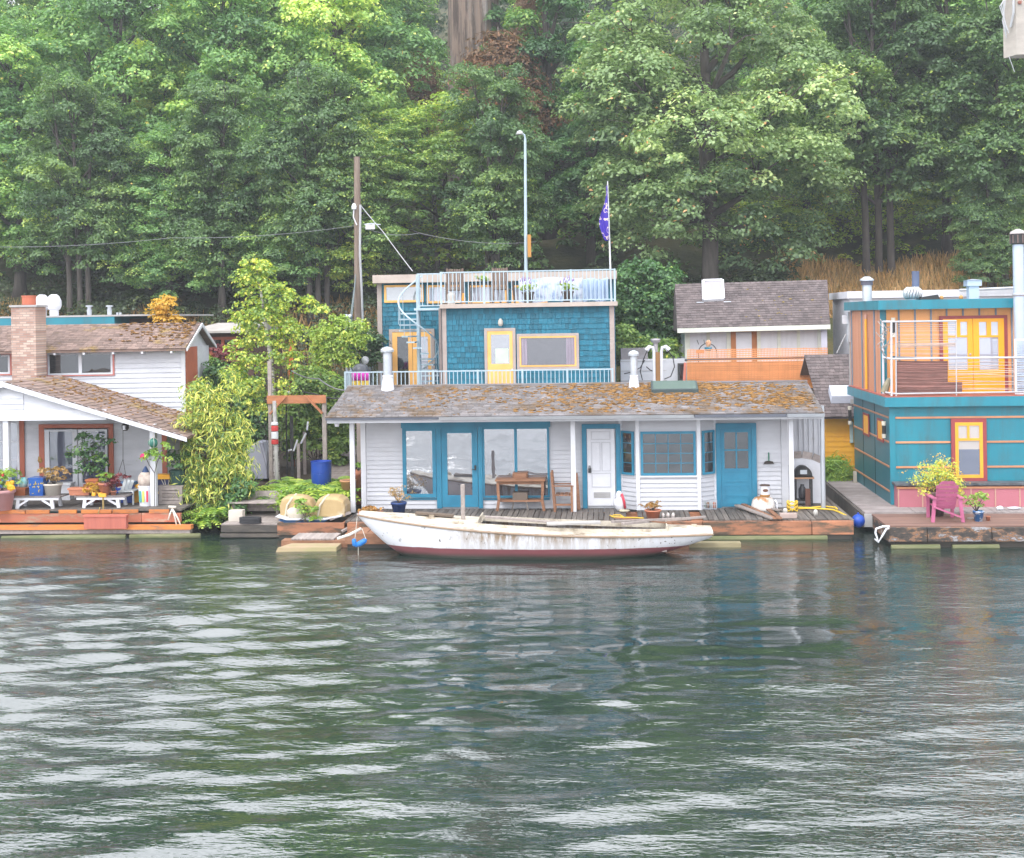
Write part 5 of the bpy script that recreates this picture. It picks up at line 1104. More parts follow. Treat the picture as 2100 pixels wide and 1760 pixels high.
p = ld(1583, 812); t = thing('plastic_bucket', 'white plastic bucket with a colourful label beside the right porch post', 'bucket', (p.x, p.y+.1, LZ)); r_ = .20; MB().lathe([(r_*.84, 0), (r_, .52), (r_*1.05, .52), (r_*1.05, .55), (r_*.9, .55)], (p.x, p.y+.1, LZ), 22).build('bucket', TRIMW, t, False)
for x, c_, w_ in ((-.09, (.08, .38, .40), .07), (0, (.55, .62, .1), .06), (.10, (.6, .04, .08), .05)): MB().box(p.x+x-w_/2, p.x+x+w_/2, p.y+.1-.205+abs(x)*.25, p.y+.1-.196+abs(x)*.25, LZ+.12, LZ+.42).build('label', M('label_'+str(int(100+x*100)), c_), t)
c = V((p.x, p.y+.1, LZ+.55)); t = thing('garden_gnome_bag', 'mottled sack with dark blue pointed top resting on the white bucket', 'bag', c); random.seed(6); MB().lathe([(.17, .005), (.21, .10), (.20, .25), (.12, .36)], c, 14).build('bag', M('mottled_cloth', (.55, .48, .42), (.32, .25, .22), .8, 7), t, True); MB().lathe([(.10, .362), (.02, .52)], c, 10).build('point', M('navy_cloth', (.02, .05, .14)), t)
x0, x1, z0, z1 = rect('S1', 1735, 600, 1995, 825, 33.75); t = thing('wooden_crate', 'grey weathered wooden crate planter at the right end of the gabled house dock', 'crate', ((x0+x1)/2, 33.95, LZ)); m = MB()
for i in range(5): zz = LZ+(z1-LZ)*i/5; m.box(x0+.03, x1-.03, 33.77, 34.2, zz+.005, zz+(z1-LZ)/5-.008)
m.build('side_boards', WOODL, t); m = MB(); frame_rect(m, x0, x1, LZ, z1, 33.74, 33.768, .09); m.box(x0-.02, x1+.03, 33.72, 34.22, z1+.002, z1+.03); m.build('crate_frame', WOODL, t)
c = V(((x0+x1)/2+.15, 33.97, z1)); t = thing('dark_planter', 'dark green bin with drooping leaves on top of the grey crate', 'planter', c); MB().lathe([(.2, .035), (.25, .42), (.2, .45)], c, 12).build('bin', M('dark_green_plastic', (.02, .06, .05)), t); plantfill(t, 'plant', (c.x+.1, c.y, c.z+.4), .4, .5, 22, .14, 'ivy', 66)
x0, x1, z0, z1 = rect('S1', 1640, 470, 1890, 518, 33.9); t = thing('paddle_rack', 'yellow topped stand with navy shelves behind the right porch post', 'stand', ((x0+x1)/2-.1, 34, LZ)); MB().box(x0, x1, 33.9, 34.2, z0, z1).build('top', YEL, t); MB().box(x0+.02, x0+.5, 33.95, 34.15, LZ, z0-.002).build('cabinet', M('navy_panel', (.03, .04, .12)), t); _, _, q0, q1 = rect('S1', 1640, 655, 1760, 680, 33.9); MB().box(x0, x0+.52, 33.92, 33.948, q0, q1).build('shelf_edge', YEL, t)
m = MB()
for a, b_ in (((1765, 520), (1800, 590)), ((1800, 520), (1815, 590)), ((1850, 520), (1838, 590))): m.tube([A('S1', *a, 33.95), A('S1', *b_, 33.95)], .012, 5)
m.build('struts', ROPEW, t)
# hanging green glass ball and rose
c = A('S1', 1682, 118, 33.3); t = thing('glass_float', 'green glass ball in a net hanging from the right porch post', 'ornament', (c.x, 33.28, c.z-.13)); MB().lathe([(.135*math.cos(a)+.001, .135*math.sin(a)) for a in np.linspace(-PI/2, PI/2, 12)], (c.x, 33.25, c.z), 18).build('ball', M('green_float_glass', (.03, .18, .13), (.015, .10, .08), .12), t, True); m = MB()
for k in range(6): m.tube([(c.x+.138*math.cos(k*PI/3)*math.cos(a), 33.25+.138*math.sin(k*PI/3)*math.cos(a), c.z+.138*math.sin(a)) for a in np.linspace(-1.5, 1.5, 8)], .006, 4)
m.tube([(c.x, 33.25, c.z+.13), (c.x+.02, 33.3, c.z+.42)], .008, 5); m.build('net', ROPEW, t)
t = thing('climbing_rose', 'climbing rose with one pink bloom twined round the right porch post', 'rose', on(1700, 820, 33.4, LZ)); rng = np.random.default_rng(72)
cc = np.array([tuple(A('S1', x, y, 33.28)) for x, y in ((1575, 300), (1600, 240), (1640, 215), (1690, 200), (1730, 220), (1750, 260), (1690, 240), (1790, 130), (1830, 150), (1840, 180), (1850, 320), (1600, 270), (1655, 250), (1735, 300))]); P, Fc, ti = clumps(rng, cc, np.tile([0, -.6, .2], (len(cc), 1)), 20, .15, .10, flat=.9, dome=.2, up=.4); mesh_obj('leaves', P, Fc, LM['fern'], t, ti)
m = MB(); q = [A('S1', x, y, 33.3) for x, y in ((1690, 810), (1690, 450), (1630, 360), (1600, 290))]; m.tube(q, .012, 5); m.tube([q[1], A('S1', 1720, 330, 33.3), A('S1', 1800, 170, 33.3)], .01, 5); m.build('stem', BARK, t)
c = A('S1', 1560, 268, 33.2); MB().blob(c, .07, .06, .075, 9, 6, .15).build('bloom', M('pink_petal', (.75, .03, .16), (.6, .02, .10)), t)
# left edge: pink pot with flowers, blue and yellow tub
c = ld(35, 850); c.y -= .05; t = pot('planter_pot', 'large pink pot of red and yellow flowers at the left end of the dock', c, .33, .55, M('pink_pot', (.50, .27, .28), (.42, .22, .22)), taper=.75); plantfill(t, 'plant', (c.x, c.y, c.z+.5), .42, .55, 40, .12, 'fern', 67); m = MB(); random.seed(3)
for dx, dz, r_ in ((.32, .62, .11), (.25, .72, .07), (.36, .75, .06)): m.blob((c.x+dx, c.y-.15, c.z+dz), r_, .06, r_, 7, 5)
m.build('yellow_flower', M('yellow_petal', (.8, .42, .02)), t); m = MB(); [m.blob((c.x+dx, c.y-.15, c.z+dz), .05, .04, .05, 7, 5) for dx, dz in ((-.1, 1.0), (.1, .95), (.0, .8))]; m.build('red_flower', M('red_petal', (.6, .03, .03)), t)
x0, x1, z0, z1 = rect('S1', -20, 500, 140, 620, 34.4); t = thing('storage_tub', 'blue storage tub with yellow lid by the left porch post', 'tub', ((x0+x1)/2, 34.5, LZ)); MB().box(x0, x1, 34.3, 34.7, LZ+.3, z1).build('tub', M('pale_blue_plastic', (.10, .22, .52)), t, bevel=.02); MB().box(x0-.05, x1-.28, 34.28, 34.72, z1+.003, z1+.16).build('lid', YEL, t); MB().box(x0, x1, 34.3, 34.7, LZ, LZ+.298).build('base', WOODG, t)
c = ld(640, 560); x0, x1, z0, z1 = rect('S1', 600, 560, 780, 640, 34.6); t = thing('white_bench', 'low white box bench in front of the french doors', 'bench', ((x0+x1)/2, 34.7, LZ)); MB().box(x0, x1, 34.55, 34.9, z1-.06, z1).build('seat', TRIMW, t); MB().box(x0+.03, x1-.03, 34.57, 34.88, LZ, z1-.062).build('base', WHITE, t)
c = A('S1', 432, 305, LY-.1); t = thing('wall_ornament', 'small ochre round ornament on the wall left of the french doors', 'ornament', (c.x, LY-.08, c.z)); MB().blob((c.x, LY-.08, c.z), .07, .05, .09, 8, 5).build('ornament', M('ochre_plaque', (.45, .25, .06)), t)
c = A('S1', 1130, 845, 32.9); t = thing('garden_tap', 'brass garden tap pipe standing at the front edge of the dock above the flower box', 'tap', (c.x, 32.9, LZ)); m = MB(); m.tube([(c.x, 32.9, LZ), (c.x, 32.9, LZ+.32)], .025, 7); m.tube([(c.x-.09, 32.9, LZ+.05), (c.x-.07, 32.75, LZ-.05), (c.x-.08, 32.74, LZ-.18)], .015, 6); m.build('pipe', M('dull_brass', (.40, .30, .12), metal=.4), t); MB().box(c.x-.10, c.x+.08, 32.87, 32.93, LZ+.325, LZ+.42).build('yellow_cover', YEL, t)

# ================================================================ behind: teal flat-roofed house and red-brown house
t = thing('flat_roofed_house', 'long flat roofed house with teal fascia behind the gabled house', 'house', (-19, 44, .5)); Y = 43.5
x0, x1, z0, z1 = rect('R1', -300, 228, 700, 270, Y); MB().box(x0, x1, Y, Y+6, .4, z1-.55).build('wall', TEALD, t); MB().box(x0-.2, x1+.25, Y-.35, Y+6, z1-.45, z1-.06).build('fascia', TEAL, t); MB().box(x0-.22, x1+1.7, Y-.37, Y+6.2, z1-.058, z1).build('roof', GREYC, t)
a0, a1, b0, b1 = rect('R1', 700, 240, 940, 300, Y+1); MB().box(x1+.26, a1, Y+1, Y+5, .4, b1-.02).build('shed', M('brown_shed', (.11, .075, .065), rough=.9), t)
for l, r in ((0, 64), (322, 460), (470, 608)): window(t, 'R1', l, 288, r, 330, Y-.01, TRIMW, .06, GLASSL)
xa, xb, qa, qb = rect('R1', 228, 288, 310, 320, Y-.01); MB().box(xa, xb, Y-.03, Y-.002, qa, qb).build('panel', ORG_P, t)
zr = z1
for i, (x, yy, r_, lab) in enumerate(((265, 165, .26, 1), (340, 170, .26, 1))):
    c = A('R1', x, yy, Y+1); MB().lathe([(.16, 0), (.16, .22), (r_*.8, .24), (r_, .36), (r_, .55), (r_*.7, .72), (.1, .78)], (c.x, Y+1, zr), 16).build('turbine_vent', TRIMW, t, False)
for x, yy in ((561, 160), (688, 160)):
    c = A('R1', x, yy, Y+1); h = c.z-zr; MB().lathe([(.08, 0), (.09, h*.55), (.07, h*.6), (.07, h*.85), (.13, h*.86), (.13, h)], (c.x, Y+1, zr), 12).build('vent_pipe', METAL, t)
for x in (738, 756): c = A('R1', x, 205, Y+1); MB().lathe([(.045, 0), (.045, c.z-zr), (.02, c.z-zr)], (c.x, Y+1, zr), 10).build('vent_pipe', METAL, t)
t = thing('brown_cottage', 'red brown cottage with red framed window seen beside the birch', 'house', (-11.5, 45, .5)); Y = 45
x0, x1, z0, z1 = rect('T1', 40, 225, 640, 640, Y); MB().box(x0, x1, Y, Y+4, .5, z1).build('wall', M('red_brown_board', (.10, .055, .045), (.14, .075, .06), .9, 3, (6, 1, 1)), t)
_, _, q0, q1 = rect('T1', 60, 130, 500, 225, Y); MB().hexa([(x0-.2, Y-.6, z1+.02), (x1, Y-.6, z1+.02), (x1, Y+4, q1-.25), (x0+.1, Y+4, q1-.25), (x0-.2, Y-.6, z1+.10), (x1, Y-.6, z1+.10), (x1, Y+2, q1+.05), (x0+.2, Y+2, q1+.05)]).build('roof', M('pale_roof', (.40, .38, .36), (.3, .27, .25)), t)
window(t, 'T1', 185, 262, 470, 455, Y, REDTR, .10, GLASSD, 2, 1, mun=.12)
rr = rail(t, 'deck_rail', A('T1', 80, 660, Y-1.2), A('T1', 280, 655, Y-1.2), .42, 5, REDTR, 2, .02); kx = A('T1', 80, 690, Y-1.2); MB().box(kx.x-.2, kx.x+2.2, Y-1.4, Y-.02, kx.z-.3, kx.z-.1).build('deck', WOODG, t)
def bush(name, lab, pts, Y, n, nleaf, cr, leaf, lm, seed, foot, cat='shrub', group=None, st=1.0, **kw):
    """Leafy plant built round a few centre points read at depth Y, with stems up from its foot."""
    rng = np.random.default_rng(seed); random.seed(seed); t = thing(name, lab, cat, foot, group); P0 = [at(x, y, Y) for x, y, r in pts]; R0 = [r*Y/F for x, y, r in pts]; w_ = np.array(R0)**2; idx = rng.choice(len(pts), n, p=w_/w_.sum())
    d = rng.normal(size=(n, 3)); d /= np.linalg.norm(d, axis=1, keepdims=True); rr = rng.uniform(.25, 1, (n, 1))**.6
    cen = np.array([tuple(P0[i]) for i in idx])+d*rr*np.array([R0[i] for i in idx])[:, None]
    cen[:, 2] = np.maximum(cen[:, 2], foot[2]+.1)
    P, Fc, ti = clumps(rng, cen, d, nleaf, cr, leaf, **kw); mesh_obj('foliage', P, Fc, LM[lm], t, ti); m = MB()
    for p in P0:
        f = V(foot)+V((random.uniform(-.2, .2), random.uniform(-.1, .1), 0)); m.tube([f, f.lerp(p, .5)+V((random.uniform(-.1, .1), 0, .15)), p], [.05*cr/.4*st, .035*cr/.4*st, .012*st], 6, .5)
    m.build('stem', BARK, t); return t
bush('yellow_shrub', 'bright yellow shrub rising above the ridge of the gabled house', [(330, 640, 22), (345, 622, 16), (318, 655, 20), (352, 652, 18), (340, 665, 22)], 42, 60, 40, .26, .10, 'yellow', 81, (at(335, 700, 42).x, 42, .8), dome=.1)
bush('red_shrub', 'dark red leaved maple shrub in front of the red brown cottage', [(455, 725, 18), (470, 735, 16), (445, 745, 14)], 43.5, 40, 50, .3, .12, 'red', 82, (at(455, 800, 43.5).x, 43.5, .8))
bush('yellow_green_shrub', 'small yellow green shrub left of the dark red maple shrub', [(420, 738, 12), (430, 748, 12)], 43, 24, 40, .25, .1, 'birch', 83, (at(425, 800, 43).x, 43, .8))
# ================================================================ the garden between the houses
def make_bank():
    xs = np.arange(-14.5, -6.9, .3); ys = np.arange(33.6, 47.5, .3); X, Y = np.meshgrid(xs, ys)
    e = np.clip((X+14.5)/.8, 0, 1)*np.clip((-7.2-X)/.4+.3, 0, 1)*np.clip((Y-33.5)/.8, 0, 1)
    Z = -.5+e*(.9+.06*(Y-33.6)+.08*np.sin(X*2+Y)*np.cos(Y*1.3)); nx, ny = len(xs), len(ys); i = np.arange(ny-1)[:, None]*nx+np.arange(nx-1)[None, :]
    o = mesh_obj('garden_ground', np.stack([X.ravel(), Y.ravel(), Z.ravel()], 1), np.stack([i, i+1, i+nx+1, i+nx], -1).reshape(-1, 4), SOIL, None, None, True); kind(o, 'structure')
make_bank()
gb = lambda Y: .42+.06*(Y-33.6)
m = MB(); random.seed(21); y = 34.6
while y < 46: xc = -8.15-.12*(y-34.6); m.box(xc-.45, xc+.45, y, y+.13, gb(y)+.10, gb(y)+.16); y += .15
kind(m.build('path', WOODL), 'structure')
def ft(x, Y, dz=0): return V((at(x, 900, Y).x, Y, gb(Y)+dz-.05))
bush('bamboo', 'large yellow green bamboo overhanging the right end of the gabled house dock', [(425, 830, 40), (395, 885, 38), (450, 880, 48), (430, 940, 55), (480, 910, 42), (400, 960, 35), (465, 985, 48), (420, 1015, 42), (455, 1050, 34), (490, 965, 30), (405, 800, 20), (478, 800, 22), (470, 770, 14)], 34.2, 400, 34, .32, .21, 'bamboo', 91, ft(440, 34.3), 'bamboo', flat=.9, dome=.9, up=.35, asp=.16, droop=1.3, spread=.75)
def fern(name, lab, pts, Y, n, L, seed, lm='fern', group=None):
    """Arching fronds with paired leaflets, springing from several crowns."""
    rng = np.random.default_rng(seed); t = thing(name, lab, 'fern', tuple(pts[0]), group); Ps, Ts = [], []; m = MB()
    for c in pts:
        for k in range(n):
            a = rng.uniform(0, 2*PI); l = L*rng.uniform(.6, 1.2); d = np.array([math.cos(a), math.sin(a)*.8, 0]); tn = rng.uniform(.1, .9)
            ar = [np.array(c)+d*l*u*.8+np.array([0, 0, l*(1.1*u-.95*u*u)]) for u in np.linspace(0, 1, 10)]
            for i in range(1, 10):
                p = ar[i]; v = ar[i]-ar[i-1]; v /= np.linalg.norm(v); s = np.cross(v, [0, 0, 1]); s /= np.linalg.norm(s)+1e-6; w_ = l*.17*(1-(i/10)**2)*1.2
                for sg in (-1, 1):
                    q = p+s*sg*w_+v*w_*.35-np.array([0, 0, w_*.25]); Ps += [p-v*l*.025, p+v*l*.04, q+v*l*.015, q-v*l*.01]; Ts.append(tn+rng.normal()*.12)
            if k % 4 == 0: m.tube([tuple(ar[i]) for i in (0, 3, 6, 9)], .006, 4, .5)
    mesh_obj('fronds', np.array(Ps), np.arange(len(Ps)).reshape(-1, 4), LM[lm], t, np.clip(np.array(Ts), 0, 1)); m.build('stem', BARK, t); return t
fp = lambda x, Y: ft(x, Y, .1)
fern('fern', 'big dark green fern bank between the bamboo and the birch trunk', [fp(520, 35.2), fp(555, 35.0), fp(500, 34.8), fp(580, 35.4), fp(540, 34.6), fp(600, 35.0)], 35, 34, 1.15, 92)
fern('fern', 'bright green fern spilling behind the two tan seats of the pedal boat', [fp(650, 34.9), fp(680, 34.8), fp(700, 35.0), fp(625, 34.8), fp(665, 34.5)], 35, 34, 1.1, 93)
fern('fern', 'fern clump in front of the blue barrel on its left side', [fp(615, 36.2), fp(600, 36.6), fp(700, 36.4), fp(712, 36.8), fp(640, 35.7), fp(668, 35.7), fp(690, 35.8)], 36, 26, 1.0, 94)
fern('fern', 'light green fern at the waterline beneath the bamboo', [at(418, 1085, 33.2), at(432, 1075, 33.4), at(408, 1070, 33.4), at(440, 1060, 33.3)], 33, 26, .75, 95)
bush('low_shrub', 'low leafy shrub between the bamboo and the bench', [(470, 1060, 22), (450, 1080, 18), (480, 1030, 24), (500, 1000, 20)], 33.9, 90, 40, .22, .10, 'ivy', 96, ft(470, 33.9))
bush('nettle_clump', 'small nettle-like weed left of the pedal boat', [(585, 1018, 16), (575, 1035, 14), (600, 1012, 14)], 33.7, 30, 34, .18, .09, 'fern', 97, V((at(585, 1050, 33.7).x, 33.7, .45)))
# birch
bt = bush('birch_tree', 'slender birch with yellow green leaves standing over the timber gate', [(520, 545, 20), (505, 575, 26), (545, 560, 24), (555, 600, 34), (515, 625, 32), (590, 622, 26), (632, 628, 20), (660, 632, 13), (540, 665, 46), (495, 660, 26), (474, 634, 10), (590, 688, 34), (550, 725, 46), (500, 725, 34), (600, 740, 26), (480, 762, 22), (530, 780, 36), (585, 800, 28), (560, 835, 28), (520, 830, 26), (500, 800, 24)], 38, 430, 26, .22, .10, 'birch', 98, ft(566, 38), 'tree', flat=.9, dome=.3, up=.4, asp=.7, droop=.5, spread=.6, st=.22)
m = MB(); m.tube([tuple(ft(566, 38)), tuple(at(564, 870, 38)), tuple(at(556, 740, 38)), tuple(at(535, 600, 38)), tuple(at(522, 530, 38))], [.10, .085, .07, .04, .012], 9, .5); m.build('trunk', M('birch_bark', (.55, .52, .50), (.14, .12, .11), .9, 5, (1, 1, 4), lo=.45, hi=.6), bt)
bush('young_alder', 'yellow green sapling between the birch and the blue shingled house', [(690, 670, 26), (715, 690, 28), (660, 695, 26), (690, 720, 26), (735, 675, 14), (742, 700, 14), (665, 740, 22), (720, 740, 18), (655, 720, 14)], 41.5, 230, 28, .24, .10, 'birch', 99, ft(695, 41.5), 'tree', flat=.9, dome=.3, up=.45, asp=.6, st=.35)
bush('hedge_shrub', 'mixed green shrubbery beyond the timber gate', [(610, 850, 40), (650, 830, 36), (690, 850, 34), (640, 890, 34), (590, 880, 30), (700, 900, 26), (670, 790, 30), (630, 780, 28), (710, 810, 24), (605, 920, 26), (690, 930, 26), (712, 860, 24)], 40.5, 560, 40, .30, .12, 'light', 100, ft(650, 42.5), 'shrub', st=.4)
bush('shade_shrub', 'dark green shrubbery on the left side of the garden, behind the bamboo', [(480, 830, 40), (510, 880, 40), (450, 800, 30), (540, 900, 34), (490, 790, 30), (440, 760, 22), (530, 850, 30), (500, 920, 30)], 40.5, 420, 40, .34, .13, 'ivy', 101, ft(500, 40.5), 'shrub', st=.4)
bush('rhododendron', 'rounded bush with white blossoms beside the utility pole', [(745, 695, 22), (765, 700, 20), (750, 720, 26), (730, 735, 18), (770, 725, 18), (720, 720, 16)], 43, 150, 40, .26, .11, 'flower', 102, ft(750, 43), 'shrub')
# timber gate
GYY = 37.0; t = thing('garden_gate', 'timber gate of grey posts with orange brown beam and braces over the path', 'gate', (-8.3, GYY, .5))
l0 = A('T1', 818, 900, GYY); r0 = A('T1', 1385, 900, GYY)
MB().box(l0.x-.05, l0.x+.05, GYY-.05, GYY+.05, .5, A('T1', 818, 515, GYY).z).build('post', WOODL, t); MB().box(r0.x-.06, r0.x+.06, GYY-.05, GYY+.05, .5, r0.z).build('post', WOODL, t)
bz = A('T1', 1100, 915, GYY).z; MB().box(l0.x-.07, r0.x+.07, GYY-.10, GYY-.052, bz-.12, bz+.12).build('beam', M('orange_cedar', (.46, .19, .09), (.34, .13, .06), .75, 3, (1, 3, 5)), t)
for x, s in ((l0.x, 1), (r0.x, -1)): MB().bar((x+s*.03, GYY-.13, bz-.42), (x+s*.52, GYY-.13, bz+.10), .05, .13, (0, 1, 0)).build('brace', CACHE['orange_cedar'], t)
# life ring post
c = A('T1', 868, 1290, 36.6); t = thing('life_buoy_post', 'white post bound with red and white life saving gear under the timber gate', 'post', (c.x, 36.6, .5)); MB().tube([(c.x+.05, 36.6, .5), (c.x, 36.6, c.z+1.0)], .055, 9).build('post', M('chalky_post', (.52, .50, .50), (.3, .28, .28), .8, 5), t)
for k, (z0_, z1_, mt) in enumerate(((-.28, -.13, 'r'), (-.12, .10, 'w'), (.11, .27, 'r'), (.28, .38, 'w'))): MB().lathe([(.07, z0_), (.105, z0_+.02), (.105, z1_-.02), (.07, z1_)], (c.x, 36.6, c.z), 12).build('red_band' if mt == 'r' else 'white_band', M('signal_red', (.60, .05, .05)) if mt == 'r' else TRIMW, t)
# blue barrel
c = A('T1', 1355, 1745, 36.2); r_ = (A('T1', 1460, 1600, 36.2).x-A('T1', 1250, 1600, 36.2).x)/2; h = A('T1', 1355, 1562, 36.2).z-c.z
t = thing('plastic_barrel', 'bright blue plastic barrel standing on the garden path behind the ferns', 'barrel', (c.x, 36.2, c.z-.25)); MB().lathe([(r_*.86, -.25), (r_*.97, 0), (r_, h*.3), (r_*.98, h*.32), (r_, h*.36), (r_, h*.93), (r_*1.03, h*.95), (r_*1.03, h), (r_*.95, h), (r_*.93, h*.9)], (c.x, 36.2, c.z), 26).build('barrel', PLBLUE, t, False)
MB().lathe([(.02, h*.88), (r_*.92, h*.89)], (c.x, 36.2, c.z), 24).build('lid', M('dark_water', (.01, .03, .10), rough=.2), t)
MB().tube([(c.x, 36.2, .4), (c.x, 36.2, c.z-.25)], .3, 12).build('block', WOODG, t)
# bench on a low dock
t = thing('low_dock', 'low dark dock with grey planks in front of the slatted bench', 'dock', (-9.6, 32.9, 0)); x0, x1 = atz(443, 1085, .3).x, atz(570, 1085, .3).x
m = MB(); slats(m, x0, x1, 32.5, 34.3, .31, .355, 10, .08, 'y'); m.build('deck_board', WOODL, t); m = MB(); m.box(x0+.02, x1-.02, 32.42, 32.495, .16, .33); m.box(x0, x1, 32.38, 32.5, .03, .12); m.build('face_beam', M('black_stained_beam', (.05, .045, .042), (.10, .085, .07), .8, 2, (1, 1, 3), tint=.4), t); MB().box(x0+.1, x1-.1, 32.5, 34.2, -.4, .30).build('float', DARKW, t)
t = thing('slatted_bench', 'wide grey slatted bench facing the water beside the ferns', 'bench', (-9.2, 34, .36)); x0, x1 = A('R2', 322, 1430, 34.1).x, A('R2', 592, 1430, 34.1).x
m = MB()
for i in range(5): a = A('R2', 450, 1488-i*22, 34.05+.05*i); m.box(x0+.03*i, x1-.01, a.y, a.y+.03, a.z-.05, a.z+.055)
m.build('backrest', WOODL, t); m = MB(); zs_ = .36+.42; slats(m, x0-.05, x1-.1, 33.5, 34.0, zs_-.04, zs_, 4, .1, 'y'); m.build('seat', WOODL, t)
for x in (x0+.05, x1-.15):
    MB().box(x, x+.08, 33.55, 33.62, .356, zs_-.041).build('leg', WOODG, t); MB().bar((x+.04, 34.0, .356), (x+.04, 34.28, A('R2', 450, 1400, 34.2).z), .07).build('leg', WOODG, t)
c = A('R2', 330, 1545, 33.0); tag(MB().box(c.x-.2, c.x+.18, 32.85, 33.1, .356, .356+.30).build('pale_block', M('pale_block_paint', (.55, .50, .44)), bevel=.01), 'pale cream block standing on the low dark dock', 'block')
c = dk('R2', 400, 1565, .36); t = thing('tool_heap', 'coil of dark hose lying on the low dark dock', 'hose', c); m = MB()
for k in range(4): m.tube([(c.x+.28*math.cos(a), c.y+.14*math.sin(a), c.z+.03+.04*k) for a in np.linspace(0, 2*PI, 16)], .022, 6)
m.build('hose', CORD, t, True)
# brown timber box with the pedal boat
x0, x1 = A('S8', 205, 900, 32.3).x, A('S8', 1240, 900, 32.3).x; zt = A('S8', 600, 790, 32.3).z
t = thing('timber_planter', 'brown timber box float carrying the tan pedal boat', 'planter', ((x0+x1)/2, 32.9, 0)); m = MB(); m.box(x0, x1, 32.3, 32.38, .10, zt); m.box(x0, x0+.08, 32.385, 33.7, .10, zt-.01); m.box(x1-.08, x1, 32.385, 33.7, .10, zt-.01); m.build('side_beam', WOODO, t); MB().box(x0+.09, x1-.09, 32.39, 33.7, -.3, zt-.06).build('soil', SOIL, t); MB().box(x0+.03, x1-.05, 32.34, 33.6, -.3, .095).build('float', DARKW, t)
for (a, b_, w_, lab) in (((1010, 730), (1330, 625), .16, 'grey curved board behind the right end of the pedal boat'), ((1200, 920), (1420, 800), .12, 'short pale brown stake leaning between the timber box and the bow')): p, q = A('S8', *a, 32.6 if w_ > .15 else 32.22), A('S8', *b_, 32.9 if w_ > .15 else 32.4); loose('loose_plank', lab, 'plank', p, q, w_, .05, WOODL)
py = 32.72; t = thing('pedal_boat', 'faded tan pedal boat with two humped seats and a blue and white rim, overgrown', 'pedal boat', ((x0+x1)/2-.1, py, zt))
TAN = M('faded_tan_plastic', (.47, .34, .17), (.37, .26, .12), .55, 2, tint=.1, grime=(.50, .42, .30), gs=2, glo=.55, ghi=.7)
def hump(l, r, t_, b_, yo, dep, skew):
    xa, xb, zb_, ztp = rect('S8', l, t_, r, b_, py+yo); n = 9; prof = [(0, 0), (.02, .55), (.10, .85), (.25, .98), (.5, 1), (.75, .95), (.92, .78), (.99, .5), (1, 0)]; vs, fs = [], []
    for j, (v, k) in enumerate(((0, .86), (.12, .97), (.5, 1), (.88, .97), (1, .86))):
        for u, w_ in prof: vs.append((xa+(xb-xa)*(.5+(u-.5)*(.9+.1*k))+skew*w_*.1, py+yo+dep*v, zb_+(ztp-zb_)*w_*k))
    m_ = len(prof)
    for j in range(4):
        for i in range(m_-1): fs.append((j*m_+i, j*m_+i+1, (j+1)*m_+i+1, (j+1)*m_+i))
    fs.append(tuple(range(m_-1, -1, -1))); fs.append(tuple(4*m_+i for i in range(m_)))
    s_ = MB().add(vs, fs, .5).build('seat', TAN, t, False, .02)
    mm = MB(); k = .22; xm = xa+(xb-xa)*.20; mm.tube([(xm-.04, py+yo-.015, zb_), (xm+.02, py+yo-.02, zb_+(ztp-zb_)*.55), (xm+.14, py+yo+.01, zb_+(ztp-zb_)*.86), (xm+.2, py+yo+.25, ztp+.005)], .03, 6); mm.build('stripe', M('cream_stripe', (.68, .60, .48)), s_)
hump(245, 775, 365, 690, .22, .55, -.6); hump(755, 1245, 378, 690, .0, .75, .4)
hx0, hx1 = A('S8', 190, 700, py).x, A('S8', 1010, 700, py).x
m = MB(); zr = A('S8', 600, 705, py-.1).z; m.prism([(hx0, zr+.03), (hx0+.25, zr-.02), (hx1-.1, zr-.02), (hx1+.35, zr+.06), (hx1+.35, zr+.03), (hx1-.1, zr-.06), (hx0+.3, zr-.06)][::-1], py-.14, py+.85, 'y'); m.build('rim', TRIMW, t)
MB().hexa([(hx0+.3, py-.08, zr-.17), (hx1-.2, py-.08, zr-.17), (hx1-.2, py+.8, zr-.17), (hx0+.3, py+.8, zr-.17), (hx0+.08, py-.12, zr-.062), (hx1-.02, py-.12, zr-.062), (hx1-.02, py+.8, zr-.062), (hx0+.08, py+.8, zr-.062)]).build('hull', M('boat_blue', (.03, .12, .30)), t)
c = A('S8', 500, 640, py); m = MB(); m.blob((c.x-.02, py-.02, c.z), .25, .10, .17, 10, 6, .08); m.build('nose', M('cream_plastic', (.62, .56, .46)), t, True); MB().lathe([(.09, -.12), (.09, .12)], (0, 0, 0), 14).build('paddle_hub', M('slate_blue_plastic', (.22, .28, .38)), t).data.transform(Matrix.Translation(V((c.x+.06, py-.05, c.z+.02))-ORG[t.name])@Matrix.Rotation(PI/2, 4, 'X'))
bush('trailing_weed', 'bright green weeds growing through the pedal boat', [(615, 1030, 9), (625, 1045, 8), (636, 1050, 8), (640, 1042, 7), (645, 1068, 6), (650, 1085, 5)], py-.16, 40, 20, .12, .07, 'fern', 103, V((at(625, 1060, py).x, py-.16, zt)))
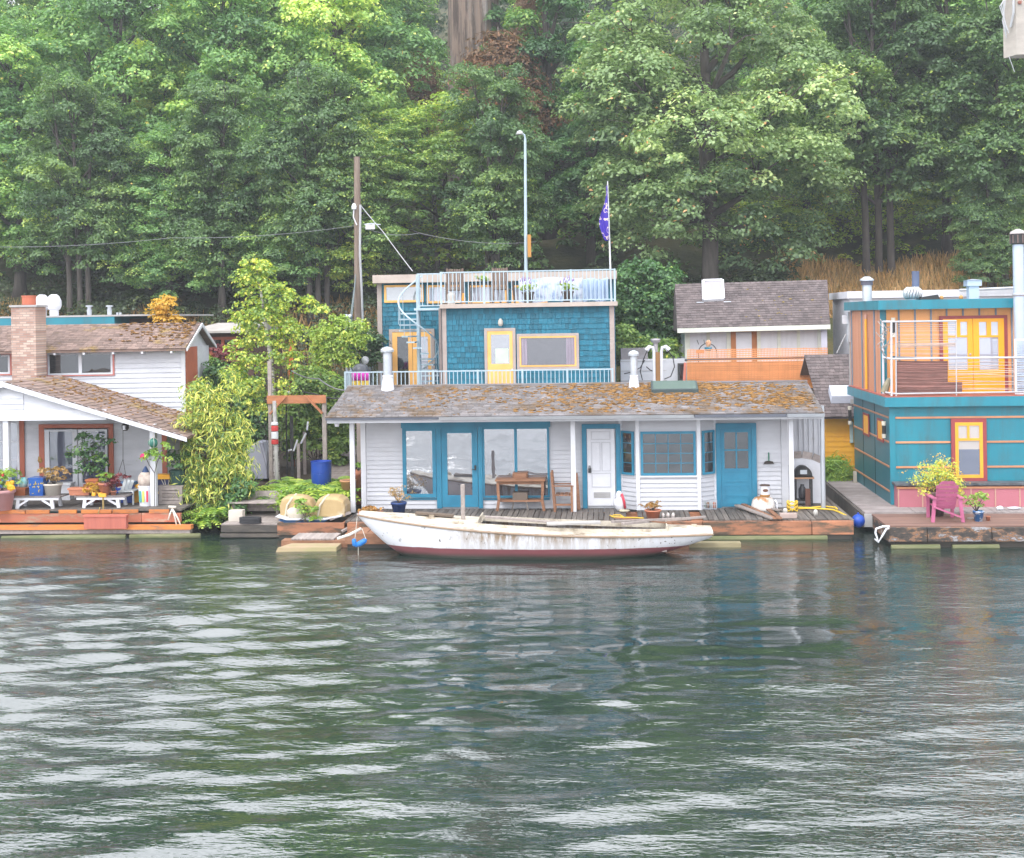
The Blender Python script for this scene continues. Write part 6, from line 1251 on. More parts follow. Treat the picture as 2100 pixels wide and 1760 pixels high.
# log raft
lx0, lx1 = atz(557, 1135, 0).x, atz(686, 1135, 0).x; t = thing('log_raft', 'half sunk raft of algae stained logs and boards left of the blue fender', 'raft', ((lx0+lx1)/2, 30.8, 0))
MB().hexa([(lx0, 30.45, -.12), (lx1, 30.45, -.12), (lx1, 31.1, -.12), (lx0+.2, 31.1, -.12), (lx0+.1, 30.5, .10), (lx1, 30.5, .10), (lx1, 31.05, .11), (lx0+.3, 31.05, .11)]).build('log', M('raft_log', (.42, .30, .20), (.30, .28, .13), .85, 2, (.6, 1, 3)), t)
a0, a1 = A('S8', 280, 1140, 31.2).x, A('S8', 470, 1140, 31.2).x; MB().box(a0, lx1+.2, 31.12, 31.5, -.1, .16).build('timber', WOODB, t)
m = MB(); xa, xb = A('S8', 440, 1100, 31.3).x, A('S8', 1080, 1100, 31.3).x
for i in range(11): u = xa+(xb-xa)*i/11; m.hexa([(u, 31.15, .165), (u+.12, 31.15, .165), (u+.18, 31.75, .165), (u+.06, 31.75, .165), (u, 31.15, .21), (u+.12, 31.15, .195), (u+.18, 31.75, .24), (u+.06, 31.75, .25)])
m.build('deck_board', WOODL, t)
# smaller garden things
for (x0_, y0_, x1_, y1_, lab) in ((1025, 285, 1062, 510, 'tall orange red painted post among the shrubs behind the gate'), (955, 560, 1000, 750, 'shorter orange red painted post lower in the shrubs behind the gate')):
    a, b_, c_, d_ = rect('T1', x0_, y0_, x1_, y1_, 41.0 if x0_ > 1000 else 40.2); tag(MB().box(a, b_, 40.9, 41.0, gb(41), d_).build('painted_post', M('orange_red_paint', (.55, .13, .04)), bevel=.01), lab, 'post')
c = A('T1', 985, 850, 39); t = thing('garden_lamp', 'white domed garden lamp above the timber beam', 'lamp', (c.x, 39, gb(39))); MB().lathe([(.02, .08), (.10, .06), (.16, -.03), (.14, -.04)], c, 14).build('lamp_shade', TRIMW, t, True); MB().tube([(c.x, 39, gb(39)), c], .025, 7).build('pole', BLACK, t)
for i, (a, b_, lab) in enumerate((((1010, 1455), (1040, 1445), 'lowest of the white peeled sticks by the path'), ((1065, 1460), (1105, 1340), 'longest of the white peeled sticks by the path'), ((1140, 1380), (1195, 1270), 'upper white peeled stick by the path'), ((1205, 1240), (1215, 1150), 'upright white peeled stick furthest up the path'))):
    p, q = A('T1', *a, 38.2+.4*i), A('T1', *b_, 38.3+.4*i); m = MB(); m.tube([p, q], .03, 6); o = m.build('peeled_stick', TRIMW); tag(o, lab, 'stick', 'white sticks edging the path')
for i, (x, y0_, y1_, Y, lab) in enumerate(((1118, 1380, 1560, 38.3, 'weathered stake nearest the peeled sticks on the path'), (1180, 1260, 1380, 39.5, 'weathered stake further up the path'), (1047, 1090, 1400, 39, 'dark slim post between the gate posts'))):
    p = A('T1', x, y1_, Y); tag(MB().box(p.x-.045, p.x+.045, Y-.04, Y+.04, gb(Y)-.1, A('T1', x, y0_, Y).z).build('stake', WOODL if i < 2 else M('dark_post', (.05, .05, .05))), lab, 'stake')
x0, x1, z0, z1 = rect('T1', 540, 1365, 780, 1545, 38.8); t = thing('covered_skiff', 'pale grey lilac cover over a small boat, half hidden behind the ferns', 'boat cover', ((x0+x1)/2, 39, gb(39))); MB().prism([(x0, gb(39)), (x1, gb(39)), (x1, z0+.2), (x1-.15, z1-.03), (x0+.4, z1), (x0+.05, z0+.35)], 38.8, 39.6, 'y').build('cover', M('lilac_cover', (.42, .43, .52), (.34, .35, .44), .5), t)
# utility pole and its wires
UY = 47.5; p0, p1 = at(734, 700, UY), at(732, 322, UY); t = thing('utility_pole', 'tall weathered utility pole with pale conduit left of the blue shingled house', 'utility pole', (p0.x, UY, .9))
MB().tube([(p0.x+.03, UY, .9), (p0.x+.02, UY, p0.z), p1], [.17, .16, .115], 12).build('pole', M('pole_wood', (.25, .195, .16), (.15, .11, .085), .9, 2, (4, 4, .3), bump=.4), t)
MB().tube([at(739, 420, UY-.2), at(738, 520, UY-.2), at(742, 600, UY-.2), at(744, 655, UY-.2), at(738, 672, UY-.2), at(733, 690, UY-.2)], .045, 7).build('conduit', CORDW, t)
m = MB(); a = at(726, 424, UY-.15); m.lathe([(.09, -.1), (.1, 0), (.05, .12)], a, 10); m.tube([a, a+V((-.03, 0, -.4)), a+V((.1, 0, -.7))], .025, 6); m.build('insulator', TRIMW, t)
for i in (0, 1): MB().tube([at(730-i*2, 560+i*20, UY-.1), at(722-i*3, 650, UY-.5), at(718-i*2, 690, UY-.6)], .02, 5).build('guy_wire', M('green_grey_wire', (.22, .27, .28)), t)
t = thing('meter_post', 'grey metal service mast with two rounded heads left of the utility pole', 'service mast', tuple(ft(714, 46)))
for x in (710, 718): a = at(x, 652, 46); MB().tube([(a.x, 46, gb(46)), (a.x, 46, a.z)], .05, 8).build('mast', METAL, t); MB().blob((a.x, 46, a.z+.04), .10, .09, .10, 9, 6, .02).build('weather_head', METAL, t, True)
a = at(715, 716, 45.9); MB().lathe([(.13, -.14), (.16, 0), (.13, .14)], (a.x, 45.9, a.z), 12).build('meter', GREYC, t)
def wire(lab, pts, r, mat=None, sag=.3):
    ps = []
    for (p, q) in zip(pts, pts[1:]):
        for i in range(8): u = i/8; ps.append(V(p).lerp(V(q), u)-V((0, 0, 4*sag*u*(1-u))))
    ps.append(V(pts[-1])); tag(MB().tube(ps, r, 5).build('overhead_wire', mat or CORD), lab, 'wire', 'overhead wires')
wire('long dark wire running left from the utility pole across the maples', [at(734, 462, UY), at(350, 488, UY), at(-80, 505, UY)], .010, M('grey_wire', (.2, .21, .22)), .15)
wire('dark wire running right from the utility pole behind the blue house', [at(734, 462, UY), at(860, 478, UY+1), at(1100, 496, UY+3)], .010, M('grey_wire', (.2, .21, .22)), .2)
wire('thin wire slanting down from the pole to the roof of the blue house', [at(737, 418, UY), at(786, 476, 46.5), at(846, 556, 45)], .015, CORDW, .02)
wire('thick service cable drooping from the shrubs to the pale house roof', [A('T1', 1040, 615, 40), A('T1', 1330, 700, 39), A('T1', 1600, 822, 37.5)], .022, M('dull_grey_cable', (.2, .2, .21)), .08)
wire('black lower service cable reaching the left eave of the pale house', [A('T1', 1050, 780, 40), A('T1', 1290, 860, 38.5), A('T1', 1560, 905, 36.8)], .025, CORD, .05)
a = at(762, 465, UY); t = thing('wire_splice_box', 'small white junction box hung on the wires right of the utility pole', 'junction box', a); MB().box(a.x-.22, a.x+.12, UY-.06, UY+.06, a.z-.10, a.z+.08).build('box', TRIMW, t); MB().tube([a+V((-.3, 0, .09)), a+V((0, 0, .12)), a+V((.35, 0, .06))], .02, 5).build('clamp', METAL, t)
# ================================================================ blue shingled house
BF, BB = 40.5, 43.6
bh = thing('shingled_house', 'blue green shingled two level house with yellow doors and a roof terrace', 'house', (-4, BF, .5))
fx0, fx1 = A('R3', 735, 600, BF).x, A('R3', 1978, 600, BF).x; rz = A('R3', 1350, 362, BF).z
gx0, gx1 = A('R3', 300, 400, BB).x, A('R3', 1985, 300, BB).x; pz = A('R3', 1100, 178, BB).z
MB().box(fx0+.03, fx1-.03, BF+.03, BB, 2.9, rz).build('front_wall', TEALS, bh); MB().box(gx0+.03, gx1-.03, BB+.03, BB+4.5, .4, pz).build('rear_wall', TEALS, bh); MB().box(gx0+.1, fx1-.05, BF-1.4, BB-.01, .4, 2.88).build('lower_wall', TAUPE, bh)
def shwall(name, x0, x1, z0, z1, y, rows, cols, th=.02):
    m = MB(); shingles(m, (x0, y, z0), (x1, y, z0), (x1, y, z1), (x0, y, z1), rows, cols, th, .35); return m.build(name, TEALS, bh)
random.seed(31)
shwall('shingle_face', A('R3', 784, 600, BF).x, A('R3', 1944, 600, BF).x, 3.0, rz-.01, BF, 17, 42, .034)
shwall('shingle_face', A('R3', 330, 400, BB).x, fx0-.02, 3.0, pz-.01, BB, 24, 13, .034)
MB().box(fx0+.1, gx1-.05, BB-.02, BB+.028, rz, pz).build('clerestory_wall', TEALS, bh)
for l, r, y in ((756, 786, BF), (1943, 1977, BF), (298, 331, BB)):
    a, b_ = A('R3', l, 600, y).x, A('R3', r, 600, y).x; MB().box(a, b_, y-.05, y+.04, 2.95, rz if y == BF else pz).build('corner_trim', TAUPE, bh)
c = A('R3', 741, 600, BF-.06); MB().tube([(c.x, BF-.06, 3.0), (c.x, BF-.06, rz)], .05, 8).build('downpipe', M('brown_downpipe', (.22, .18, .17)), bh)
BEIGE = M('beige_fascia', (.50, .43, .385), (.41, .34, .30), .7, 2, tint=.1)
_, _, q0, q1 = rect('R3', 290, 120, 1985, 178, BB-.35); MB().box(gx0-.12, gx1+.05, BB-.35, BB+4.7, q0, q1).build('parapet', BEIGE, bh)
rd = MB().box(A('R3', 735, 350, BF-.25).x, A('R3', 1998, 350, BF-.25).x, BF-.25, BB-.02, A('R3', 1350, 363, BF-.25).z, A('R3', 1350, 333, BF-.25).z).build('roof_terrace', BEIGE, bh); RZT = A('R3', 1350, 333, BF-.25).z
CUR = M('lilac_curtain', (.36, .31, .38), (.24, .20, .26), .9, 4, (9, 1, .4))
for l, r, t_, b_ in ((343, 622, 206, 330), (645, 905, 206, 335), (938, 1215, 206, 335), (1245, 1500, 206, 335)): window(bh, 'R3', l, t_, r, b_, BB-.03, AMB, .075, glassmat('pale_clerestory', (.26, .28, .29), .3) if l < 400 else GLASSL)
WY = BF-.035
x0, x1, z0, z1 = rect('R3', 1055, 512, 1276, 910, WY); z0 = 3.05
m = MB(); m.box(x0, x0+.09, WY-.05, WY-.002, z0, z1); m.box(x1-.09, x1, WY-.05, WY-.002, z0, z1); m.box(x0+.09, x1-.09, WY-.05, WY-.002, z1-.09, z1); m.build('door_casing', TAUPE, bh)
g0, g1, h0, h1 = rect('R3', 1100, 558, 1232, 766, WY); a0, a1, zt = x0+.095, x1-.095, z1-.095; m = MB()
m.box(a0, g0, WY-.04, WY-.004, z0, zt); m.box(g1, a1, WY-.04, WY-.004, z0, zt); m.box(g0, g1, WY-.04, WY-.004, h1, zt); m.box(g0, g1, WY-.04, WY-.004, z0, h0); dr = m.build('door', AMB, bh)
MB().box(g0-.003, g1+.003, WY-.016, WY-.01, h0-.003, h1+.003).build('pane', GLASS, dr); p0, p1, q0, q1 = rect('R3', 1132, 657, 1225, 762, WY); MB().box(p0, p1, WY-.022, WY-.018, q0, q1).build('notice', M('pale_green_paper', (.52, .62, .52), tint=0), dr)
c = A('R3', 1250, 805, WY-.05); MB().blob((c.x, WY-.06, c.z), .03, .03, .03, 8, 5).build('knob', METAL, dr)
x0, x1, z0, z1 = rect('R3', 1284, 550, 1724, 804, WY); m = MB(); frame_rect(m, x0, x1, z0, z1, WY-.045, WY-.002, .085); m.build('window_casing', TAUPE, bh)
wdw = window3(bh, x0+.087, x1-.087, z0+.087, z1-.087, WY-.005, AMB, .05, glassmat('smoky_glass', (.06, .06, .07), .17)); ca, cb, _, _ = rect('R3', 1635, 580, 1697, 770, WY); cz0, cz1 = z0+.15, z1-.15
for a, b_ in ((ca, cb), (x0+.15, x0+.33)):
    m = MB(); n_ = 8
    for i in range(n_): u = a+(b_-a)*i/n_; m.box(u, u+(b_-a)/n_*.75, WY-.033, WY-.029, cz0, cz1)
    m.build('curtain', CUR, wdw)
c = A('R3', 1167, 470, WY-.1); t = MB().lathe([(.02, .12), (.07, .06), (.085, -.04), (.06, -.11), (.02, -.13)], (c.x, WY-.10, c.z), 14).build('wall_lamp', M('pale_lamp_glass', (.5, .47, .42)), bh, True)
# french doors of the rear part
WY = BB-.035; x0, x1, z0, z1 = rect('R3', 380, 518, 702, 910, WY); z0 = 3.05; m = MB(); m.box(x0, x0+.11, WY-.05, WY-.002, z0, z1); m.box(x1-.11, x1, WY-.05, WY-.002, z0, z1); m.box(x0+.11, x1-.11, WY-.05, WY-.002, z1-.10, z1); m.build('door_casing', TAUPE, bh)
for l, r, gl, gr, gm in ((402, 545, 437, 515, GLASSD), (547, 690, 598, 655, GLASSL)):
    a0, a1, _, _ = rect('R3', l, 700, r, 800, WY); g0, g1, h0, h1 = rect('R3', gl, 572, gr, 900, WY); zt = z1-.11; m = MB(); h0 = z0+.2
    m.box(a0, g0, WY-.04, WY-.004, z0, zt); m.box(g1, a1-.003, WY-.04, WY-.004, z0, zt); m.box(g0, g1, WY-.04, WY-.004, h1, zt); m.box(g0, g1, WY-.04, WY-.004, z0, h0); dr = m.build('french_door', AMB, bh); MB().box(g0-.003, g1+.003, WY-.016, WY-.01, h0-.003, h1+.003).build('pane', gm, dr)
# decks and railings
dx0, dx1 = A('R3', 66, 860, 39).x, A('R3', 1962, 860, 39).x
MB().box(dx0-.05, dx1+.05, 38.95, BB-.01, 2.885, 3.02).build('deck', TAUPE, bh)
hz_ = A('R3', 1000, 815, 39).z-3.02
rail(bh, 'railing', (dx0, 39, 3.02), (dx1, 39, 3.02), hz_, 66, RAILB, 11, .011); rail(bh, 'railing', (dx0, 39.05, 3.02), (dx0, BB-.1, 3.02), hz_, 40, RAILB, 0, .011)
ty = BF-.18; rx0, rx1 = A('R3', 745, 220, ty).x, A('R3', 1978, 220, ty).x; hz2 = A('R3', 1350, 108, ty).z-RZT
rail(bh, 'railing', (rx0, ty, RZT), (rx1, ty, RZT), hz2, 44, RAILB, 11, .013); rail(bh, 'railing', (rx1, ty+.05, RZT), (rx1, BB-.4, RZT), hz2, 22, RAILB, 0, .013); sx = A('R3', 586, 500, 41.9).x
rail(bh, 'railing', (sx+.08, 41.2, RZT-.1), (rx0-.05, 41.2, RZT-.1), hz2+.1, 5, RAILB, 0, .013); MB().box(sx-.03, rx0+.4, 41.2, 42.6, RZT-.18, RZT-.105).build('landing', RAILB, bh)
# spiral stair
t = MB().tube([(sx, 41.9, 3.02), (sx, 41.9, RZT+hz2)], .07, 12).build('spiral_stair', RAILB, bh, False)
NT_ = 15; R_ = .66; zA, zB = RZT-.25, 3.2; angs = [math.radians(150+290*i/(NT_-1)) for i in range(NT_)]
for i, a in enumerate(angs):
    z = zA+(zB-zA)*i/(NT_-1); w_ = math.radians(13); m = MB(); P = [(sx+.06*math.cos(a), 41.9+.06*math.sin(a)), (sx+R_*math.cos(a-w_), 41.9+R_*math.sin(a-w_)), (sx+R_*math.cos(a+w_), 41.9+R_*math.sin(a+w_))]; m.prism(P, z-.05, z, 'z'); m.build('tread', RAILB, t)
m = MB(); m.tube([(sx+R_*math.cos(a), 41.9+R_*math.sin(a), RZT+hz2+(3.95-RZT-hz2)*k) for k, a in ((k, math.radians(85+365*k)) for k in np.linspace(0, 1, 48))], .028, 7)
for i, a in enumerate(angs):
    z = zA+(zB-zA)*i/(NT_-1); m.tube([(sx+R_*math.cos(a), 41.9+R_*math.sin(a), z), (sx+R_*math.cos(a), 41.9+R_*math.sin(a), RZT+hz2+(3.95-RZT-hz2)*(math.degrees(a)-85)/365)], .011, 5)
m.build('handrail', RAILB, t)
# terrace furniture
TY = 41.7
def tchair(x, lab, rz_):
    t = thing('slatted_chair', lab, 'chair', (0, 0, 0), 'terrace chairs'); m = MB()
    for i in range(7): m.box(-.24+i*.07, -.19+i*.07, -.26-.0, -.235, .42, 1.02)
    m.build('backrest', M('grey_brown_teak', (.20, .14, .11), (.13, .09, .07)), t); m = MB(); slats(m, -.25, .25, -.23, .24, .40, .43, 5, .15); m.build('seat', CACHE['grey_brown_teak'], t)
    for sx_ in (-.23, .23):
        MB().bar((sx_, -.24, 0), (sx_, -.25, 1.04), .045).build('leg', CACHE['grey_brown_teak'], t); MB().bar((sx_, .27, 0), (sx_, .15, .62), .045).build('leg', CACHE['grey_brown_teak'], t); MB().box(sx_-.03, sx_+.03, -.22, .25, .62, .65).build('armrest', CACHE['grey_brown_teak'], t)
    t.location = (x, TY, RZT); t.rotation_euler = (0, 0, rz_); t.scale = (1.12, 1.1, 1.14); return t
tchair(A('R3', 838, 250, TY).x, 'slatted teak chair on the roof terrace nearest the spiral stair', .25); tchair(A('R3', 1190, 250, TY).x, 'slatted teak chair on the roof terrace beside the draped sofa', -.35)
x0, x1, z0, z1 = rect('R3', 935, 215, 1105, 310, TY+.2); t = thing('terrace_table', 'dark metal table on the roof terrace between the two teak chairs', 'table', ((x0+x1)/2, TY+.4, RZT)); MB().box(x0, x1, TY+.2, TY+.9, RZT+.68, RZT+.71).build('table_top', BLACK, t)
for x in (x0+.06, x1-.06):
    for y in (TY+.26, TY+.84): MB().tube([(x, y, RZT), (x, y, RZT+.68)], .018, 6).build('leg', BLACK, t)
c = A('R3', 1045, 235, TY+.4); t = thing('lime_plant', 'small lime green plant on the dark terrace table', 'plant', (c.x, TY+.45, RZT+.71)); plantfill(t, 'leaves', (c.x, TY+.45, RZT+.71), .2, .25, 16, .09, 'birch', 111)
def drape(name, lab, l, r, t_, Y, mat, seed, dep=.7):
    x0, x1, z0, z1 = rect('R3', l, t_, r, 318, Y); rng = np.random.default_rng(seed); n = 60; vs, fs = [], []
    rows = [(Y+dep, z1-.02), (Y+.1, z1), (Y, z1-.05), (Y-.03, (z1+RZT)/2), (Y-.06, RZT+.03)]
    for j, (y, z) in enumerate(rows):
        for i in range(n+1): u = i/n; fold = (.022*math.sin(u*46+seed)+.03*math.sin(u*19+2*seed))*(j > 1)*(.3+.35*j); vs.append((x0+(x1-x0)*u, y+fold, z+(.03*math.sin(u*9+seed) if j in (0, 1, 4) else 0)))
    for j in range(len(rows)-1):
        for i in range(n): fs.append((j*(n+1)+i, j*(n+1)+i+1, (j+1)*(n+1)+i+1, (j+1)*(n+1)+i))
    b0 = len(vs); vs += [(x0, Y+dep, RZT+.02), (x1, Y+dep, RZT+.02)]; fs += [(0, b0, 4*(n+1), 3*(n+1), 2*(n+1), n+1), (n, 2*n+1, 3*n+2, 4*n+3, 5*n+4, b0+1)]
    tag(MB().add(vs, fs, .5).build(name, mat, None, True), lab, 'cover')
drape('sofa_cover', 'pale blue white tarpaulin draped over long furniture on the roof terrace', 1296, 1748, 156, 41.4, M('pale_tarp', (.50, .55, .66), (.24, .32, .48), .55, 3.5, lo=.5, hi=.62), 3)
drape('chair_cover', 'darker blue cover over a square chair at the right end of the roof terrace', 1752, 1932, 160, 41.2, CANVAS, 5)
for i, (l, r, lab) in enumerate(((1325, 1402, 'dark pot of lavender before the left part of the pale tarpaulin'), (1605, 1682, 'dark pot of lavender before the right part of the pale tarpaulin'))):
    c = A('R3', (l+r)/2, 318, 40.85); c = V((c.x, 40.85, RZT)); t = pot('lavender_pot', lab, c, .19, .36, M('dark_brown_pot', (.10, .075, .065)), group='lavender pots on the terrace'); plantfill(t, 'leaves', (c.x, c.y, RZT+.34), .22, .25, 22, .09, 'birch', 112+i); rng = np.random.default_rng(5+i); m = MB(); [m.blob((c.x+rng.normal()*.14, c.y+rng.normal()*.08, RZT+.62+rng.random()*.22), .022, .022, .05, 5, 3) for _ in range(26)]; m.build('lavender', M('lavender_flower', (.36, .24, .50)), t)['kind'] = 'stuff'
c = A('R3', 818, 320, 40.8); tag(MB().lathe([(.12, 0), (.13, .3), (.09, .36), (.09, .41)], (c.x, 40.8, RZT), 14).build('white_jug', M('cream_jug', (.66, .62, .58)), None, False), 'cream lidded container on the roof terrace behind the left railing', 'container')
c = A('R3', 905, 310, 41); tag(MB().lathe([(.06, 0), (.065, .2), (.03, .3), (.03, .36)], (c.x, 41, RZT), 12).build('orange_bottle', M('orange_plastic', (.75, .33, .05)), None, True), 'orange bottle on the roof terrace beside the left teak chair', 'bottle')
# flag, lamp post
a, b_ = at(1253, 556, 40.6), at(1246, 372, 40.6); t = thing('flagpole', 'thin white flagpole fixed to the right end of the roof terrace', 'flagpole', (a.x, 40.6, RZT)); MB().tube([(a.x, 40.6, RZT), (b_.x, 40.6, b_.z)], [.032, .018], 8).build('pole', TRIMW, t)
fl = thing('flag', 'violet blue flag with pale markings hanging limp from the flagpole', 'flag', (b_.x, 40.6, b_.z)); vs, fs = [], []; NI, NJ = 10, 26
for j in range(NJ+1):
    v = j/NJ; p = at(1246.5+3.5*v, 380+112*v, 40.6); w_ = .06+.20*min(1, v*1.6)*(1-.3*max(0, v-.75)/.25)
    for i in range(NI+1): u = i/NI; vs.append((p.x-.02-w_*u+(.02 if i else 0)+.05*math.sin(v*7)*u, 40.56+.06*math.sin(u*7+v*5), p.z-.04*math.sin(u*3)))
for j in range(NJ):
    for i in range(NI): fs.append((j*(NI+1)+i, j*(NI+1)+i+1, (j+1)*(NI+1)+i+1, (j+1)*(NI+1)+i))
n = NT('flag_cloth'); FC = n.mix(n.ramp(n.noise(3.2, 1, (1, 1, 1.4)), [(.52, 0.), (.55, 1.), (.585, 1.), (.61, 0.)]), (.055, .03, .36), (.72, .58, .52)); o = MB().add(vs, fs, .5).build('cloth', n.done(FC, .8), fl, True); md = o.modifiers.new('s', 'SOLIDIFY'); md.thickness = .004
a, b_ = at(1079, 640, 50), at(1077, 285, 50); t = thing('street_lamp', 'tall slim pale blue street lamp standing behind the blue shingled house', 'street lamp', (a.x, 50, gz(a.x, 50))); MB().tube([(a.x, 50, gz(a.x, 50)-.2), (a.x, 50, a.z), b_], [.08, .075, .05], 10).build('pole', RAILB, t); h = at(1066, 273, 50)
MB().tube([b_, b_+V((-.02, 0, .15)), V((h.x+.1, 50, h.z-.02))], .035, 6).build('arm', RAILB, t); MB().lathe([(.03, .10), (.10, .07), (.16, -.05), (.13, -.06)], h, 14).build('lamp_head', M('lamp_housing', (.62, .64, .66)), t, True); c = at(1084, 500, 49.85); MB().box(c.x-.04, c.x+.10, 49.8, 49.86, at(1084, 528, 50).z, at(1084, 482, 50).z).build('banner', M('ochre_banner', (.45, .22, .05)), t)
# left end of the lower deck
c = A('R3', 175, 790, 40.2); t = thing('kettle_barbecue', 'dark grey kettle barbecue at the left end of the railed deck', 'barbecue', (c.x, 40.2, 3.02)); kz = A('R3', 175, 815, 40.2).z; MB().lathe([(.30*math.cos(a_), .26*math.sin(a_)) for a_ in np.linspace(-1.45, -.02, 7)]+[(.30*math.cos(a_), .26*math.sin(a_)) for a_ in np.linspace(.05, 1.45, 7)], (c.x, 40.2, kz-.02), 20).build('kettle', M('charcoal_enamel', (.06, .065, .08), rough=.3), t, True); MB().tube([(c.x, 40.2, kz+.24), (c.x, 40.2, kz+.32)], .02, 6).build('handle', BLACK, t)
for a_ in (.5, 2.6, 4.7): MB().tube([(c.x+.12*math.cos(a_), 40.2+.12*math.sin(a_), kz-.25), (c.x+.26*math.cos(a_), 40.2+.26*math.sin(a_), 3.02)], .016, 5).build('leg', BLACK, t)
x0, x1, z0, z1 = rect('R3', 108, 822, 232, 900, 39.3); t = thing('pool_toy', 'magenta topped and yellow striped inflatable cushion behind the deck railing', 'cushion', ((x0+x1)/2, 39.5, 3.02)); w_ = (x1-x0)/4; zm = z1-.28
for i in range(4): m = MB(); m.tube([(x0+w_*(i+.5), 39.4, zm), (x0+w_*(i+.5), 39.4, z1-.02), (x0+w_*(i+.5), 39.4, z1)], [w_*.52, w_*.5, w_*.2], 10); m.build('magenta_tube', M('magenta_vinyl', (.62, .03, .42), rough=.4), t, True); MB().tube([(x0+w_*(i+.5), 39.4, 3.02), (x0+w_*(i+.5), 39.4, zm-.005)], w_*.5, 10).build('yellow_tube', M('mustard_vinyl', (.55, .38, .03), rough=.4), t, True)
c = A('R3', 207, 740, 42.5); t = thing('globe_lamp', 'small white globe lamp on a stick among the white blossoms', 'lamp', (c.x, 42.5, gb(42.5))); MB().blob(c, .13, .12, .14, 9, 6, .05).build('globe', TRIMW, t, True); MB().tube([(c.x, 42.5, gb(42.5)), c], .025, 6).build('pole', CORDW, t)

# ================================================================ low white building and vent post
x0, x1, z0, z1 = rect('R6', -30, 955, 575, 1200, 45.2); t = thing('low_building', 'low white building with dark window left of the orange balcony house', 'building', ((x0+x1)/2, 45.4, .4)); MB().box(x0, x1, 45.2, 48, .4, z1).build('wall', WHITE, t); p0, p1, q0, q1 = rect('R6', -30, 850, 218, 955, 45.6); MB().box(p0, p1, 45.5, 47.5, q0, q1).build('upper_wall', M('grey_board', (.26, .24, .25), rough=.8), t); window(t, 'R6', 494, 988, 566, 1150, 45.18, M('dark_sash', (.06, .06, .06)), .05, GLASSD); m = MB()
for k in range(4): z = z1-.05-.35*k; m.box(x0, x1-.7, 45.185, 45.197, z, z+.015)
m.build('groove', GREYC, t)
VY = 41.6; c = A('R6', 310, 1140, VY); zt = A('R6', 310, 885, VY).z; t = thing('vent_post', 'brown post carrying a capped metal flue and two white gooseneck pipes', 'vent', (c.x, VY, .5)); MB().box(c.x-.11, c.x+.11, VY-.06, VY+.06, .5, zt).build('post', M('varnished_post', (.36, .19, .07), (.28, .14, .05), .6), t)
ft_ = A('R6', 290, 770, VY).z; cx_ = A('R6', 290, 800, VY).x; MB().lathe([(.075, zt-.0), (.075, ft_-.12), (.13, ft_-.10), (.17, ft_-.02), (.15, ft_+.02), (.02, ft_+.04)], (cx_, VY+.02, 0), 14).build('flue', M('dull_zinc', (.36, .34, .36), metal=.4), t)
for l, s in ((275, -1), (345, 1)): p = A('R6', l, 1140, VY-.1); q = A('R6', l, 880, VY-.1); MB().tube([(p.x, VY-.1, .5), (q.x, VY-.1, q.z), (q.x+s*.03, VY-.1, q.z+.12), (q.x+s*.14, VY-.1, q.z+.15), (q.x+s*.24, VY-.1, q.z+.04)], [.05, .05, .06, .07, .085], 9).build('gooseneck', TRIMW, t)
m = MB()
for pts in (((400, 870), (450, 930), (465, 1020), (430, 1110), (370, 1135)), ((215, 870), (180, 950), (150, 1060), (170, 1145)), ((205, 1020), (240, 1050), (262, 1060)), ((0, 1085), (70, 1070), (150, 1030), (190, 960))): m.tube([A('R6', *p, VY-.3) for p in pts], .018, 5)
m.build('cable', CORD, t)

# ================================================================ orange balcony house
OY, OB = 45.8, 44.2
oh = thing('balcony_house', 'small house with steep dark shingle roof and orange netted balcony', 'house', (8, OY, .4)); DSH = M('dark_shingle_roof', (.15, .122, .122), (.095, .078, .08), .9, 2, tint=.55, bump=.4, bs=25)
x0, x1 = A('R6', 562, 800, OY).x, A('R6', 1870, 800, OY).x; bz = A('R6', 1200, 1235, OB).z
MB().box(x0, x1, OY, OY+4, .4, A('R6', 1200, 660, OY).z+.05).build('wall', M('cream_sheet', (.66, .66, .70), (.58, .58, .62), .5, 2, (3, 1, .4)), oh)
e0, e1, r0, r1 = A('R6', 490, 668, OY-.5), A('R6', 1897, 632, OY-.5), A('R6', 470, 262, OY+1.9), A('R6', 1873, 222, OY+1.9)
rf = MB().add([tuple(e0), tuple(e1), tuple(r1), tuple(r0), (e0.x, OY+4.8, e0.z), (e1.x, OY+4.8, e1.z), tuple(e0-V((0, 0, .1))), tuple(e1-V((0, 0, .1))), (e0.x, OY+4.8, e0.z-.1), (e1.x, OY+4.8, e1.z-.1)], [(0, 1, 2, 3), (3, 2, 5, 4), (0, 3, 4, 8, 6), (1, 7, 9, 5, 2), (6, 7, 1, 0), (4, 5, 9, 8), (6, 8, 9, 7)]).build('roof', DSH, oh); m = MB(); random.seed(41); shingles(m, e0+V((0, -.02, .01)), e1+V((0, -.02, .01)), r1+V((0, 0, .01)), r0+V((0, 0, .01)), 19, 36, .02); m.build('shingle', DSH, rf)
m = MB(); m.hexa([e0+V((0, -.07, -.16)), e1+V((0, -.07, -.16)), e1+V((0, -.02, -.16)), e0+V((0, -.02, -.16)), e0+V((0, -.07, .0)), e1+V((0, -.07, .0)), e1+V((0, -.02, 0)), e0+V((0, -.02, 0))]); m.build('fascia', M('pale_sage_trim', (.70, .72, .64)), rf)
m = MB(); rng = np.random.default_rng(8)
for _ in range(26): u, v = .45+.5*rng.random(), .05+.8*rng.random(); p = e0.lerp(e1, u).lerp(r0.lerp(r1, u), v); s = rng.uniform(.02, .05); m.blob(p+V((0, -.01, .03)), s*1.3, s, s*.5, 6, 3)
m.build('moss', M('ochre_moss', (.34, .24, .05)), rf)
def on_roof(x, y): # pixel on the roof's front slope
    n_ = (e1-e0).cross(r0-e0); d = ray(*px('R6', x, y)); cpt = V((0, 0, HC)); return cpt+d*((e0-cpt).dot(n_)/d.dot(n_))
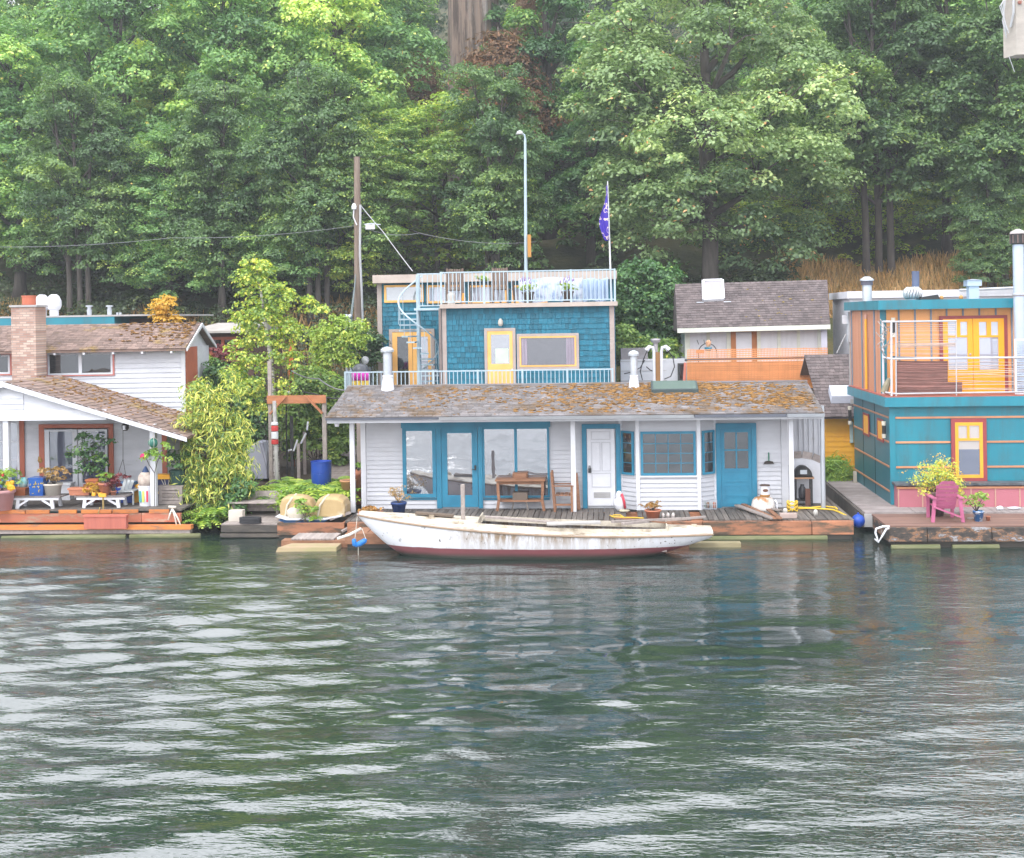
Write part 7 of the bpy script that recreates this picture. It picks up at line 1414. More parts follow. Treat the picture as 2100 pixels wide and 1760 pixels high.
q = [on_roof(*p) for p in ((733, 420), (915, 412), (905, 240), (728, 246))]; nn = (q[1]-q[0]).cross(q[3]-q[0]).normalized(); m = MB(); 
for a, b_ in zip(q, q[1:]+q[:1]): m.bar(a+nn*.06, b_+nn*.06, .10, .12, nn)
sk = m.build('skylight', TRIMW, rf); MB().hexa([p+nn*.05 for p in q]+[p+nn*.07 for p in q]).build('pane', glassmat('milky_skylight', (.38, .35, .38), .12), sk); m = MB(); m.bar(on_roof(668, 436)+nn*.03, on_roof(735, 434)+nn*.03, .05, .02, nn); m.bar(on_roof(918, 430)+nn*.03, on_roof(985, 428)+nn*.03, .05, .02, nn); m.build('flashing', METAL, rf)
SAGE = M('pale_sage_trim', (.70, .72, .64))
for l, r in ((562, 607), (762, 792), (946, 984), (1226, 1258), (1414, 1442), (1594, 1622), (1784, 1818)): a, b_ = A('R6', l, 800, OY-.06).x, A('R6', r, 800, OY-.06).x; MB().box(a, b_, OY-.06, OY-.002, bz, A('R6', 1200, 665, OY).z+.05).build('post', SAGE, oh)
p0, p1, q0, q1 = rect('R6', 986, 672, 1225, 1130, OY-.08); m = MB(); OBR = M('orange_brown_frame', (.45, .17, .06)); m.box(p0, p0+.18, OY-.09, OY-.065, bz, q1); m.box(p1-.18, p1, OY-.09, OY-.065, bz, q1); m.box(p0+.18, p1-.18, OY-.09, OY-.065, q1-.12, q1); m.build('door_casing', OBR, oh); p0, p1, q0, q1 = rect('R6', 1030, 708, 1186, 1052, OY-.07); MB().box(p0, p1, OY-.085, OY-.066, q0, q1).build('door', TRIMW, oh)
c0_, c1_, d0_, d1_ = rect('R6', 1815, 650, 1870, 870, OY-.3); MB().box(c0_, c1_, OY-.32, OY-.29, d0_, d1_).build('plastic_sheet', M('plastic_sheet', (.50, .50, .60), rough=.3), oh)
a0, a1 = A('R6', 572, 1000, OB).x, A('R6', 1886, 1000, OB).x; rl = A('R6', 1200, 950, OB).z; ORW = M('orange_stained_boards', (.80, .40, .16), (.70, .32, .12), .7, 2, (1, 1, 4), tint=.3)
bal = MB().box(a0, a1, OB+.02, OY-.1, bz-.05, bz+.05).build('balcony', WOODG, oh); siding(bal, 'boarding', a0+.03, a1-.05, bz+.05, rl-.10, OB+.02, ORW, .13, .012)
MB().tube([(a0-.05, OB-.04, rl+.0), (a1+.05, OB-.04, rl+.05)], .045, 8).build('handrail', M('dark_pipe', (.10, .09, .10), rough=.5), bal); m = MB(); n_ = MB(); nz0, nz1 = bz+.25, A('R6', 1200, 858, OB).z
for i in range(95): x = a0+.05+(a1-a0-.1)*i/94; m.box(x-.009, x+.009, OB-.075, OB-.069, nz0, nz1+.03*math.sin(i*.5))
for i in range(17): z = nz0+(nz1-nz0)*i/16; m.box(a0+.05, a1-.05, OB-.083, OB-.077, z-.012, z+.012)
m.build('netting', M('orange_netting', (.80, .34, .14), rough=.5), bal)
for x0_, y0_, y1_, s in ((a1+.0, 960, 1300, .06), (a0-.03, 965, 1140, -.05)): zt_, zb_ = A('R6', 1880, y0_, OB).z, A('R6', 1880, y1_, OB).z; MB().bar((x0_, OB-.05, zt_), (x0_+s, OB-.05, zb_), .09, .06, (0, 1, 0)).build('corner_post', M('coral_paint', (.62, .20, .14)), bal)
MB().box(a0+.2, a1-.12, OB+.25, OY+.0, .4, bz-.06).build('lower_wall', WHITE, oh)
for (x, y, r_, mt, lab) in ((1415, 1010, .26, M('washed_pink', (.55, .40, .36)), 'oval'), (775, 1020, .2, M('washed_pink', (.55, .40, .36)), 'oval')): c = A('R6', x, y, OB-.09); MB().lathe([(r_*.6, 0), (r_, .02), (r_*.5, .03)], (0, 0, 0), 16).build('hung_disc', mt, bal).data.transform(Matrix.Translation(V((c.x, OB-.09, c.z))-ORG[oh.name])@Matrix.Rotation(PI/2, 4, 'X'))
c = A('R6', 770, 900, OB+.25); r_ = (A('R6', 858, 880, OB).x-A('R6', 684, 880, OB).x)/2; t = thing('plant_hanger', 'black wrought iron arch with small orange and blue pots on the orange balcony', 'plant hanger', (c.x, OB+.25, bz+.05)); m = MB(); m.tube([(c.x-r_, OB+.25, bz+.05), (c.x-r_, OB+.25, c.z)]+[(c.x+r_*math.cos(a_), OB+.25, c.z+r_*1.1*math.sin(a_)) for a_ in np.linspace(PI, 0, 14)]+[(c.x+r_, OB+.25, bz+.05)], .018, 6)
for dx in (-.3, -.1, .1): m.tube([(c.x+dx, OB+.25, c.z+r_), (c.x+dx*1.2, OB+.25, c.z+r_+.16)], .012, 5)
m.build('arch', BLACK, t); m = MB(); m.lathe([(.08, 0), (.13, .03), (.13, .12)], (c.x+.02, OB+.2, c.z+.10), 12); m.build('blue_pot', M('turquoise_pot', (.03, .22, .33)), t); MB().blob((c.x+.03, OB+.2, c.z+.36), .10, .1, .12, 8, 5).build('peach_ball', M('peach_paint', (.62, .36, .22)), t); MB().box(c.x-.4, c.x-.12, OB+.15, OB+.25, c.z+.02, c.z+.12).build('orange_dish', M('orange_dish', (.72, .25, .08)), t)
# dark roofed building with yellow wall
x0, x1 = at(1688, 800, 40).x, at(1800, 800, 40).x; e_ = at(1720, 855, 39.8).z; r_ = at(1720, 727, 43).z; t = thing('yellow_cottage', 'yellow boarded cottage with dark shingle roof beside the teal house', 'house', (9, 40, .4)); MB().box(x0, x1, 40.22, 44, .4, e_+.1).build('wall', YEL, t); siding(t, 'siding', x0, x1, .5, e_, 40.2, YEL, .155, .016); rf = MB().prism([(39.8, e_-.06), (39.8, e_), (43, r_), (46, e_), (46, e_-.06), (43, r_-.08)], x0-.1, x1+.3, 'x').build('roof', DSH, t); m = MB(); shingles(m, (x0-.12, 39.78, e_), (x1+.3, 39.78, e_), (x1+.3, 43, r_+.005), (x0-.12, 43, r_+.005), 20, 14, .02); m.build('shingle', DSH, rf)
p0, p1, q0, q1 = rect('R8', 325, 440, 356, 640, 40.1); MB().box(p0, p1, 40.1, 40.17, q0, q1).build('window_frame', M('pale_aqua', (.50, .62, .62)), t); cc = at(1735, 808, 40.6); MB().hexa([(cc.x-.5, 40.4, cc.z-.28), (cc.x+.5, 40.4, cc.z-.28), (cc.x+.5, 40.9, cc.z+.05), (cc.x-.5, 40.9, cc.z+.05), (cc.x-.48, 40.35, cc.z-.05), (cc.x+.5, 40.35, cc.z-.05), (cc.x+.5, 40.85, cc.z+.26), (cc.x-.48, 40.85, cc.z+.26)]).build('skylight', M('bluish_white', (.60, .63, .74)), rf)
bush('grass_shrub', 'long leaved grassy shrub below the yellow boarded wall', [(1708, 975, 16), (1722, 965, 16), (1700, 960, 12), (1732, 978, 12), (1715, 950, 10)], 39.6, 110, 26, .26, .2, 'fern', 121, V((at(1712, 985, 39.6).x, 39.6, .45)), asp=.16, up=.2, dome=.2, flat=1.0)

bush('laurel_hedge', 'tall glossy laurel hedge between the blue shingled house and the steep dark roof', [(1290, 610, 34), (1340, 620, 36), (1310, 665, 38), (1375, 580, 26), (1285, 720, 32), (1385, 640, 22), (1340, 700, 36), (1300, 570, 26), (1340, 560, 24), (1365, 680, 30), (1275, 650, 22)], 49, 360, 46, .42, .15, 'ivy', 141, V((at(1330, 700, 49).x, 49, gz(at(1330, 700, 49).x, 49))), 'hedge', flat=.9, dome=.25, up=.5)
bush('laurel_bush', 'brighter green laurel bush at the right foot of the tall laurel hedge', [(1280, 690, 20), (1310, 715, 22), (1275, 725, 18), (1340, 735, 22), (1370, 720, 18)], 46.5, 120, 44, .34, .14, 'light', 142, V((at(1310, 760, 46.5).x, 46.5, .6)), 'shrub', flat=.9, dome=.25, up=.5)
# ================================================================ teal and orange house on the right
TF, TX = 34.45, 7.3
def atx(g, x, y, X):
    d = ray(*px(g, x, y)); k = X/d.x; return V((X, d.y*k, HC+d.z*k))
th_ = thing('modern_house', 'boxy modern floating house, teal below and orange above, with copper strips', 'house', (10, TF, .4))
XR, YB = 15.5, atx('R8', 372, 800, TX).y
fz1, fz0 = A('R8', 690, 207, TF-.2).z, A('R8', 690, 298, TF-.2).z
MB().box(TX, XR, TF, YB, .45, fz0+.02).build('lower_wall', TEAL, th_)
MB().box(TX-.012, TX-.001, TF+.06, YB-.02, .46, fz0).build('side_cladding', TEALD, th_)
fb = MB().box(TX-.18, XR, TF-.2, YB+.1, fz0, fz1).build('fascia', TEAL, th_); MB().box(TX-.15, XR, TF-.17, YB+.05, fz1+.001, fz1+.03).build('deck_edge', M('red_deck_edge', (.40, .12, .09)), fb)
x0, x1, _, _ = rect('R8', 716, 800, 762, 1000, TF); MB().box(TX-.03, x1, TF-.035, TF-.002, .45, fz0-.005).build('corner_board', TEAL, th_); MB().box(TX-.03, TX-.014, TF-.002, TF+.06, .45, fz0-.005).build('corner_return', TEALD, th_)
zs_ = [A('R8', 765, y, TF).z for y in (401, 636, 873)]; dzs = (zs_[0]-zs_[2])/2; zs_.append(zs_[2]-dzs); COS = M('copper_strip', (.60, .28, .15), (.50, .22, .12), .4, 3, metal=.2)
wx0, wx1, wz0, wz1 = rect('R8', 1292, 407, 1630, 1010, TF-.03); m = MB(); m2 = MB()
for i, z in enumerate(zs_):
    segs = [(x1+.01, XR)] if i == 0 else [(x1+.01, wx0-.01), (wx1+.01, XR)]
    if i < 3:
        for a, b_ in segs: MB().box(a, b_, TF-.03, TF-.002, z-.025, z+.025).build('copper_strip', COS, th_)
    MB().box(TX-.035, TX-.013, TF+.07, YB-.05, z-.022, z+.022).build('copper_strip', COS, th_)
for xx in (460, 570): y = atx('R8', xx, 700, TX).y; MB().box(TX-.02, TX-.013, y-.02, y+.02, .47, fz0-.01).build('seam', M('dark_seam', (.01, .05, .06)), th_)
for l, r, t_, b_ in ((468, 523, 350, 575), (603, 660, 402, 630)):
    ya, yb_ = atx('R8', r, 500, TX).y, atx('R8', l, 500, TX).y; ym = (l+r)/2; za, zb_ = atx('R8', ym, b_-6, TX).z, atx('R8', ym, t_+8, TX).z; m = MB()
    for (y0_, y1_, z0_, z1_) in ((ya, ya+.06, za, zb_), (yb_-.06, yb_, za, zb_), (ya+.06, yb_-.06, zb_-.06, zb_), (ya+.06, yb_-.06, za, za+.06)): m.box(TX-.06, TX-.036, y0_, y1_, z0_, z1_)
    w_ = m.build('small_window', MAROON, th_); MB().box(TX-.05, TX-.04, ya+.06, yb_-.06, za+.06, zb_-.06).build('shutter', YEL, w_)
def sconce(par, c, ax, h=.34):
    m = MB(); m.lathe([(.05, -.5*h), (.05, .5*h)], c, 10); o = m.build('sconce', BLACK, par)
    for s in (-1, 1): MB().lathe([(.055, -.06), (.06, .05)], c+V((0, 0, s*.5*h)), 10).build('lamp_glass', M('sconce_glass', (.75, .70, .60)), o)
sconce(th_, atx('R8', 682, 512, TX)+V((-.09, 0, 0)), 'x'); sconce(th_, atx('R8', 352, 375, TX)+V((-.09, 0, 0)), 'x', .45)
m = MB(); frame_rect(m, wx0, wx1, wz0, wz1, TF-.075, TF-.032, .10); m.build('window_casing', MAROON, th_)
wd = window3(th_, wx0+.10, wx1-.10, wz0+.10, wz1-.10, TF-.032, YEL, .085, glassmat('linen_blind_glass', (.42, .38, .36), .15)); g0, g1, h0, h1 = rect('R8', 1343, 460, 1572, 965, TF-.05); zc = A('R8', 1460, 606, TF-.05).z
m = MB(); m.box((g0+g1)/2-.03, (g0+g1)/2+.03, TF-.085, TF-.058, zc+.03, h1); m.box(g0, g1, TF-.085, TF-.058, zc-.035, zc+.03); m.build('muntin', YEL, wd); zl = A('R8', 1460, 702, TF-.05).z; MB().box(g0+.005, g1-.005, TF-.058, TF-.055, h0, zl).build('lower_pane', glassmat('slate_blue_glass', (.07, .085, .14), .2), wd)
# bench box along the front
by0 = TF-.48; x0 = A('R8', 772, 1150, by0).x; bz1 = A('R8', 800, 1062, by0).z; t = thing('bench_box', 'long rose pink bench box with dark top along the teal wall', 'bench box', (11, by0+.2, .5)); MB().box(x0+.03, XR, by0+.03, TF-.04, .5, bz1-.002).build('panel', ROSE, t); MB().box(x0-.03, XR, by0-.03, TF-.037, bz1+.03, bz1+.09).build('top', M('dark_bench_top', (.05, .055, .065), (.16, .17, .19), .5, 4), t); MB().box(x0, XR, by0, by0+.028, bz1-.055, bz1+.0).build('copper_edge', COS, t); m = MB()
for i in range(12): x = x0+.05+i*.62; m.box(x-.015, x+.015, by0+.012, by0+.029, .5, bz1-.058)
m.build('joint', M('pinkish_joint', (.5, .3, .24)), t)
# walkway
lx = atx('R8', 100, 1005, 1).y; wl = [dk('R8', 92, 1002, .5), dk('R8', 470, 1308, .5)]; fy = wl[1].y
t = thing('walkway', 'pale grey boarded walkway round the teal house, edged with thick planks', 'walkway', (8, fy, .2)); m = MB(); random.seed(51); y = fy
while y < wl[0].y: xl_ = wl[1].x+(wl[0].x-wl[1].x)*(y-fy)/(wl[0].y-fy); m.box(xl_, TX+.3, y, y+.16, .44, .5+random.uniform(0, .006)); y += .17
x = TX+.32
while x < XR: m.box(x, x+.17, fy, TF-.0, .44, .497+random.uniform(0, .006)); x += .18
m.build('deck_board', M('silver_grey_boards', (.33, .29, .285), (.22, .19, .185), .85, 2, (1, 1, 1), tint=.25, bump=.3), t)
m = MB(); m.hexa([(wl[1].x-.03, fy-.06, .14), (XR, fy-.06, .14), (XR, fy-.002, .14), (wl[1].x-.03, fy-.002, .14), (wl[1].x-.03, fy-.06, .47), (XR, fy-.06, .47), (XR, fy-.002, .47), (wl[1].x-.03, fy-.002, .47)]); m.build('front_plank', GREYC, t); MB().hexa([(wl[1].x-.06, fy, .12), (wl[1].x-.01, fy, .12), (wl[0].x-.01, wl[0].y, .12), (wl[0].x-.06, wl[0].y, .12), (wl[1].x-.06, fy, .46), (wl[1].x-.01, fy, .46), (wl[0].x-.01, wl[0].y, .46), (wl[0].x-.06, wl[0].y, .46)]).build('side_plank', M('dark_side_plank', (.15, .135, .12), (.09, .08, .07), .9, 2), t); MB().box(wl[1].x+.25, XR, fy+.3, YB, -.5, .435).build('float', DARKW, t); c = atx('R8', 383, 960, TX-.1); MB().box(c.x-.08, c.x+.02, c.y-.03, c.y+.05, .5, .85).build('bollard', M('cream_bollard', (.55, .5, .42)), t)
# front float
fzt = .50; ff = dk('R8', 690, 1462, fzt); fbk = dk('R8', 625, 1378, fzt); t = thing('swim_float', 'low reddish brown deck float with battered black timber edge, carrying the pink chair', 'float', (9, 31.5, 0)); FFY = 30.95; fl_ = A('R8', 690, 1470, FFY).x; m = MB(); slats(m, fl_, XR-1, FFY+.05, 32.9, fzt-.045, fzt, 14, .05, 'y'); m.build('deck_board', M('red_brown_decking', (.23, .135, .105), (.16, .09, .075), .8, 2, (.6, 3, 3), tint=.25, bump=.3), t)
n = NT('battered_black_timber'); nb = n.ramp(n.noise(1.6, 7, (1, 1, 2.5), .7), [(.38, (.028, .027, .028)), (.49, (.075, .06, .05)), (.53, (.30, .15, .08)), (.56, (.07, .065, .06)), (.61, (.36, .35, .37)), (.66, (.10, .09, .09))]); m = MB(); x = fl_
for w_ in (.9, 1.5, 1.1, 1.7, 1.4, 1.5): m.box(x, x+w_-.02, FFY-.10, FFY+.045, .16, fzt-.02); x += w_
m.box(fl_, fl_+.14, FFY+.05, 32.8, .16, fzt-.05); m.build('edge_timber', n.done(nb, .8, n.bump(n.noise(9, 4), .5, .02)), t); MB().box(fl_+.15, XR-1.1, FFY+.02, 32.8, -.4, .155).build('float', DARKW, t)
for a, b_ in ((715, 1180), (1300, 1745)): xa, xb = A('R8', a, 1630, FFY-.1).x, A('R8', b_, 1630, FFY-.1).x; MB().tube([(xa, FFY-.14, .02), (xb, FFY-.14, .03)], .07, 8).build('log', ALGAE, t)
m = MB(); LY_ = FFY-.16
for k in (0, 1): y = LY_+.42*k; P = [A('R8', x, yy, y) for x, yy in ((705, 1440), (640, 1440), (575, 1462), (568, 1500), (598, 1590), (640, 1520), (672, 1465), (700, 1455))]; m.tube(P, .025, 8)
p = A('R8', 598, 1590, LY_); m.tube([p, p+V((0, .42, 0))], .02, 6); tag(m.build('boarding_ladder', TRIMW, None, True), 'white bent tube boarding ladder on the left corner of the reddish float', 'ladder')
# pink adirondack chair, seen from behind
PK = M('pink_paint', (.46, .125, .24), (.38, .095, .19), .5, 3, tint=.12); c = dk('R8', 1260, 1400, fzt); t = thing('adirondack_chair', 'pink slatted adirondack chair on the reddish float before the yellow flowers', 'chair', (c.x, c.y+.3, fzt)); cx_, cy_ = c.x, c.y+.3; m = MB(); H0, H1 = .30, 1.02
for i in range(7):
    u0, u1 = i/7, (i+.90)/7; hw = (.235+.045*u0)*(1 if i < 6 else .80); m.hexa([(cx_-hw, cy_-.10-.30*u0, H0+fzt+(H1-H0)*u0), (cx_+hw, cy_-.10-.30*u0, H0+fzt+(H1-H0)*u0), (cx_+hw, cy_-.075-.30*u0, H0+fzt+(H1-H0)*u0), (cx_-hw, cy_-.075-.30*u0, H0+fzt+(H1-H0)*u0), (cx_-hw*(.99 if i < 6 else .62), cy_-.10-.30*u1, H0+fzt+(H1-H0)*u1), (cx_+hw*(.99 if i < 6 else .62), cy_-.10-.30*u1, H0+fzt+(H1-H0)*u1), (cx_+hw*(.99 if i < 6 else .62), cy_-.075-.30*u1, H0+fzt+(H1-H0)*u1), (cx_-hw*(.99 if i < 6 else .62), cy_-.075-.30*u1, H0+fzt+(H1-H0)*u1)])
m.build('backrest', PK, t); m = MB(); slats(m, cx_-.24, cx_+.24, cy_-.05, cy_+.48, fzt+.32, fzt+.345, 5, .12, 'y'); m.build('seat', PK, t)
for s in (-1, 1):
    MB().box(cx_+s*.325-.06, cx_+s*.325+.06, cy_-.38, cy_+.42, fzt+.58, fzt+.605).build('armrest', PK, t); MB().bar((cx_+s*.36, cy_-.32, fzt), (cx_+s*.30, cy_-.30, fzt+.578), .085, .035, (0, 1, 0)).build('leg', PK, t); MB().bar((cx_+s*.29, cy_+.42, fzt), (cx_+s*.30, cy_+.38, fzt+.578), .08, .035, (0, 1, 0)).build('leg', PK, t)
MB().bar((cx_-.33, cy_-.345, fzt+.38), (cx_+.31, cy_-.345, fzt+.13), .04, .09, (0, 1, 0)).build('brace', PK, t)
c = V((A('R8', 1150, 1300, 32.6).x, 32.6, fzt)); t = pot('planter_pot', 'dark planter overflowing with yellow flowers behind the pink chair', c, .24, .62, M('dark_plum_pot', (.12, .07, .07))); rng = np.random.default_rng(131); pts = [(1090, 1000), (1160, 950), (1230, 980), (1290, 1010), (1050, 1040), (1120, 1100), (1190, 1060), (1250, 1060), (1340, 1060), (1150, 900), (1280, 930), (1100, 960), (1330, 1110), (1040, 1000)]; cc = np.concatenate([np.array(A('R8', x, y, 32.6))+rng.normal(size=(9, 3))*[.14, .18, .13] for x, y in pts]); P, Fc, ti = clumps(rng, cc, np.tile([0, -.3, .5], (len(cc), 1)), 22, .16, .06, flat=.9, dome=.2, up=.4, base=rng.normal(.7, .2, len(cc))); mesh_obj('flowers', P, Fc, LM['birch'], t, ti); P, Fc, ti = clumps(rng, cc+rng.normal(size=cc.shape)*.1+[0, 0, .08], np.tile([0, -.3, .5], (len(cc), 1)), 7, .15, .05, flat=.9, dome=.2, up=.4); mesh_obj('blossom', P, Fc, LM['yellow'], t, ti)
m = MB(); [m.tube([(c.x, c.y, fzt+.6), tuple(q)], .007, 4) for q in cc[::6]]; m.build('stem', BARK, t)
c = dk('R8', 1555, 1390, fzt); t = pot('planter_pot', 'small blue and white glazed pot with leafy plant right of the pink chair', c, .125, .26, M('blue_white_glaze', (.04, .16, .42), (.55, .62, .70), .3, 9, lo=.5, hi=.6)); plantfill(t, 'plant', (c.x-.05, c.y, c.z+.24), .3, .45, 22, .09, 'fern', 132, .4)
c = dk('R8', 1647, 1385, fzt); pot('planter_pot', 'tiny orange clay pot beside the blue and white pot', c, .055, .11, BRICK)
p, q = dk('R8', 1450, 1362, fzt+.02), dk('R8', 1525, 1362, fzt+.02); loose('loose_board', 'short pale board on the reddish float left of the blue and white pot', 'board', p, q, .08, .03, WOODL)
for i, (x, y, lab) in enumerate(((1645, 1225, 'white shell lump at the foot of the rose bench box'), (1800, 1235, 'flat white shell cluster along the rose bench box'))): c = dk('R8', x, y, .5); m = MB(); m.blob((c.x, fy+.35 if c.y > by0 else c.y, .5+.05), .10+.08*i, .06, .06-.02*i, 8, 5, .2); tag(m.build('white_shell', TRIMW, None, True), lab, 'shell')
# upper storey
UY_ = TF+1.05; ux = A('R7', 650, 1200, UY_).x; rz1, rz0 = A('R7', 690, 764, UY_-.4).z, A('R7', 690, 858, UY_-.4).z; UB = YB+.3
up = MB().box(ux, XR, UY_, UB, fz1, rz0+.01).build('upper_wall', ORG_P, th_); ro = MB().box(A('R7', 625, 810, UY_-.4).x, XR, UY_-.4, UB+.4, rz0, rz1).build('roof', TEAL, th_)
_, cxr, _, _ = rect('R7', 650, 900, 705, 1600, UY_); MB().box(ux-.02, cxr, UY_-.03, UY_-.002, fz1+.03, rz0-.003).build('corner_board', TEAL, th_); GB = M('slate_batten', (.20, .26, .33))
for x in (826, 988, 1148, 1305, 1468, 1632, 1796, 1955): xx = A('R7', x, 900, UY_).x; MB().box(xx-.022, xx+.022, UY_-.025, UY_-.002, fz1+.03, rz0-.003).build('batten', GB, th_)
cs = MB(); y = UY_+.02
while y < UB-.05: cs.prism([(ux-.012, y), (ux-.03, y+.02), (ux-.03, y+.05), (ux-.012, y+.07), (ux-.002, y+.07), (ux-.002, y)], fz1+.03, rz0-.003, 'z', random.random()); y += .075
cs.build('copper_siding', COPP, th_)
for x in (600, 475, 372): y = atx('R7', x, 1200, ux).y; y = min(y, UB); MB().box(ux-.06, ux-.031, y-.05, y+.03, fz1+.03, rz0-.003).build('batten', GB, th_)
p, q = atx('R7', 505, 1650, ux-.1), atx('R7', 497, 950, ux-.1); t = thing('yellow_pole', 'orange yellow boat pole standing against the copper siding', 'pole', p); MB().tube([p, q], .035, 8).build('pole', YEL, t); MB().tube([q, q+V((0, 0, .12))], .03, 8).build('tip', M('pink_tip', (.6, .35, .3)), t)
WY = UY_-.03; x0, x1, z0, z1 = rect('T8', 868, 170, 1858, 1325, WY); z0 = fz1+.04; m = MB(); m.box(x0, x0+.09, WY-.05, WY-.002, z0, z1); m.box(x1-.09, x1, WY-.05, WY-.002, z0, z1); m.box(x0+.09, x1-.09, WY-.05, WY-.002, z1-.085, z1); m.build('door_casing', MAROON, th_)
HAZY = glassmat('hazy_blue_glass', (.34, .36, .44), .22)
for l, r, gl, gr, gm_ in ((915, 1350, 988, 1272, 1134), (1356, 1812, 1442, 1722, 1581)):
    a0, a1, _, zz1 = rect('T8', l, 205, r, 1250, WY); g0, g1, h0, h1 = rect('T8', gl, 262, gr, 960, WY); mz0, mz1 = A('T8', gm_, 487, WY).z, A('T8', gm_, 458, WY).z; mx = A('T8', gm_, 360, WY).x; m = MB()
    m.box(a0, g0, WY-.045, WY-.004, z0, zz1); m.box(g1, a1, WY-.045, WY-.004, z0, zz1); m.box(g0, g1, WY-.045, WY-.004, h1, zz1); m.box(g0, g1, WY-.045, WY-.004, z0, h0); m.box(g0, g1, WY-.045, WY-.004, mz0, mz1); m.box(mx-.06, mx+.06, WY-.045, WY-.004, mz1, h1); dr = m.build('door', M('marigold_paint', (.84, .385, .02), (.78, .34, .015), .4, 2, tint=.05), th_)
    MB().box(g0-.003, g1+.003, WY-.018, WY-.012, h0-.003, h1+.003).build('pane', HAZY, dr)
c = A('T8', 1315, 735, WY-.05); MB().blob((c.x, WY-.06, c.z), .03, .03, .03, 8, 5).build('knob', METAL, dr); sconce(th_, A('T8', 193, 340, UY_-.1), 'y', .42)
# balcony rail of white tubes and bamboo
RYY = TF-.08; rl = thing('balcony_railing', 'white tube balcony railing threaded with thin bamboo canes', 'railing', (10, RYY, fz1)); tb = lambda pts, r, nm='tube': MB().tube([A('T8', x, y, RYY) for x, y in pts], r*.85, 8).build(nm, M('grey_white_tube', (.54, .54, .58)), rl)
for x, y0_, y1_, r in ((165, 255, 1350, .034), (232, 255, 1350, .022), (1110, 255, 1345, .018)): tb(((x, y0_), (x+4, y1_)), r, 'post')
tb(((160, 260), (1115, 250)), .028, 'rail'); tb(((175, 800), (2110, 780)), .03, 'rail'); tb(((75, 1290), (235, 1312), (1980, 1285), (2110, 1283)), .027, 'rail')
by1 = RYY+1.0; q = [A('T8', 165, 260, RYY), A('T8', 165, 800, RYY), A('T8', 165, 1315, RYY)]
for p in q: MB().tube([p, (A('T8', 45, 270, by1).x, by1, p.z)], .03, 7).build('side_rail', TRIMW, rl)
cxx = A('T8', 45, 800, by1).x; MB().tube([(cxx, by1, fz1), (cxx, by1, q[0].z+.01)], .03, 7).build('post', TRIMW, rl)
m = MB(); random.seed(61)
for y in list(range(300, 780, 34)): j = random.uniform(-12, 12); m.tube([A('T8', 235, y+j, RYY+.04), A('T8', 1105, y+random.uniform(-16, 16), RYY+.04)], .007, 5)
for y in (580, 600, 618): m.tube([A('T8', 235, y, RYY+.05), A('T8', 1105, y-8, RYY+.05)], .013, 5)
for y in range(860, 1260, 36): j = random.uniform(-16, 16); m.tube([A('T8', 1000, y+j+10, RYY+.05), A('T8', 1500, y+random.uniform(-20, 20), RYY+.05), A('T8', 2100, y+random.uniform(-26, 26), RYY+.05)], random.uniform(.007, .012), 5)
m.build('bamboo_cane', M('pale_cane', (.52, .42, .38), (.40, .30, .26), tint=.4), rl); m = MB()
for i in range(24): y = 845+i*19; m.tube([A('T8', 238, y+random.uniform(-4, 4), RYY+.06), A('T8', 610, y+8+random.uniform(-5, 5), RYY+.05), A('T8', 985 if i < 16 else 1195, y+random.uniform(-8, 8), RYY+.06)], random.uniform(.026, .036), 6)
m.build('reed_screen', M('red_brown_reed', (.23, .11, .095), (.15, .075, .065), .8, 4, (.6, 3, 3), tint=.6), rl)
m = MB(); m.tube([A('T8', 175, 775, RYY+.12), A('T8', 840, 795, RYY+.12)], .03, 7); m.build('dark_pole', M('dark_teal_pole', (.03, .10, .13)), rl); m = MB(); random.seed(4)
for k in range(26): p = A('T8', random.uniform(30, 140), random.uniform(300, 820), RYY+.5); m.tube([p, p+V((random.uniform(-.2, .2), random.uniform(-.2, .2), random.uniform(-.3, .3)))], .012, 4)
m.build('twigs', WOODL, rl)
p = [A('T8', x, y, RYY+.35) for x, y in ((60, 1300), (100, 1180), (145, 1085))]; p[0].z = fz1+.10; tag(MB().tube(p, [.10, .09, .06], 9).build('rolled_matting', M('mossy_matting', (.25, .22, .15), (.17, .15, .10))), 'grey green rolled matting leaning in the balcony corner', 'matting')
# tall stovepipe and grill box at the right edge
SY = TF+.35; p0, p1 = A('R7', 1975, 800, SY).x, A('R7', 2085, 800, SY).x; cx_ = (p0+p1)/2; r_ = (p1-p0)/2; zc0, zc1 = A('R7', 2030, 205, SY).z, A('R7', 2030, 100, SY).z; t = thing('stovepipe', 'tall pale blue stovepipe with black slotted cap at the right edge of the view', 'stovepipe', (cx_, SY, fz1)); PB = M('pale_blue_steel', (.46, .53, .64), (.40, .47, .58), .35, 2, metal=.3); MB().lathe([(r_, 0), (r_, zc0-fz1)], (cx_, SY, fz1), 24).build('pipe', PB, t); zb_ = A('R7', 2030, 705, SY).z; MB().lathe([(r_*1.02, -.05), (r_*1.22, -.02), (r_*1.22, .02), (r_*1.02, .04)], (cx_, SY, zb_), 24).build('collar', METAL, t)
c_ = MB().lathe([(r_*1.3, 0), (r_*1.42, .02), (r_*1.42, (zc1-zc0)*.92), (r_*1.3, zc1-zc0)], (cx_, SY, zc0), 24).build('cap', BLACK, t); MB().lathe([(r_*1.48, 0), (r_*1.3, .06), (r_*.3, .13)], (cx_, SY, zc1+.002), 24).build('cap_lid', M('rusty_cap', (.42, .38, .38)), c_); m = MB()
for k in range(10): a_ = k*2*PI/10; m.box(cx_+r_*1.44*math.cos(a_)-.012, cx_+r_*1.44*math.cos(a_)+.012, SY+r_*1.44*math.sin(a_)-.012, SY+r_*1.44*math.sin(a_)+.012, zc0+.03, zc1-.03)
m.build('cap_slat', M('brown_slat', (.16, .11, .10)), c_)
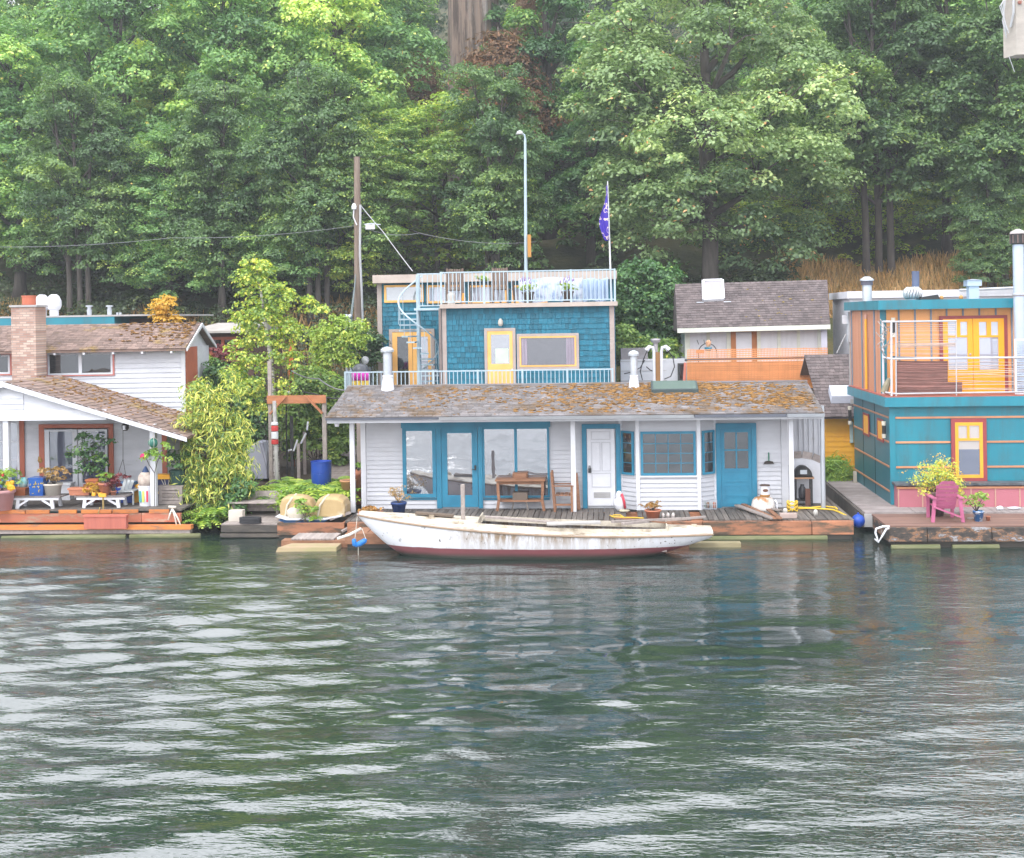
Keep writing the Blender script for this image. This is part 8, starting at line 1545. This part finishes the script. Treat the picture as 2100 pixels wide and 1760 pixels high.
x0, x1, z0, z1 = rect('R7', 1998, 1150, 2140, 1640, SY-.5); x1 = max(x1, x0+.9); t = thing('slatted_screen', 'pale grey slatted box in front of the stovepipe', 'screen', (x0+.4, SY-.3, fz1)); m = MB(); frame_rect(m, x0, x1, fz1+.04, z1, SY-.42, SY-.38, .045); m.build('frame', TRIMW, t); m = MB(); k = 22
for i in range(k): z = fz1+.09+(z1-fz1-.15)*i/k; m.box(x0+.045, x1-.045, SY-.41, SY-.39, z, z+.022)
m.build('slat', PB, t)
# things on the roof
RT_ = rz1; c = A('R7', 512, 760, UY_+1.5); t = thing('metal_flue', 'short ribbed steel flue with dark collar and pale cap on the teal roof', 'flue', (c.x, UY_+1.5, RT_)); zt = A('R7', 512, 612, UY_+1.5).z; zt2 = A('R7', 512, 560, UY_+1.5).z; MB().lathe([(.135, 0), (.135, zt-RT_)], (c.x, UY_+1.5, RT_), 18).build('pipe', METAL, t); MB().lathe([(.17, 0), (.17, .12)], (c.x, UY_+1.5, zt), 18).build('collar', M('dark_zinc', (.08, .08, .11)), t); MB().lathe([(.2, 0), (.2, .04), (.08, .12)], (c.x, UY_+1.5, zt+.122), 18).build('cap', METAL, t)
c = A('R7', 967, 735, UY_+1.2); h = A('R7', 967, 628, UY_+1.2).z-RT_; r_ = (A('R7', 1055, 690, UY_+1.2).x-A('R7', 880, 690, UY_+1.2).x)/2; t = thing('turbine_ventilator', 'round silver turbine ventilator on the teal roof', 'ventilator', (c.x, UY_+1.2, RT_)); MB().lathe([(r_*.7, 0), (r_*.72, h*.12)], (c.x, UY_+1.2, RT_), 20).build('base', METAL, t)
for k in range(18): a_ = k*2*PI/18; m = MB(); m.tube([(c.x+r_*s*math.cos(a_+s2), UY_+1.2+r_*s*math.sin(a_+s2), RT_+h*z) for s, z, s2 in ((.66, .13, 0), (.92, .3, .08), (1.0, .52, .16), (.9, .75, .24), (.55, .94, .32))], r_*.14, 5); m.build('vane', M('silver_vane', (.62, .62, .64), metal=.5, rough=.35), t, True)
MB().lathe([(r_*.62, h*.9), (r_*.4, h*.97), (.02, h)], (c.x, UY_+1.2, RT_), 18).build('crown_plate', METAL, t)
c0_, c1_, d0_, d1_ = rect('R7', 1045, 700, 1240, 735, UY_+.9); tag(MB().hexa([(c0_, UY_+.9, RT_), (c1_, UY_+.9, RT_), (c1_, UY_+1.1, RT_), (c0_, UY_+1.1, RT_), (c0_, UY_+.9, RT_+.08), (c1_-.05, UY_+.9, RT_+.15), (c1_-.05, UY_+1.1, RT_+.15), (c0_, UY_+1.1, RT_+.08)]).build('black_tarp_roll', BLACK), 'low black rolled bundle beside the turbine ventilator', 'bundle')
c = A('R7', 1568, 735, UY_+1.6); zt = A('R7', 1568, 622, UY_+1.6).z; zt2 = A('R7', 1568, 552, UY_+1.6).z; t = thing('roof_vent', 'pale blue square hooded vent on the teal roof', 'vent', (c.x, UY_+1.6, RT_)); MB().box(c.x-.14, c.x+.14, UY_+1.46, UY_+1.74, RT_, zt).build('shaft', PB, t); MB().box(c.x-.2, c.x+.2, UY_+1.4, UY_+1.8, zt+.001, zt+.16).build('hood', PB, t); MB().hexa([(c.x-.23, UY_+1.37, zt+.162), (c.x+.23, UY_+1.37, zt+.162), (c.x+.23, UY_+1.83, zt+.162), (c.x-.23, UY_+1.83, zt+.162), (c.x-.03, UY_+1.57, zt2), (c.x+.03, UY_+1.57, zt2), (c.x+.03, UY_+1.63, zt2), (c.x-.03, UY_+1.63, zt2)]).build('cap', PB, t)
c = A('R7', 997, 640, UY_+4); tag(MB().tube([(c.x, UY_+4, RT_), (c.x, UY_+4, A('R7', 997, 472, UY_+4).z)], .11, 10).build('slate_pipe', M('slate_blue_paint', (.10, .12, .20))), 'slate blue pipe standing behind the turbine ventilator', 'pipe')
for x, lab in ((1450, 'small orange knob standing on the teal roof near the square vent'), (1255, 'small orange knob standing on the teal roof by the black bundle')): c = A('R7', x, 725, UY_+1); tag(MB().lathe([(.05, 0), (.06, .08), (.02, .12)], (c.x, UY_+1, RT_), 8).build('roof_stub', M('roof_stub', (.6, .3, .1)), None, True), lab, 'knob')
x0, x1, z0, z1 = rect('R7', 335, 660, 2100, 740, 45.5); t = thing('white_building', 'long white flat roofed building whose roof edge shows behind the teal house', 'building', ((x0+x1)/2, 46, .5)); MB().box(x0, x1+3, 45.5, 49, .5, z1-.25).build('wall', WHITE, t); MB().box(x0-.1, x1+3, 45.35, 49.2, z1-.248, z1).build('roof_edge', TRIMW, t); m = MB(); m.tube([(x0+3.7, 45.2, z1-.03), (x1+3, 45.2, z1+.12)], .05, 7); m.build('roof_pipe', METAL, t)
x0, x1, z0, z1 = rect('R7', 318, 880, 365, 1180, YB+.9); t = thing('meter_cabinet', 'tall pale bluish cabinet on the far corner of the copper sided wall', 'cabinet', (x0, YB+.9, z0)); MB().box(x0-.02, x0+.35, YB+.75, YB+1.0, z0, z1).build('cabinet', M('pale_bluish_paint', (.56, .60, .66)), t); MB().box(x0-.17, x0-.022, YB+.80, YB+.95, (z0+z1)/2+.1, z1-.1).build('side_box', TRIMW, t); p, q = A('R7', 300, 1100, YB+.8), A('R7', 208, 1290, YB+.8); MB().tube([p, q], .02, 6).build('stay', CORDW, t); MB().box(x0+.03, x0+.3, YB+.8, YB+.95, .4, z0-.002).build('stand', GREYC, t)
# hanging beam in the top right corner, carried by a pole outside the view
c = at(2085, 112, 44); zb_ = c.z; t = thing('concrete_beam', 'pale concrete beam end with loose cables hanging into the top right corner', 'beam', (c.x+.8, 44.4, zb_)); b_ = MB(); b_.hexa([(c.x-.28, 44.5, zb_-.02), (c.x, 44, zb_), (c.x+1.3, 44.1, zb_), (c.x+1.1, 44.8, zb_), (c.x-.28, 44.5, zb_+6), (c.x, 44, zb_+6), (c.x+1.3, 44.1, zb_+6), (c.x+1.1, 44.8, zb_+6)]); b_.build('beam', M('stained_concrete', (.44, .40, .36), (.34, .31, .28), .9, 2, (1, 1, 2)), t); m = MB(); random.seed(71)
for k in range(5): z = zb_+1.9-.06*k; m.tube([(c.x-.15, 44.2, zb_+2.2), (c.x-.30-.05*k, 44.1, z), (c.x-.42+.05*k, 44.1, zb_+1.15-.1*k), (c.x-.28, 44.15, zb_+.6+.1*k)], .016, 5)
m.tube([(c.x-.20, 44.2, zb_), (c.x-.1, 44.2, zb_-.3), (c.x-.02, 44.2, zb_-.55)], .012, 5); m.tube([(c.x-.08, 43.95, zb_+2.2), (c.x-.1, 43.95, zb_+1.4), (c.x-.16, 44.1, zb_+.95)], .04, 6); m.build('cable', CORDW, t); MB().blob((c.x+.12, 43.98, zb_+1.75), .07, .05, .07, 8, 5).build('bolt', M('rusty_bolt', (.28, .10, .07)), t); MB().tube([(c.x+1.7, 44.6, gz(c.x+1.7, 46)-1), (c.x+1.7, 44.6, zb_+6)], .3, 10).build('pole', CACHE['pole_wood'], t); MB().bar((c.x+1.0, 44.55, zb_+4), (c.x+1.6, 44.6, zb_+4), .2).build('bracket', METAL, t)
